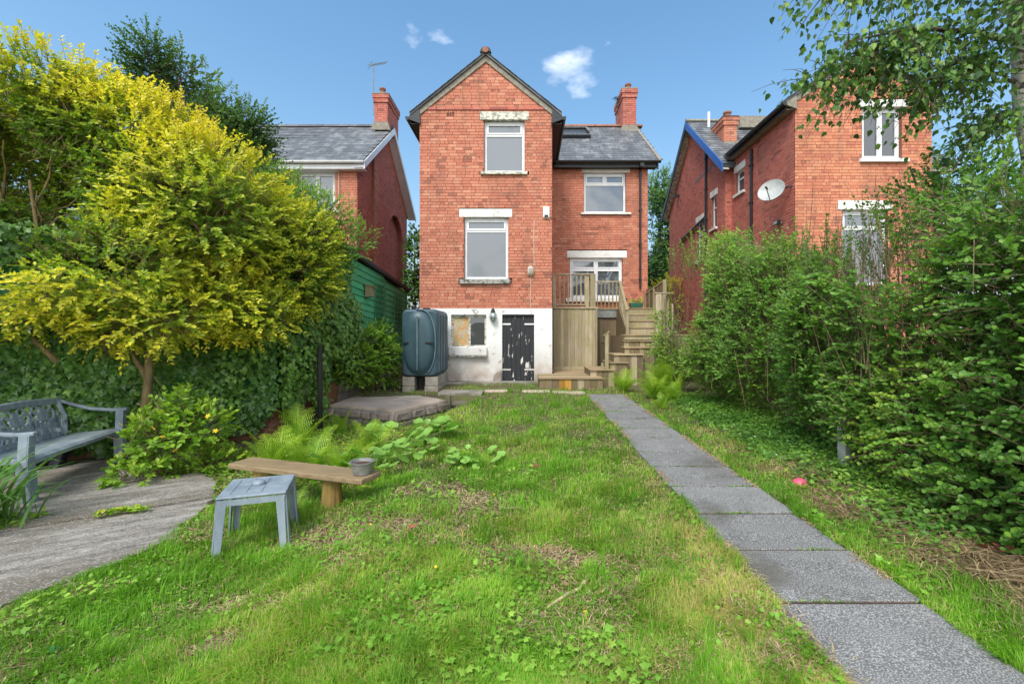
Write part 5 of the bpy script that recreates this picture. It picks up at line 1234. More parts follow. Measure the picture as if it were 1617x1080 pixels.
# ================================================================ plank seat on logs, metal pot
ps = thing('plank_bench', 'low bench made of one wooden plank on log stumps', 'bench', (-2.1, 4.25, 0))
a_, b_ = Vector((-2.84, 4.52, .275)), Vector((-1.36, 4.00, .285)); MB().beam(a_, b_, .27, .05).build('seat', M['bench_wood'], ps, bevel=.01)
for (x_, y_, r_) in ((-1.77, 4.14, .085), (-2.55, 4.42, .09)):
    MB().lathe([(r_ * 1.12, -.08), (r_ * 1.05, .02), (r_ * .97, .15), (r_, .253)], (x_, y_, 0), 14).build('log_leg', M['log'], ps, smooth=False)
pt = thing('metal_pot', 'small round metal pan of dead soil on the end of the plank bench', 'pot', (-1.46, 4.03, .31))
c_ = (-1.46, 4.04, .312); MB().lathe([(.07, 0), (.078, .005), (.098, .10), (.108, .105), (.108, .112), (.094, .11), (.088, .085), (.0, .085)], c_, 20).build('pan', M['galv'], pt, smooth=False)
MB().lathe([(.088, .084), (.06, .094), (.0, .09)], c_, 14).build('soil', M['soil'], pt)
# concrete post in the hedge, finial post, small litter
tag(MB().box(-.045, .045, -.045, .045, 0, .62).build('concrete_post', concrete('post_concrete', (.5, .5, .48), (.32, .32, .3), (.2, .2, .15), .2)), 'short pale concrete post standing at the foot of the hedge', 'post')
cp = COL.objects['concrete_post']; cp.location = (3.38, 4.85, Hs(3.38, 4.85) - .03); cp.rotation_euler = (R(3), R(-4), .3)
fn = thing('newel_post', 'weathered post with ball finial and handrail behind the hedge', 'post', (5.5, 9.0, 2.0))
x_ = X(1270, 9); MB().box(x_ - .045, x_ + .045, 8.95, 9.05, 1.0, Z(392, 9)).build('post', M['rail'], fn, bevel=.006)
MB().lathe([(.0, 0), (.05, .0), (.03, .03), (.055, .06), (.06, .09), (.045, .13), (.0, .145)], (x_, 9, Z(392, 9)), 12).build('finial', M['rail'], fn, smooth=True)
MB().beam((x_, 9, Z(396, 9)), (x_ + .9, 9.4, Z(412, 9.4)), .05, .035).build('handrail', M['galv'], fn)
for k in range(4): MB().box(x_ + .15 + k * .15, x_ + .18 + k * .15, 9.1 + .06 * k, 9.13 + .06 * k, 1.6, Z(400, 9.1) - .06 - .03 * k).build('baluster', M['deck_v'], fn)
bl = thing('football', 'half hidden pink ball lying in the grass before the hedge', 'ball', (2.58, 4.36, 0)); bx, by = 2.56, 4.28
bz = Hs(bx, by)
mb = MB().lathe([(.07 * math.sin(t_) + .0001, .07 * -math.cos(t_)) for t_ in np.linspace(0, math.pi, 11)], (bx, by, bz - .005), 16); mb.build('shell', M['pink'], bl, smooth=True)
cpn = tag(MB().box(-.022, .022, -.016, .016, 0, .03).box(-.014, .014, -.019, -.0161, .008, .022).build('plastic_clip', M['greenplastic']), 'small green plastic piece lying in the near grass', 'litter')
cpn.location = (-2.30, 2.22, Hs(-2.3, 2.22) + .01); cpn.rotation_euler = (.5, .3, .6)
lf = MB(); 
for k in range(3):
    a_ = k * 1.1; lf.add([(0, 0, .02), (.07 * math.cos(a_) - .03 * math.sin(a_), .07 * math.sin(a_) + .03 * math.cos(a_), .05), (.15 * math.cos(a_), .15 * math.sin(a_), .02), (.07 * math.cos(a_) + .03 * math.sin(a_), .07 * math.sin(a_) - .03 * math.cos(a_), .03)], [(0, 1, 2, 3)])
lo_ = tag(lf.build('dead_leaf', M['redleaf']), 'curled red-brown dead leaf on the cut stalks at the right', 'leaf'); lo_.location = (3.07, 2.95, Hs(3.07, 2.95) + .04)
for (x_, y_, lb, s_) in ((.10, 4.69, 'small dark red dead leaf in the lawn beyond the mallow plant', .5), (-.84, 3.22, 'pinkish brown dead leaf in the bare patch right of the log stump', .55)):
    c_ = lo_.copy(); COL.objects.link(c_); c_['label'] = lb; c_.location = (x_, y_, Hs(x_, y_) + .05); c_.rotation_euler = (.3, -.2, x_ * 9); c_.scale = (s_, s_, s_)
st = MB(); sp0 = [(.10, 2.42), (.22, 2.56), (.30, 2.62), (.37, 2.74)]; st.tube([(x_, y_, Hs(x_, y_) + .035) for x_, y_ in sp0], [.007, .010, .009, .013], 6)
tag(st.build('stick', M['straw'] if False else simple('bleached_stick', (.55, .45, .25), (.35, .28, .15), .8, 20, .3), origin=(.1, 2.42, .05)), 'pale broken stick lying in the middle of the lawn', 'stick')
# ================================================================ vegetation
def unit(a): return a / (np.linalg.norm(a, axis=-1, keepdims=True) + 1e-9)
LEAF = {
 'diamond': (np.array([(0, 0, 0), (.27, .48, .05), (0, 1, -.06), (-.27, .48, .05)]), [np.array([(0, 1, 2), (0, 2, 3)])]),
 'oval': (np.array([(0, 0, 0), (.24, .28, .05), (.25, .62, .04), (0, 1, -.08), (-.25, .62, .04), (-.24, .28, .05)]), [np.array([(0, 1, 2, 3), (0, 3, 4, 5)])]),
 'birch': (np.array([(0, 0, 0), (.36, .22, .03), (.27, .6, .02), (0, 1.05, -.06), (-.27, .6, .02), (-.36, .22, .03)]), [np.array([(0, 1, 2, 3), (0, 3, 4, 5)])]),
 'ivy': (np.array([(0, .18, .05), (0, 0, 0), (.30, -.10, -.04), (.28, .18, 0), (.52, .38, -.05), (.24, .52, .0), (0, 1.0, -.08), (-.24, .52, 0), (-.52, .38, -.05), (-.28, .18, 0), (-.30, -.10, -.04)]),
         [np.array([(0, 1, 2), (0, 2, 3), (0, 3, 4), (0, 4, 5), (0, 5, 6), (0, 6, 7), (0, 7, 8), (0, 8, 9), (0, 9, 10), (0, 10, 1)])]),
 'round': (np.array([(0, 0, .0), (.34, .12, .05), (.46, .45, .06), (.3, .82, .03), (0, 1, .0), (-.3, .82, .03), (-.46, .45, .06), (-.34, .12, .05), (0, .5, -.03)]),
           [np.array([(0, 1, 8), (1, 2, 8), (2, 3, 8), (3, 4, 8), (4, 5, 8), (5, 6, 8), (6, 7, 8), (7, 0, 8)])]),
 'clover': (np.array([(0, 0, 0), (.3, .35, .04), (.42, .8, .0), (0, 1, .06), (-.42, .8, 0), (-.3, .35, .04)]), [np.array([(0, 1, 2, 3), (0, 3, 4, 5)])]),
}
def leaves(name, P, D, Nn, size, tone, mat, parent=None, kind='diamond', local=False, width=1.0):
    """one leaf per point P, pointing along D with upper face toward Nn"""
    T, Fs = LEAF[kind]; n = len(P); D = unit(D); S = unit(np.cross(D, Nn)); U = np.cross(S, D)
    size = np.broadcast_to(np.asarray(size, float), (n,))[:, None]
    V = np.stack([P + size * (t[0] * width * S + t[1] * D + t[2] * U) for t in T], 1).reshape(-1, 3)
    F_ = [(np.arange(n)[:, None, None] * len(T) + f[None]).reshape(-1, f.shape[1]) for f in Fs]
    return npmesh(name, V, F_, mat, parent, {'tone': np.repeat(np.clip(tone, 0, 1), len(T))}, local=local)
_ks = rng.normal(0, 1, (7, 3)); _ph = rng.uniform(0, 6.28, 7)
def sn(P, sc, seed=0):
    """cheap smooth 3-D noise in about -1..1"""
    Q = P * sc + seed * 3.7; v = 0
    for k, p in zip(_ks, _ph): v = v + np.sin(Q @ k + p + seed)
    return v / 3.2
def sprays(P, D, L_, per, leaf, droop=.15, spread=.9, jit=.35, rg=rng, face=None):
    """twigs at P along D, length L_; `per` leaf pairs each. returns leaf P, D, N, twig index, t"""
    n = len(P); L_ = np.broadcast_to(L_, (n,)); D = unit(D); t = (np.arange(per) + .6) / per
    up = np.array([0, 0, 1.0]); S = unit(np.cross(D, up + rg.normal(0, .25, (n, 3)))); 
    base = P[:, None] + D[:, None] * (L_[:, None] * t)[..., None] - up * (droop * (L_[:, None] * t ** 2))[..., None]
    out = []
    for s_ in (-1, 1):
        d = D[:, None] * (.75 + .5 * t)[None, :, None] + s_ * S[:, None] * spread + rg.normal(0, jit, (n, per, 3))
        nn = up + rg.normal(0, .45, (n, per, 3))
        if face is not None: nn = nn * .62 + np.asarray(face).reshape(-1, 1, 3) * .75
        out.append((base.reshape(-1, 3), d.reshape(-1, 3), nn.reshape(-1, 3), np.repeat(np.arange(n), per), np.tile(t, n)))
    return [np.concatenate([a, b_]) for a, b_ in zip(*out)]
def twigs(name, P, Q, r0, r1, mat, parent):
    """thin three sided stems from P to Q"""
    d = unit(Q - P); a = unit(np.cross(d, np.array([.3, .2, .9]))); b_ = np.cross(d, a); n = len(P); vs_ = []
    r0 = np.broadcast_to(r0, (n,))[:, None]; r1 = np.broadcast_to(r1, (n,))[:, None]
    for (p, r_) in ((P, r0), (Q, r1)):
        for k in range(3): an = k * 2.094; vs_.append(p + (a * math.cos(an) + b_ * math.sin(an)) * r_)
    V = np.stack(vs_, 1).reshape(-1, 3); f = np.array([(0, 1, 4, 3), (1, 2, 5, 4), (2, 0, 3, 5)])
    return npmesh(name, V, (np.arange(n)[:, None, None] * 6 + f[None]).reshape(-1, 4), mat, parent)
def in_lobes(n, lobes, shell=.55, rg=rng):
    """points in a union of ellipsoids, denser towards the outside; returns P, outward dir, depth 0 (skin)..1"""
    w = np.array([(l[1][0] * l[1][1] * l[1][2]) ** (2 / 3) for l in lobes]); w /= w.sum(); idx = rg.choice(len(lobes), n, p=w)
    C = np.array([l[0] for l in lobes])[idx]; Rr = np.array([l[1] for l in lobes])[idx]
    d = unit(rg.normal(0, 1, (n, 3))); r_ = 1 - shell * rg.random(n) ** 1.6
    P = C + d * Rr * r_[:, None]; out = unit(d / Rr); dep = 1 - r_
    for l in lobes:
        q = np.linalg.norm((P - np.array(l[0])) / np.array(l[1]), axis=1); dep = np.maximum(dep, 1 - q)
    return P, out, dep
def limb(mb, a, b_, r0, r1, sag=.1, n=6, wob=.05, seed=0, sides=8):
    rr = random.Random(seed); a, b_ = Vector(a), Vector(b_); pts = []; rad = []
    for i in range(n + 1):
        t_ = i / n; p = a.lerp(b_, t_) + Vector((rr.uniform(-wob, wob), rr.uniform(-wob, wob), sag * math.sin(math.pi * t_))) * (0 if i in (0, n) else 1); pts.append(p); rad.append(r0 + (r1 - r0) * t_)
    mb.tube(pts, rad, sides); return pts
def bush(name, label, cat, lobes, ntw, L_, per, leaf, mat, stem_mat, base, tone_fn, kind='diamond', group=None, limbs=None, clump=1.2, thr=-.25, shell=.55, upb=.35, spread=.9, droop=.15, seed=1, zmin=None, keep=None, cname='crown', trunk=(.06, .02), twr=.003, maxdep=.5):
    rg = np.random.default_rng(seed); th = thing(name, label, cat, base, 0, group)
    P, out, dep = in_lobes(int(ntw * 1.7), lobes, shell, rg); m_ = (sn(P, clump, seed) > thr) & (dep < maxdep)
    if zmin is not None: m_ &= P[:, 2] > zmin
    if keep is not None: m_ &= keep(P)
    P, out, dep = P[m_][:ntw], out[m_][:ntw], dep[m_][:ntw]
    D = unit(out * .8 + np.array([0, 0, upb]) + rg.normal(0, .35, P.shape)); Ls = L_ * rg.uniform(.6, 1.3, len(P))
    A = sprays(P, D, Ls, per, leaf, droop, spread, rg=rg, face=out); sz = leaf * rg.uniform(.7, 1.2, len(A[0])) * (1 - .25 * A[4])
    tn = tone_fn(P, out, dep, rg)[A[3]] + rg.normal(0, .09, len(A[0])) + .06 * A[4]
    leaves(cname, A[0], A[1], A[2], sz, tn, mat, th, kind)
    if twr: twigs('twigs', P - D * (Ls * .5)[:, None], P + D * (Ls * .95)[:, None] - np.array([0, 0, 1]) * (droop * Ls * .9)[:, None], twr, twr * .4, stem_mat, th)
    mb = MB(); rr = random.Random(seed)
    for i, (a, b_, r0, r1) in enumerate(limbs or []):
        pts = limb(mb, a, b_, r0, r1, .05, 6, .05, seed + i)
        for k in range(3):
            q = pts[3 + k]; e = q + Vector((rr.uniform(-.8, .8), rr.uniform(-.5, .5), rr.uniform(.3, .9))) * .8; limb(mb, q, e, r1 * 1.2, r1 * .35, .03, 4, .05, seed * 7 + i * 3 + k, 6)
    if limbs: mb.build('trunk', stem_mat, th, smooth=True)
    return th

# ---- the golden privet
gl = [((-4.5, 5.25, 1.75), (.8, .35, .35)), ((-3.7, 6.0, 1.85), (.6, .35, .35)), ((-5.4, 4.95, 2.7), (.75, .4, .42)), ((-5.7, 4.95, 3.35), (.85, .4, .5)), ((-6.3, 4.9, 2.2), (.8, .4, .4)), ((-6.0, 5.1, 3.3), (.9, .6, .8)), ((-6.6, 5.0, 2.7), (.8, .5, .5)), ((-7.4, 6.7, 3.1), (1.5, .8, 1.6)), ((-6.2, 6.8, 3.0), (1.0, .7, 1.2)), ((-6.9, 5.4, 2.9), (1.1, .9, .9)), ((-5.6, 5.3, 2.9), (1.1, .8, .8)), ((-7.0, 5.2, 4.1), (1.0, .8, .7)), ((-5.4, 5.7, 3.35), (1.35, 1.0, 1.15)), ((-4.3, 5.9, 3.1), (1.15, .9, 1.0)), ((-6.4, 5.6, 3.6), (1.5, 1.1, 1.25)), ((-3.75, 6.6, 2.75), (.95, .8, .8)), ((-6.0, 5.0, 2.2), (1.2, .8, .65)), ((-4.9, 5.2, 2.35), (1.0, .7, .65)), ((-5.3, 6.0, 4.15), (1.0, .8, .55)), ((-3.3, 6.6, 2.3), (.45, .5, .4)), ((-7.4, 5.6, 3.2), (1.2, 1.1, 1.4)), ((-6.9, 4.4, 2.55), (.9, .7, .6)), ((-4.1, 5.9, 2.0), (.75, .6, .45)), ((-6.2, 5.6, 4.5), (1.1, .8, .45))]
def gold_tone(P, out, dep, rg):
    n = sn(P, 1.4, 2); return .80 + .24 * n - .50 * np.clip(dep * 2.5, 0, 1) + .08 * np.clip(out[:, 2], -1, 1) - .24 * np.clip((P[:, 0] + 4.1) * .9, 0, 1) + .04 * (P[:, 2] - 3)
tb_ = (-4.85, 5.75, -.05)
glimbs = [((-4.9, 5.8, -.08), (-4.6, 5.7, 1.9), .062, .042), ((-4.6, 5.7, 1.85), (-4.1, 5.9, 3.0), .05, .018), ((-5.0, 5.75, -.08), (-5.75, 5.5, 1.3), .06, .035), ((-5.75, 5.5, 1.3), (-6.0, 5.5, 3.4), .035, .015), ((-4.6, 5.7, 1.9), (-5.2, 5.8, 3.6), .045, .015), ((-5.45, 5.7, -.08), (-5.6, 5.9, 1.6), .06, .04), ((-5.6, 5.9, 1.6), (-6.6, 5.6, 3.5), .04, .015), ((-4.6, 5.72, 1.6), (-3.6, 6.3, 2.6), .03, .012), ((-5.3, 5.75, 1.2), (-5.3, 5.4, 2.6), .03, .012)]
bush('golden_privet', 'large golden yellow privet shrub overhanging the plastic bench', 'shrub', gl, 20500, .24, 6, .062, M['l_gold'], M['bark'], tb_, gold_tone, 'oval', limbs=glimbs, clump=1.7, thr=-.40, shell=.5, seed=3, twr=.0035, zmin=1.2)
# ---- darker trees behind it
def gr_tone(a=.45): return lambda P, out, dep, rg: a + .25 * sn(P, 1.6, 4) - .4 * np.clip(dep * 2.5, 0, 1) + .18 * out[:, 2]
dl = [((-6.1, 8.0, 4.9), (1.1, .8, 1.2)), ((-6.0, 8.0, 5.8), (.55, .5, .75)), ((-5.2, 8.0, 4.5), (.65, .6, .55)), ((-6.6, 8.0, 6.2), (.3, .4, .6)), ((-5.0, 8.1, 5.1), (.4, .4, .45))]
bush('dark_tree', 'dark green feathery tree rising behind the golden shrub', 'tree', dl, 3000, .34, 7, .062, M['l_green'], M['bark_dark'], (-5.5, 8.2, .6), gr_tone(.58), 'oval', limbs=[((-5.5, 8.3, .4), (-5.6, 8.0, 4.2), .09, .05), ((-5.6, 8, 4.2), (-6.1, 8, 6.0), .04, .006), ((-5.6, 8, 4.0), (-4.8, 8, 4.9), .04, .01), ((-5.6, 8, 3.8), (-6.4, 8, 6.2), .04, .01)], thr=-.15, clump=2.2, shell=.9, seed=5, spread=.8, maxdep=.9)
bush('dark_shrub', 'dark long-leaved shrub at the far left edge of the picture above the golden shrub', 'shrub', [((-8.9, 7.4, 4.9), (.9, .5, .7))], 500, .3, 6, .10, M['l_green'], M['bark_dark'], (-8.7, 7.4, .5), gr_tone(.35), 'oval', limbs=[((-8.7, 7.4, .4), (-8.9, 7.4, 5), .07, .02)], seed=8, thr=-1, shell=.9, maxdep=.9)
# blue-green shrub at the right shoulder of the golden one, over the shed corner
sl_ = [((-3.55, 7.3, 3.15), (.75, .6, .7)), ((-3.0, 7.4, 2.95), (.5, .45, .4)), ((-3.6, 7.2, 2.5), (.6, .5, .5)), ((-4.3, 7.5, 3.7), (.8, .6, .55))]
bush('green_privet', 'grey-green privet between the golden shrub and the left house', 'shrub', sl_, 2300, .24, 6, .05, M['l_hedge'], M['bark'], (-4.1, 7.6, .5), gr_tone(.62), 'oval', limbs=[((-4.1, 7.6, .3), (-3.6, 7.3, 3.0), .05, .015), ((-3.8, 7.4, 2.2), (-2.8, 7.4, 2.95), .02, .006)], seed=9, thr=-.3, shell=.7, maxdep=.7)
# tree seen between the middle and right houses, and growth in the left gap
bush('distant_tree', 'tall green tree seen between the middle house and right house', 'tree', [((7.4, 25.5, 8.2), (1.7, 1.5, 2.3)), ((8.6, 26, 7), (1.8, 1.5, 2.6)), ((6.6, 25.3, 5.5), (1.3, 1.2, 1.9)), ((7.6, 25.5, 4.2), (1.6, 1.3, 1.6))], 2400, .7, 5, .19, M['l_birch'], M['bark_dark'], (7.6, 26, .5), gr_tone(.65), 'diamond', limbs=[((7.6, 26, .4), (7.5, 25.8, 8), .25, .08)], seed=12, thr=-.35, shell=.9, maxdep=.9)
bush('lime_shrub', 'yellow-green shrub below the tall tree between the two right houses', 'shrub', [((6.3, 19.6, 2.9), (1.0, .8, 1.1)), ((5.2, 19.4, 2.2), (1.0, .8, .9))], 900, .3, 5, .10, M['l_lime'], M['bark'], (6.0, 19.5, .5), gr_tone(.75), 'diamond', limbs=[((6, 19.5, .4), (6.0, 19.5, 2.4), .06, .02)], seed=13, thr=-.8, shell=.8)
bush('climber', 'dark ivy column in the gap between left and middle houses', 'plant', [((-4.05, 16.2, 2.6), (.4, .4, 1.3)), ((-3.95, 16.2, 4.2), (.3, .35, 1.2)), ((-4.1, 16.2, 1.4), (.4, .4, 1.0))], 1200, .2, 4, .09, M['l_ivy'], M['bark_dark'], (-4.05, 16.2, .4), gr_tone(.5), 'ivy', limbs=[((-4.05, 16.3, .3), (-4, 16.3, 5.0), .05, .02)], seed=14, thr=-1, shell=.9)

# ---- ivy over the shed end, the green fence and the boundary wall
def ivy_sheet(parent, name, p, q, z0, z1, n, mask, thick=.22, seed=1, size=.085, tone=.5, offs=.03):
    rg = np.random.default_rng(seed); p, q = np.array(p, float), np.array(q, float); d = (q - p) / np.linalg.norm(q - p); nr = np.array([-d[1], d[0]])
    u = rg.random(n); z = z0 + (z1 - z0) * rg.random(n); xy = p + (q - p) * u[:, None]; P0 = np.column_stack([xy, z])
    th_ = thick * (.55 + .45 * sn(P0, 2.2, seed)); dep = rg.random(n) ** .6
    off = offs + np.clip(th_, .02, 1) * dep; P = np.column_stack([xy + nr * off[:, None], z]); m_ = mask(P, u) & (sn(P0, 3.1, seed + 3) > -.95)
    P = P[m_]; dep = dep[m_]; n2 = len(P); N3 = np.array([nr[0], nr[1], .35]); Nn = N3 + rg.normal(0, .38, (n2, 3)); D = np.array([0, 0, -1.0]) + rg.normal(0, .55, (n2, 3)) + N3 * .25
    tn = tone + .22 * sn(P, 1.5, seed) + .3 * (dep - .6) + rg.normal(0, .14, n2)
    leaves(name, P, D, Nn, size * rg.uniform(.55, 1.25, n2), tn, M['l_ivy'], parent, 'ivy')
    return P
iv = thing('ivy', 'dense dark green ivy covering the boundary wall and end of the green shed', 'ivy', (-4, 8, 0))
def m1(P, u):    # on the shed side: edge runs down and to the right
    y, z = P[:, 1], P[:, 2]; lim = 10.15 - .55 * sst(2.9, 2.3, z) - .35 * sst(2.2, 1.6, z) + .9 * sst(1.5, 1.0, z) + 1.6 * sst(1.0, .55, z); return (y < lim + .25 * sn(P, 3.0, 9)) & (z < 3.42) & (z > .48 + .25 * sst(9.6, 8.6, y) * sst(7.9, 8.9, y))
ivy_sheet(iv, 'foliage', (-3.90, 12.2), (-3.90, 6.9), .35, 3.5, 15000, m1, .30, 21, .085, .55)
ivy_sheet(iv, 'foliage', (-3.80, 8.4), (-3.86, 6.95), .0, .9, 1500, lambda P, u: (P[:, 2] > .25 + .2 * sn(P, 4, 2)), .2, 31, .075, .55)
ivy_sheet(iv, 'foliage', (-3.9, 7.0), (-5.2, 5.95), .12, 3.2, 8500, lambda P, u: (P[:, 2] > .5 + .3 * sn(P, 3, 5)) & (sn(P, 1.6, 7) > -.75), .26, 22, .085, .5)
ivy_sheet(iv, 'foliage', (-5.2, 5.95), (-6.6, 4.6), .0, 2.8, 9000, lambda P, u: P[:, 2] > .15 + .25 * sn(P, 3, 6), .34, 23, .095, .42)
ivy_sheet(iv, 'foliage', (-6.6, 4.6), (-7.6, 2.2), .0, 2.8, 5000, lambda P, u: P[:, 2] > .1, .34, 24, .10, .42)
# the ivy bulges out in loose mounds
il = [((-3.62, 7.6, 2.45), (.34, .9, .95)), ((-3.60, 8.8, 1.75), (.36, .8, .7)), ((-3.58, 9.5, 1.05), (.32, .7, .35)), ((-4.2, 6.55, 1.7), (.5, .45, 1.1)), ((-3.7, 7.5, 1.3), (.36, .7, .6)), ((-5.3, 5.95, 1.5), (.5, .4, .8)), ((-5.9, 5.6, 1.0), (.5, .4, .6)), ((-3.55, 10.2, .8), (.3, .5, .22)), ((-4.5, 6.4, .75), (.5, .35, .4))]
rgq = np.random.default_rng(88); P, out, dep = in_lobes(15000, il, .6, rgq); m_ = (P[:, 2] > .18) & (sn(P, 1.9, 3) > -.75); P, out, dep = P[m_], out[m_], dep[m_]; k_ = len(P)
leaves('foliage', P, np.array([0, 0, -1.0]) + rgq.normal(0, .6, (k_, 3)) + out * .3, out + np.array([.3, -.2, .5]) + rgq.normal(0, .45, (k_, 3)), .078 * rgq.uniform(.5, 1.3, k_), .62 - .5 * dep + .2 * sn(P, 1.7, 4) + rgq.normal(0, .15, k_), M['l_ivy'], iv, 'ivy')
rgi = np.random.default_rng(4); nP = 70; y_ = rgi.uniform(6.2, 9.6, nP); P0 = np.column_stack([np.full(nP, -3.84) - (y_ < 7) * (7 - y_) * 1.15, y_, rgi.uniform(.1, 2.4, nP)])
twigs('stems', P0, P0 + np.column_stack([rgi.uniform(.02, .25, nP), rgi.normal(0, .25, nP), rgi.uniform(.1, .6, nP)]), .006, .002, M['twig'], iv)
# leafy growth between shed and tank
bush('bramble', 'pale green leafy shrub growing between the shed and the oil tank', 'shrub', [((-3.35, 9.9, 1.15), (.42, .5, .42)), ((-3.3, 10.3, .85), (.45, .5, .45)), ((-3.4, 10.4, 1.45), (.3, .35, .3)), ((-3.5, 9.3, .9), (.35, .45, .35))], 800, .2, 5, .075, M['l_lime'], M['twig'], (-3.4, 10, .25), gr_tone(.45), 'oval', limbs=[((-3.4, 10, .2), (-3.35, 10, 1.2), .015, .006), ((-3.35, 10.2, .2), (-3.3, 10.4, 1.5), .012, .005)], seed=15, thr=-.9, shell=.9)

# ---- hypericum by the bench: lime leaves, a few yellow flowers
hy = bush('hypericum', 'bright lime green shrub with small yellow flowers right of the plastic bench', 'shrub', [((-4.0, 5.0, .40), (.30, .26, .28)), ((-3.72, 5.15, .50), (.26, .25, .22)), ((-4.10, 4.8, .08), (.26, .2, .12)), ((-4.25, 5.3, .35), (.25, .2, .2)), ((-3.95, 5.2, .72), (.14, .15, .16)), ((-3.6, 5.3, .02), (.3, .25, .12))], 520, .15, 4, .075, M['l_lime'], M['twig'], (-3.95, 5.0, -.03), gr_tone(.55), 'oval', limbs=[((-3.95, 5.05, -.03), (-3.95, 5.05, .75), .01, .004), ((-4.0, 5.0, -.03), (-4.3, 4.8, .3), .01, .004)], seed=16, thr=-.9, shell=.9)
fp_ = []
for (x_, y_, z_) in ((-3.98, 4.7, .62), (-3.62, 4.78, .66), (-3.5, 4.85, .72), (-4.3, 4.6, .34), (-3.8, 4.6, .55), (-4.6, 5.0, .6), (-3.45, 4.9, .55), (-3.7, 4.65, .4)):
    fl = MB(); 
    for k in range(5): a_ = k * 1.257; fl.add([(0, 0, 0), (.02 * math.cos(a_ - .4), .02 * math.sin(a_ - .4), .006), (.03 * math.cos(a_), .03 * math.sin(a_), .002), (.02 * math.cos(a_ + .4), .02 * math.sin(a_ + .4), .006)], [(0, 1, 2, 3)])
    me = fl.mesh('flower'); piece('flower', me, M['yellowflower'], hy, (x_ * .98 - .02, y_ + .08, z_ - .06), rot=(R(50), 0, x_ * 9))
# ground cover in front of the shrub
def cover(name, label, n, fn, size, mat, kind, zr, seed, tone=.5, parent=None, tilt=.5):
    rg = np.random.default_rng(seed); P2 = fn(n, rg); z = H(P2[:, 0], P2[:, 1]); P = np.column_stack([P2, z + rg.uniform(*zr, len(P2))]); n2 = len(P)
    D = np.column_stack([rg.normal(0, 1, (n2, 2)), rg.uniform(-.1, .5, n2)]); Nn = np.array([0, 0, 1.0]) + rg.normal(0, tilt, (n2, 3))
    tn = tone + .25 * sn(P, 2.5, seed) + rg.normal(0, .15, n2)
    o = leaves(name, P, D, Nn, size * rg.uniform(.6, 1.3, n2), tn, mat, None, kind); tag(o, label, kind='stuff'); return o
# ================================================================ right hedge
def hedge_pts(n, rg):
    y = 2.2 + 7.9 * rg.random(n) ** .9; t = rg.random(n); z = t * 3.7
    return y, z
hg = thing('hedge', 'tall overgrown green privet hedge along the right side of the path', 'hedge', (4.2, 6, 0))
rgh = np.random.default_rng(77)
def face_x(y, z): return 3.72 - .42 * sst(.0, .8, z) - .55 * sst(7.6, 10, y) * sst(.1, .9, z) + .30 * sst(2.0, 3.4, z) + .16 * np.sin(y * 2.1 + z * .8) + .10 * np.sin(y * 4.7 + 2 * z + 1) + .1 * np.sin(z * 3.3 + y)
def top_z(y): return 2.85 - .35 * sst(6.5, 4.5, y) + .12 * np.sin(y * 1.7) + .12 * np.sin(y * 4.1 + 1) + .35 * sst(8.0, 9.5, y) - .35 * sst(9.7, 10.3, y) + .0 * y - .15 * sst(5.0, 6.5, y) * sst(8, 6.5, y)
def hedge_sheet(n, per, L_, leaf, dmax, seed, tone, dens=None, zlim=(0.05, 1)):
    rg = np.random.default_rng(seed); y = 1.9 + 8.2 * rg.random(n) ** .85; tz = top_z(y); z = tz * (zlim[0] + (zlim[1] - zlim[0]) * rg.random(n)); dp = rg.random(n) ** 1.2 * dmax
    endy = np.where(y > 9.2, (10.1 - y), 9)
    x = face_x(y, z) + dp; P = np.column_stack([x, y, z + H(x, y)])
    cl = sn(P, 1.5, seed % 5); m_ = (cl > -.55 - .3 * (dp > .2)); 
    # thin band in the middle height where stems show
    band = np.exp(-((z - 1.45) / .38) ** 2) * (.5 + .5 * np.sin(y * 1.9 + .5)); m_ &= rg.random(n) > .55 * band
    m_ &= (rg.random(n) > .6 * sst(1.7, 2.6, z)) & ((cl > -.1) | (z < 1.8))
    P = P[m_]; dp = dp[m_]; k = len(P)
    D = unit(np.column_stack([np.full(k, -.55), rg.normal(-.15, .55, k), rg.uniform(.0, 1.2, k)]) + rg.normal(0, .3, (k, 3))); Ls = L_ * rg.uniform(.6, 1.3, k)
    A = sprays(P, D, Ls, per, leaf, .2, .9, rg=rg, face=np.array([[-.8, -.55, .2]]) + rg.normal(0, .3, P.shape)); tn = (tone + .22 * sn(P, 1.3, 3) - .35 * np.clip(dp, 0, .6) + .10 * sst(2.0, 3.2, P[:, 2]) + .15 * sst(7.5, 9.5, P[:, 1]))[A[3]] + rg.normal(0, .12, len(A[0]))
    return P, D, Ls, A, tn
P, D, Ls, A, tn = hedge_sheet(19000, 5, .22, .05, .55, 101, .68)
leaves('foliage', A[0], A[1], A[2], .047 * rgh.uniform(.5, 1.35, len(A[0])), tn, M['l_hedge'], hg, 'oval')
twigs('twigs', P - D * (Ls * .8)[:, None], P + D * (Ls * .9)[:, None], .003, .0012, M['twig'], hg)
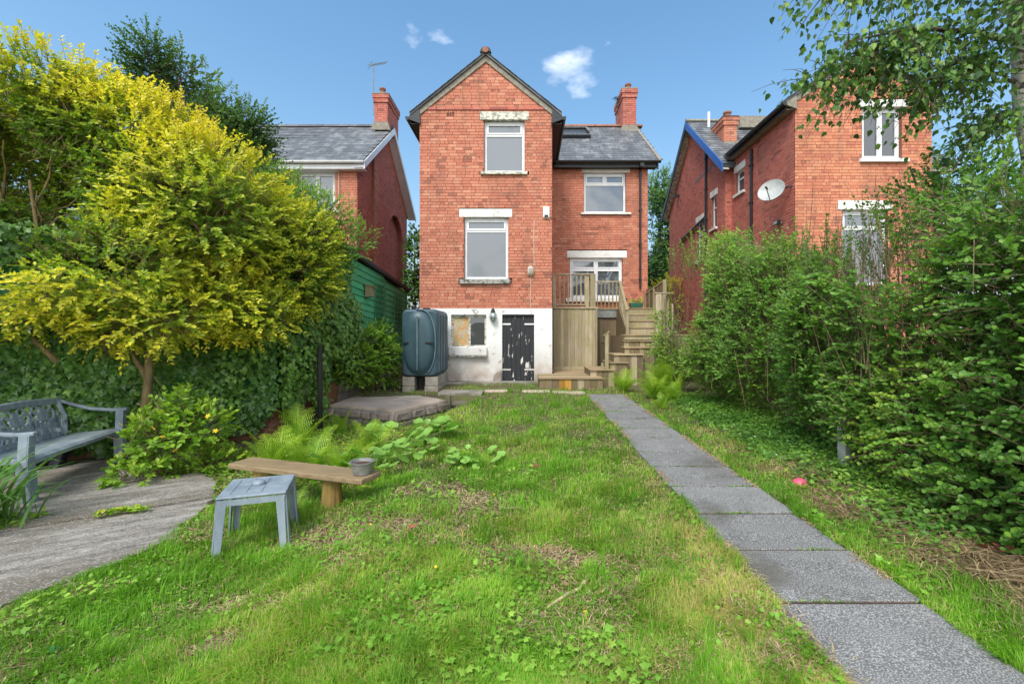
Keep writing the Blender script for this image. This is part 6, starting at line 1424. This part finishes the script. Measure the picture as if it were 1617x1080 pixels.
# wispy shoots above the top
n = 620; y = rgh.uniform(2.4, 9.9, n); x = 3.75 + rgh.uniform(-.3, 1.1, n) - .5 * sst(7.6, 10, y); z = top_z(y) - .35 + rgh.uniform(0, .5, n) * rgh.random(n) + .3 * sst(6, 3, y) * rgh.random(n); P = np.column_stack([x, y, z])
D = unit(np.column_stack([rgh.normal(-.1, .25, n), rgh.normal(0, .25, n), np.full(n, 1.0)])); Ls = rgh.uniform(.2, .55, n); A = sprays(P, D, Ls, 8, .05, .05, 1.0, rg=rgh)
leaves('top_shoots', A[0], A[1], A[2], .045 * rgh.uniform(.6, 1.2, len(A[0])), .68 + rgh.normal(0, .15, len(A[0])), M['l_hedge'], hg, 'oval'); twigs('twigs', P - D * .2, P + D * Ls[:, None], .003, .001, M['twig'], hg)
n = 420; y = rgh.uniform(2.6, 9.8, n); x = face_x(y, np.full(n, 1.8)) + rgh.uniform(.0, .8, n); P = np.column_stack([x, y, rgh.uniform(.9, 1.9, n)]); Q = P + np.column_stack([rgh.normal(0, .10, n), rgh.normal(0, .14, n), rgh.uniform(.7, 1.5, n)])
o = twigs('canes', P, Q, .006, .002, M['twig'], hg); o['kind'] = 'stuff'
# upright stems inside
n = 620; y = rgh.uniform(2.2, 9.9, n); x = face_x(y, np.full(n, .1)) + rgh.uniform(.15, .95, n); z0_ = rgh.uniform(0, .9, n); P = np.column_stack([x, y, z0_]); Q = P + np.column_stack([rgh.normal(-.10, .18, n), rgh.normal(0, .3, n), rgh.uniform(.9, 2.0, n)])
o = twigs('stems', P, Q, .007, .003, M['twig'], hg); o['kind'] = 'stuff'
n = 420; y = rgh.uniform(2.2, 9.9, n); z = rgh.uniform(.5, 2.6, n); x = face_x(y, z) + rgh.uniform(-.05, .25, n); P = np.column_stack([x, y, z]); Q = P + np.column_stack([rgh.normal(-.02, .12, n), rgh.normal(0, .3, n), rgh.normal(.0, .3, n)])
o = twigs('stems', P, Q, .004, .002, M['twig'], hg); o['kind'] = 'stuff'
# large-leaved shrub at the near end of the hedge
bush('snowberry', 'rounded-leaf shrub spilling from the near foot of the hedge', 'shrub', [((3.75, 3.2, 1.0), (.55, .9, .85)), ((3.55, 3.9, .7), (.4, .7, .6)), ((3.6, 2.5, .8), (.5, .6, .8)), ((3.75, 3.4, 1.9), (.5, .8, .5)), ((3.4, 3.3, .35), (.3, .6, .35)), ((3.75, 5.8, .4), (.35, .5, .4))], 2900, .22, 6, .043, M['l_hedge'], M['twig'], (3.8, 3.2, .1), gr_tone(.78), 'round', seed=33, thr=-.45, shell=.6, spread=.95, droop=.3, clump=1.6, limbs=[((3.8, 3.2, .1), (3.6, 3.1, 1.6), .02, .008), ((3.9, 3.6, .1), (3.7, 3.9, 1.7), .02, .008)], maxdep=.7)
# tall dark shrub above the hedge at the right edge
bush('dark_elder', 'tall thin dark-leaved shrub rising above the hedge at the right edge', 'shrub', [((5.1, 4.6, 2.8), (.8, .8, .75)), ((4.4, 4.3, 2.6), (.6, .7, .5)), ((5.5, 4.4, 2.6), (.8, .8, .9)), ((5.1, 5.4, 3.15), (.8, .7, .5)), ((4.6, 3.7, 2.2), (.5, .6, .8))], 900, .3, 7, .06, M['l_hedge'], M['bark_dark'], (4.9, 4.5, .15), gr_tone(.50), 'oval', limbs=[((4.9, 4.5, .1), (4.7, 4.4, 2.8), .035, .012), ((5.0, 4.6, .1), (5.5, 4.5, 3.2), .03, .01), ((5.0, 5.2, .1), (5.1, 5.4, 3.2), .03, .01)], seed=34, thr=-.2, clump=2.4, shell=.95, maxdep=.95)
# ---- birch overhanging at the top right
bi = thing('birch_tree', 'silver birch trunk at the right edge with hanging leafy branches across the sky', 'tree', (4.95, 4.5, .1))
mb = MB(); pts = [(4.98, 4.55, .1), (5.02, 4.5, 1.6), (5.0, 4.5, 2.8), (4.95, 4.48, 3.3), (4.84, 4.46, 3.8), (4.80, 4.45, 4.4), (4.70, 4.45, 5.1), (4.7, 4.4, 7)]
mb.tube(pts, [.10, .09, .075, .07, .068, .06, .055, .04], 12); mb.build('trunk', M['birch'], bi, smooth=True)
rb = np.random.default_rng(9); mb = MB(); LP = []; LD = []; LL = []
brs = [((3.9, 4.2, 4.35), (2.55, 4.1, 3.85), .012), ((3.7, 4.2, 4.3), (2.9, 4.2, 3.85), .01), ((4.3, 4.3, 4.4), (3.3, 4.3, 4.0), .012), ((4.4, 4.3, 4.2), (3.7, 4.3, 3.75), .012), ((4.75, 4.4, 5.0), (2.7, 4.1, 4.75), .02), ((4.80, 4.45, 4.4), (2.75, 3.9, 4.05), .03), ((4.78, 4.45, 4.9), (2.35, 3.8, 4.45), .03), ((4.83, 4.47, 4.0), (3.5, 4.1, 3.8), .02), ((4.85, 4.47, 3.7), (4.2, 4.3, 3.4), .014), ((4.75, 4.4, 5.2), (3.2, 3.9, 4.9), .03), ((4.8, 4.4, 4.6), (4.0, 3.6, 4.2), .02), ((4.8, 4.4, 4.9), (4.9, 3.6, 4.3), .02), ((4.75, 4.4, 5.3), (3.9, 3.7, 4.8), .02), ((4.9, 4.5, 3.6), (5.3, 4.1, 3.2), .015), ((4.8, 4.4, 4.8), (5.3, 3.9, 4.4), .02)]
rr = random.Random(3)
for i, (a, b_, r0) in enumerate(brs):
    pts = limb(mb, a, b_, r0, .006, .12, 9, .04, 50 + i, 7)
    for k in range(2, 10):
        p = pts[k]; ns = 3
        for s_ in range(ns * 2):
            d = Vector((rr.uniform(-.7, .25), rr.uniform(-.55, .5), rr.uniform(-.75, .35))) if i not in (11, 13, 14) else Vector((rr.uniform(-.5, .5), rr.uniform(-.5, .4), rr.uniform(-.8, .3)))
            L_ = rr.uniform(.2, .5); e = p + d.normalized() * L_ - Vector((0, 0, .12)); limb(mb, p, e, .004, .0015, .03, 3, .01, i * 90 + k * 9 + s_, 3)
            LP.append(p); LD.append(e - p); LL.append((e - p).length)
mb.build('branches', M['bark_dark'], bi)
LP = np.array([tuple(v) for v in LP]); LD = np.array([tuple(v) for v in LD]); LL = np.array(LL)
LP = np.repeat(LP, 2, 0) + rb.normal(0, .05, (2 * len(LP), 3)); LD = np.repeat(LD, 2, 0) + rb.normal(0, .12, LP.shape); LL = np.repeat(LL, 2)
A = sprays(LP, LD, LL, 6, .05, .05, .8, .5, rg=rb); n = len(A[0]); keepm = rb.random(n) < .5
Dn = A[1] * .5 + np.array([0, 0, -.8]) + rb.normal(0, .45, (n, 3)); Pn = A[0] + rb.normal(0, .025, (n, 3))
leaves('foliage', Pn[keepm], Dn[keepm], rb.normal(0, 1, (n, 3))[keepm] + np.array([-.3, -.8, .3]), (.058 * rb.uniform(.65, 1.15, n))[keepm], (.58 + rb.normal(0, .25, n))[keepm], M['l_birch'], bi, 'birch')

# ================================================================ ferns
def frond_mesh(seed, L_=.6, wide=.20, n=22, droop=1.0, tb=.45):
    rr = random.Random(seed); V = []; Fq = []; tone = []; pos = Vector((0, 0, 0)); ang = R(80) ; pts = []
    N_ = 22
    for i in range(N_ + 1): pts.append((pos.copy(), ang)); pos = pos + Vector((0, math.cos(ang), math.sin(ang))) * (L_ / N_); ang -= R(72) * droop / N_ * (.25 + 1.1 * i / N_)
    def at(t):
        f = t * N_; i = min(int(f), N_ - 1); return pts[i][0].lerp(pts[i + 1][0], f - i), pts[i][1]
    def quad(a, b_, c_, d, tn): k = len(V); V.extend([a, b_, c_, d]); Fq.append((k, k + 1, k + 2, k + 3)); tone.extend([tn] * 4)
    for i in range(N_):
        w = .004 * (1 - i / N_ * .7); a, b_ = pts[i][0], pts[i + 1][0]; quad(a - Vector((w, 0, 0)), a + Vector((w, 0, 0)), b_ + Vector((w, 0, 0)), b_ - Vector((w, 0, 0)), .3)
    for k in range(n):
        t_ = .14 + .84 * k / (n - 1); p, an = at(t_); l_ = wide * math.sin(math.pi * min(1, (t_ ** .65) * .92 + .03)) ** .8 * (1 - .15 * t_) + .012
        fwd = Vector((0, math.cos(an), math.sin(an))); up = Vector((0, -math.sin(an), math.cos(an)))
        for s_ in (-1, 1):
            l_ *= rr.uniform(.85, 1.1); d = (Vector((s_, 0, 0)) + fwd * .38 - up * .12 + Vector((0, 0, rr.uniform(-.08, .08)))).normalized(); sd_ = d.cross(up).normalized() * s_; m_ = 6
            tn = tb + rr.uniform(-.15, .2) + .25 * t_
            for j in range(m_):   # pinnules on both sides of each pinna
                q = p + d * l_ * (j + .3) / m_; wj = .22 * l_ * (1 - j / m_ * .75) * .62 + .002
                for side in (-1, 1):
                    e = q + sd_ * side * wj + d * wj * .35; g = d * (l_ / m_) * .42; quad(q - g * .6, e - g * .1, e + g * .25, q + g * .7, tn + rr.uniform(-.1, .1))
    me = bpy.data.meshes.new('frond'); me.from_pydata([tuple(v) for v in V], [], Fq); me.attributes.new('tone', 'FLOAT', 'POINT').data.foreach_set('value', tone); me.update(); me.materials.append(M['l_fern']); return me
FM = [frond_mesh(1, .6, .17, 22, 1.0, .3), frond_mesh(2, .55, .15, 20, 1.4, .1), frond_mesh(3, .65, .17, 24, .8, .5), frond_mesh(4, .5, .15, 20, 1.7, .35), frond_mesh(5, .6, .16, 22, 1.15, .6), frond_mesh(6, .6, .14, 22, 1.5, .0)]
def fern(label, x, y, n, sc, seed, group='ferns in the garden beds', spread=1.0, z=None):
    rr = random.Random(seed); z = Hs(x, y) if z is None else z; t_ = thing('fern', label, 'fern', (x, y, z), 0, group)
    for k in range(n):
        a = 2 * math.pi * k / n + rr.uniform(-.3, .3); s_ = sc * rr.uniform(.7, 1.15)
        piece('frond', FM[(k + seed) % 6], None, t_, (x + .03 * math.cos(a), y + .03 * math.sin(a), z), rot=(rr.uniform(-.38, .28) * spread, rr.uniform(-.15, .15), a), scale=(s_, s_, s_))
for (lb, x, y, n, sc, seed) in (
    ('tall upright fern behind the plank bench below the black pipe', -3.05, 6.0, 9, 1.25, 1), ('broad pale fern directly behind the left end of the plank bench', -2.75, 5.0, 15, 1.0, 2), ('fern behind the middle of the plank bench', -2.35, 4.95, 15, 1.0, 3),
    ('fern leaning over the plank bench near the metal pot', -1.95, 4.85, 13, .95, 4), ('small dark fern growing between side table and log stump', -2.05, 3.98, 6, .5, 5), ('fern behind the heart-leaved plant in front of the stone terrace', -2.0, 5.9, 9, .85, 6),
    ('fern between the black pipe and the terrace stones', -2.9, 7.1, 8, .8, 7),
    ('bright fern at the left foot of the winding deck steps', 2.1, 9.9, 14, 1.0, 8), ('fern between the deck steps and path edge', 2.5, 9.0, 14, 1.15, 9), ('large arching fern against the dark deck boards', 2.85, 9.6, 16, 1.4, 10), ('fern at the far foot of the hedge', 2.8, 8.7, 12, .85, 11), ('pale fern half under the hedge beside the deck boards', 3.25, 9.95, 12, 1.2, 13), ('low fern where the path meets the ferny bank', 2.4, 8.1, 10, .6, 12)):
    fern(lb, x, y, n, sc, seed)
# little fern in the planter
rr = random.Random(4)
for k in range(9): piece('frond', FM[k % 3], None, PLANTER, (3.07 + k * .035, 13.37, DZ + .12), rot=(rr.uniform(-.3, .3), 0, k * .7), scale=(.38, .38, .38))
# ================================================================ broad-leaved bergenia-like plant
def broad_mesh(seed, w=.5):
    rr = random.Random(seed); V = [(0, 0, 0)]; n = 14
    for ring_, f in ((.55, .02), (1.0, .05)):
        for k in range(n):
            t_ = 2 * math.pi * k / n; r_ = ring_ * (1 + .06 * math.sin(3 * t_ + seed) - .18 * (math.cos(t_ + math.pi / 2) > .93)); V.append((w * r_ * math.cos(t_), .5 + .55 * r_ * math.sin(t_), f * (1 + .8 * math.sin(5 * t_ + seed)) + (.06 if ring_ == 1 else 0)))
    V[0] = (0, .5, -.02); Fs = [(0, 1 + k, 1 + (k + 1) % n) for k in range(n)] + [(1 + k, 1 + n + k, 1 + n + (k + 1) % n, 1 + (k + 1) % n) for k in range(n)]
    b_ = len(V); V += [(-.025, .02, -.01), (.025, .02, -.01), (.02, -.75, -.55), (-.02, -.75, -.55)]; Fs.append((b_, b_ + 1, b_ + 2, b_ + 3))
    me = bpy.data.meshes.new('leaf'); me.from_pydata(V, [], Fs); me.attributes.new('tone', 'FLOAT', 'POINT').data.foreach_set('value', [.35 + .25 * rr.random()] * n + [.5] * (len(V) - n)); me.update(); me.polygons.foreach_set('use_smooth', [True] * len(Fs)); me.materials.append(M['l_broad']); return me
BM_ = [broad_mesh(i, .48 + .04 * i) for i in range(4)]
def broad_plant(name, label, x, y, n, r_, sz, hz, seed, spots=None):
    rr = random.Random(seed); t_ = thing(name, label, 'plant', (x, y, Hs(x, y)))
    for k in range(n):
        a = rr.uniform(0, 6.28); d = r_ * math.sqrt(rr.random()); px_, py_ = x + d * math.cos(a) * (1.4 if n > 20 else 1), y + d * math.sin(a); s_ = sz * rr.uniform(.6, 1.2)
        piece('leaf', BM_[k % 4], None, t_, (px_, py_, Hs(px_, py_) + hz * rr.uniform(.4, 1.1)), rot=(rr.uniform(-.5, .6), rr.uniform(-.5, .5), a - math.pi / 2), scale=(s_, s_, s_))
broad_plant('bergenia', 'clump of round glossy leaves right of the ferns and metal pot', -1.62, 5.0, 60, .45, .135, .26, 3)
broad_plant('hosta', 'pale broad-leaved clump in front of the stone terrace', -1.62, 6.1, 40, .45, .17, .28, 4)
broad_plant('foxglove', 'cluster of large pale leaves beside the lawn below the steps', -1.22, 5.95, 9, .18, .21, .15, 5)
broad_plant('mallow', 'low flat mallow plant with pale lobed leaves in the middle of the lawn', -.62, 5.0, 30, .22, .10, .11, 6)
# strap leaves at the left edge
def strap_mesh(seed, L_=.75, w=.016):
    V = []; Fs = []; pos = Vector((0, 0, 0)); ang = R(68); N_ = 9
    for i in range(N_ + 1):
        f = i / N_; ww = w * (math.sin(math.pi * min(1, f * .85 + .12)) ** .6) * (1.02 - f ** 3); V += [(-ww, pos.y, pos.z + .004), (ww, pos.y, pos.z + .004)]; pos = pos + Vector((0, math.cos(ang), math.sin(ang))) * L_ / N_; ang -= R(115) / N_ * (.4 + f)
    Fs = [(2 * i, 2 * i + 1, 2 * i + 3, 2 * i + 2) for i in range(N_)]; me = bpy.data.meshes.new('leaf'); me.from_pydata(V, [], Fs); me.attributes.new('tone', 'FLOAT', 'POINT').data.foreach_set('value', [.3 + .2 * (seed % 3)] * len(V)); me.update(); me.materials.append(M['l_strap']); return me
SM = [strap_mesh(i, .65 + .12 * i, .013 + .003 * i) for i in range(4)]
dlp = thing('daylily', 'arching strap-leaved plant at the left edge beside the near bench leg', 'plant', (-4.55, 3.6, 0)); rr = random.Random(8)
for k in range(85):
    x_, y_ = -4.42 + rr.gauss(0, .14), 3.62 + rr.gauss(0, .14); a = rr.uniform(0, 6.28); s_ = rr.uniform(.65, 1.1)
    piece('leaf', SM[k % 4], None, dlp, (x_, y_, 0), rot=(rr.uniform(-.3, .25), rr.uniform(-.25, .25), a), scale=(s_, s_, s_))

# ================================================================ ground cover, weeds and grass
def off_hard(P):
    x, y = P[:, 0], P[:, 1]; m_ = ~((x > pxl(y) - .012) & (x < pxr(y) + .012) & (y < 9.64)); m_ &= ~in_poly(x, y, patio_poly); m_ &= ~((x > .22) & (y > 10.38)); m_ &= ~((x > XL) & (x < XR) & (y > 11.25)); m_ &= ~in_poly(x, y, TP)
    m_ &= ~((x > -2.85) & (x < -1.9) & (y > 10.0)); m_ &= ~((x > -1.55) & (x < -.95) & (y > 8.6) & (y < 9.55)) & ~((x > -1.88) & (x < -.92) & (y > 9.48) & (y < 10.08)); return m_
def persp(n, y0, y1, rg, p=1.0, xr=(-1.25, 1.12)):
    """more points near the camera, evenly across the view"""
    u = rg.random(n); y = (y0 ** (1 - p) + u * (y1 ** (1 - p) - y0 ** (1 - p))) ** (1 / (1 - p)) if abs(p - 1) > 1e-3 else y0 * (y1 / y0) ** u
    x = y * rg.uniform(xr[0], xr[1], n); return np.column_stack([x, y])
def lawn_zone(P):
    """grass density 0..1 and dryness 0..1"""
    x, y = P[:, 0], P[:, 1]; n1 = sn(np.column_stack([P, np.zeros(len(P))]), 1.3, 1); n2 = sn(np.column_stack([P, np.zeros(len(P))]), 3.7, 2); n3 = sn(np.column_stack([P, np.zeros(len(P))]), .6, 5)
    dens = np.full(len(P), .88); dry = .09 + .15 * n1 + .12 * n2
    d_l = np.where(x < 1.3, pxl(y) - x, 9)                            # strip beside the left edge of the path
    strip = np.exp(-((d_l - .05) / .34) ** 2) * sst(7.5, 3.0, y); dry += .65 * strip + .45 * sst(-.3, .9, x) * sst(4.2, 2.4, y) * (x < 1.4) * (.6 + .6 * n2)
    right = sst(2.1, 2.5, x); dens -= (.38 + .25 * n2) * right; dry += right * (.2 + .25 * n2); under = sst(2.75, 3.3, x - .08 * (y - 4)); dens -= .70 * under * (.8 + .3 * n2)
    thatch = right * sst(4.6, 3.4, y) * sst(2.25, 2.7, x); dens -= (.62 - .3 * n1) * thatch; 
    leftbed = sst(-1.2, -1.9, x - .0 * y) * sst(4.0, 4.5, y); dens -= .62 * leftbed; soilp = (n2 < -.5) | (n1 < -.8); dens = np.where(soilp & (x < 1.2), dens - .5, dens)
    bare = np.exp(-(((x + 1.45) / .55) ** 2 + ((y - 3.45) / .35) ** 2)); dens -= .6 * bare; b2 = np.exp(-(((x + 1.52) / .16) ** 2 + ((y - 2.22) / .13) ** 2)); dens -= 1.2 * b2; b3 = np.exp(-(((x + 1.4) / .24) ** 2 + ((y - 2.55) / .14) ** 2)) + np.exp(-(((x + .86) / .13) ** 2 + ((y - 3.4) / .12) ** 2)) + np.exp(-(((x + 1.2) / .22) ** 2 + ((y - 2.95) / .12) ** 2)) + np.exp(-(((x - .25) / .2) ** 2 + ((y - 3.0) / .12) ** 2)); dens -= .75 * b3; dens -= .35 * (n3 < -.5)
    worn = sst(9.7, 10.4, y) * .35; dens -= worn
    return np.clip(dens, 0, 1), np.clip(dry, 0, 1), n1, n2
def blades(name, label, P2, hgt, wid, tone, mat, rg, lean=.35, flat=False, segs=2, z_off=0):
    n = len(P2); z = H(P2[:, 0], P2[:, 1]) + z_off; P = np.column_stack([P2, z]); a = (rg.uniform(0, 6.283, n) if flat else 3.3 * sn(np.column_stack([P2, np.zeros(n)]), 6.5, 11) + rg.normal(0, 1.0, n)); dirn = np.column_stack([np.cos(a), np.sin(a), np.zeros(n)]); side = np.column_stack([-np.sin(a), np.cos(a), np.zeros(n)])
    le = (rg.random(n) * lean if not flat else rg.uniform(.85, 1.0, n))[:, None]; h = hgt[:, None]; w = wid[:, None] * .5; up = np.array([0, 0, 1.0])
    if flat: mid = P + dirn * h * .5 + up * h * rg.uniform(.04, .22, (n, 1)); tip = P + dirn * h + up * h * rg.uniform(-.02, .15, (n, 1))
    else: mid = P + up * h * .58 + dirn * h * le * .35; tip = P + up * h * (1 - .45 * le) + dirn * h * le * 1.05
    V = np.stack([P - side * w, P + side * w, mid + side * w * .8, mid - side * w * .8, tip], 1).reshape(-1, 3); b_ = np.arange(n)[:, None] * 5
    F4 = b_ + np.array([[0, 1, 2, 3]]); F3 = b_ + np.array([[3, 2, 4]]); o = npmesh(name, V, [F4, F3], mat, None, {'tone': np.repeat(np.clip(tone, 0, 1), 5)}); tag(o, label, kind='stuff'); return o
rg = np.random.default_rng(500)
P2 = persp(620000, 1.55, 11.6, rg, 1.55, (-1.22, 1.22)); m_ = (off_hard(P2) | (off_hard(P2 + np.array([[.035, 0]])) | off_hard(P2 - np.array([[.035, 0]]))) & (sn(np.column_stack([P2, np.zeros(len(P2))]), 8, 1) > .1)) & (P2[:, 0] > -3.9 - .0 * P2[:, 1]) & (P2[:, 0] < 4.2) & (P2[:, 1] < 11.3); P2 = P2[m_]
dens, dry, n1, n2 = lawn_zone(P2); tuft = sn(np.column_stack([P2, np.zeros(len(P2))]), 9, 3); m_ = rg.random(len(P2)) < dens * (.55 + .35 * np.clip(tuft + .4, 0, 1)); P2 = P2[m_]; dens, dry, n1, n2, tuft = dens[m_], dry[m_], n1[m_], n2[m_], tuft[m_]
n = len(P2); y = P2[:, 1]; hgt = (.045 + .040 * rg.random(n) + .035 * np.clip(tuft, 0, 1) + .028 * np.clip(n2, 0, 1)) * (1 - .25 * dry); wid = .0028 + .0011 * y * .62
isdry = rg.random(n) < dry * .85; tone = np.where(isdry, .80 + .2 * rg.random(n), .42 + .18 * n1 + .10 * n2 + rg.normal(0, .13, n)); tone = np.where(~isdry, np.clip(tone, 0, .74), tone)
blades('grass', 'uneven bright green lawn grass with drier tufts', P2, hgt, wid, tone, M['grass'], rg, 1.05)
# taller tufts
cx_ = persp(420, 1.8, 10.5, rg, 1.3, (-1.1, .7)); cz, cd, _, _ = lawn_zone(cx_); cx_ = cx_[(cz > .55) & off_hard(cx_) & (cx_[:, 0] > -2.5) & (cx_[:, 0] < 1.3)]; k = 46
P2 = np.repeat(cx_, k, 0) + rg.normal(0, .045, (len(cx_) * k, 2)); P2 = P2[off_hard(P2)]; n = len(P2)
blades('tall_grass', 'taller grass tufts scattered through the lawn', P2, rg.uniform(.07, .16, n), .003 + .0006 * P2[:, 1], .3 + rg.normal(0, .12, n), M['grass'], rg, .9)
# dead grass and cut stalks
P2 = persp(230000, 1.6, 10.5, rg, 1.5, (-1.2, 1.25)); P2 = P2[off_hard(P2) & (P2[:, 0] > -3.8) & (P2[:, 0] < 4.3)]; dens, dry, n1, n2 = lawn_zone(P2); m_ = rg.random(len(P2)) < np.clip(.10 + .95 * dry + .55 * (1 - dens), 0, 1) * np.where((P2[:, 0] > 2.3) & (P2[:, 1] < 4.8), .62 + .3 * n2, 1); P2 = P2[m_]; n = len(P2)
x, y = P2[:, 0], P2[:, 1]; thick = (x > 2.25) & (y < 4.8) & (x > 2.4)
blades('dead_grass', 'straw coloured dead grass lying between the green tufts', P2, np.where(thick, rg.uniform(.05, .26, n), rg.uniform(.03, .10, n)), .0022 + .0008 * y, np.where(thick, .30 + rg.normal(0, .24, n), .52 + rg.normal(0, .25, n)), M['straw'], rg, flat=True, z_off=rg.random(n) * .035)
# clover and small broad weeds
def wz(n, rg_):
    P = persp(n, 1.6, 9.5, rg_, 1.4, (-1.2, .95)); d_, r_, a, b_ = lawn_zone(P); w = np.clip(.35 + .6 * sst(.2, -1.6, P[:, 0]) * sst(5.5, 3, P[:, 1]) + .5 * sst(2.4, 2.9, P[:, 0]) + .4 * a, 0, 1) * (.25 + .75 * (sn(np.column_stack([P, np.zeros(n)]), 5, 8) > .15)); return P[(rg_.random(n) < w) & off_hard(P) & (P[:, 0] > -4) & (P[:, 0] < 4.0)]
cover('clover', 'clover and small weeds growing among the lawn grass', 60000, wz, .024, M['weed'], 'clover', (.01, .055), 61, .5)
def wz2(n, rg_):
    P = persp(n, 1.6, 8.0, rg_, 1.3, (-1.15, .9)); return P[(sn(np.column_stack([P, np.zeros(n)]), 3.5, 4) > .25) & off_hard(P) & (P[:, 0] > -3.6) & (P[:, 0] < 3.4)]
cover('weeds', 'broader creeping buttercup leaves in patches of the lawn', 11000, wz2, .038, M['weed'], 'ivy', (.02, .075), 62, .5, tilt=.35)
# soft bed growth at the left: between bench, ferns and wall
def bedz(n, rg_):
    P = np.column_stack([rg_.uniform(-4.9, -1.3, n), rg_.uniform(4.3, 8.6, n)]); w = (P[:, 0] < -1.5 - .0 * P[:, 1]) & off_hard(P) & (sn(np.column_stack([P, np.zeros(n)]), 2.4, 6) > -.35); return P[w]
cover('bed_weeds', 'leafy weeds carpeting the bed under the ivy wall', 15000, bedz, .04, M['l_lime'], 'oval', (.005, .10), 63, .38)
def edgez(n, rg_):
    y = rg_.uniform(3.0, 9.4, n); x = 3.45 + rg_.normal(0, .38, n) - .35 * sst(7.5, 9.5, y); P = np.column_stack([x, y]); return P[off_hard(P) & (x > 2.35)]
cover('hedge_bottom_weeds', 'low leafy growth along the foot of the hedge', 17000, edgez, .045, M['l_hedge'], 'oval', (.005, .13), 64, .55)
cover('hedge_bottom_ivy', 'creeping ivy on the ground at the foot of the hedge', 4200, lambda n, r_: (lambda P: P[off_hard(P) & (P[:, 0] > 2.6)])(np.column_stack([3.2 + r_.normal(0, .35, n), r_.uniform(3.2, 8.5, n)])), .06, M['l_ivy'], 'ivy', (.01, .07), 65, .5, tilt=.4)
# leaf litter on soil
def litz(n, rg_):
    P = persp(n, 1.7, 9.5, rg_, 1.3, (-1.15, 1.05)); d_, r_, a, b_ = lawn_zone(P); return P[(rg_.random(n) < np.clip(1.15 - d_, .03, 1)) & off_hard(P) & (P[:, 0] > -5) & (P[:, 0] < 4.2)]
cover('leaf_litter', 'brown leaf litter and crumbs of bark on the bare soil', 26000, litz, .032, M['litter'], 'diamond', (.0, .03), 66, .45)
# weeds creeping over patio edge and crack
def crz(n, rg_):
    x = rg_.uniform(-5.2, -2.9, n); y = 3.45 + (x + 4.3) * .62 - .05 * np.sin(x * 5) - .03 * np.sin(x * 13) + rg_.normal(0, .02, n); P = np.column_stack([x, y]); m_ = sn(np.column_stack([P, np.zeros(n)]), 5, 4) > .6
    e = np.column_stack([rg_.uniform(-4.9, -4.0, n), rg_.uniform(2.9, 3.9, n)]); e = e[(e[:, 0] < -4.25 + .3 * (e[:, 1] - 3.2))]; return np.concatenate([P[m_], e[: n]])
cover('patio_weeds', 'small weeds in the crack and corner of the concrete patio', 1700, crz, .038, M['l_lime'], 'oval', (.05, .09), 67, .5)
jx = []
for e_ in edges[5:]:
    nn_ = int(150); xj = rg.uniform(pxl(e_), pxr(e_), nn_); k_ = np.sin(xj * 9 + e_ * 5) + rg.normal(0, .4, nn_) > .35; jx.append(np.column_stack([xj[k_], np.full(k_.sum(), e_) + rg.normal(0, .006, k_.sum())]))
jx = np.concatenate(jx); blades('joint_grass', 'moss and short grass in the joints of the slab path', jx, rg.uniform(.008, .028, len(jx)), .003 + .0010 * jx[:, 1], .35 + rg.normal(0, .2, len(jx)), M['grass'], rg, 1.1, z_off=.025)
pe = np.column_stack([rg.uniform(1.9, 9.5, 5200), np.zeros(5200)]); sd2 = rg.random(5200) < .5; pe = np.column_stack([np.where(sd2, pxl(pe[:, 0]) + rg.exponential(.022, 5200), pxr(pe[:, 0]) - rg.exponential(.018, 5200)), pe[:, 0]]); pe = pe[sn(np.column_stack([pe, np.zeros(len(pe))]), 4, 2) > -.1]
blades('edge_litter', 'dry clippings blown onto the edges of the slab path', pe, rg.uniform(.015, .06, len(pe)), .0022 + .0008 * pe[:, 1], .45 + rg.normal(0, .25, len(pe)), M['straw'], rg, flat=True, z_off=.034)
# single flowers
for i, (x, y) in enumerate(((-.55, 2.75), (-1.15, 3.35), (-1.2, 3.7), (-.45, 3.2), (.3, 2.35), (-.28, 3.9))):
    fl = MB()
    for k in range(5): a_ = k * 1.257; fl.add([(0, 0, 0), (.008 * math.cos(a_ - .5), .008 * math.sin(a_ - .5), .004), (.012 * math.cos(a_), .012 * math.sin(a_), .003), (.008 * math.cos(a_ + .5), .008 * math.sin(a_ + .5), .004)], [(0, 1, 2, 3)])
    fl.tube([(0, 0, 0), (0, 0, -.07)], .0012, 4)
    o = fl.build('buttercup', M['yellowflower']); o.location = (x, y, Hs(x, y) + .075); o.rotation_euler = (R(20), 0, i)
    tag(o, ('yellow buttercup in the lawn left of the pale broken stick', 'yellow buttercup in the grass nearest the plastic side table', 'yellow buttercup just in front of the log stump of the plank bench', 'yellow buttercup in the middle of the lawn between side table and path', 'yellow buttercup nearest the path, right of the pale broken stick', 'farthest yellow buttercup, in the lawn toward the mallow plant')[i], 'flower', 'buttercups in the lawn')
# scattered bark chips beside the path: loose dry stalks at the right edge
rr = random.Random(12)
st = MB()
for k in range(110):
    x, y = rr.uniform(2.5, 3.7), rr.uniform(2.2, 5.2); a = rr.uniform(-.9, .3); L_ = rr.uniform(.15, .55); z = Hs(x, y) + .035; e = Vector((math.cos(a) * L_, math.sin(a) * L_, rr.uniform(-.01, .05))); st.tube([(x, y, z), tuple(Vector((x, y, z + .015)) + e * .5), tuple(Vector((x, y, z)) + e)], [.0045, .004, .002], 5)
o = tag(st.build('dry_stalks', M['twig']), 'heap of dry cut stalks lying at the foot of the hedge', kind='stuff')
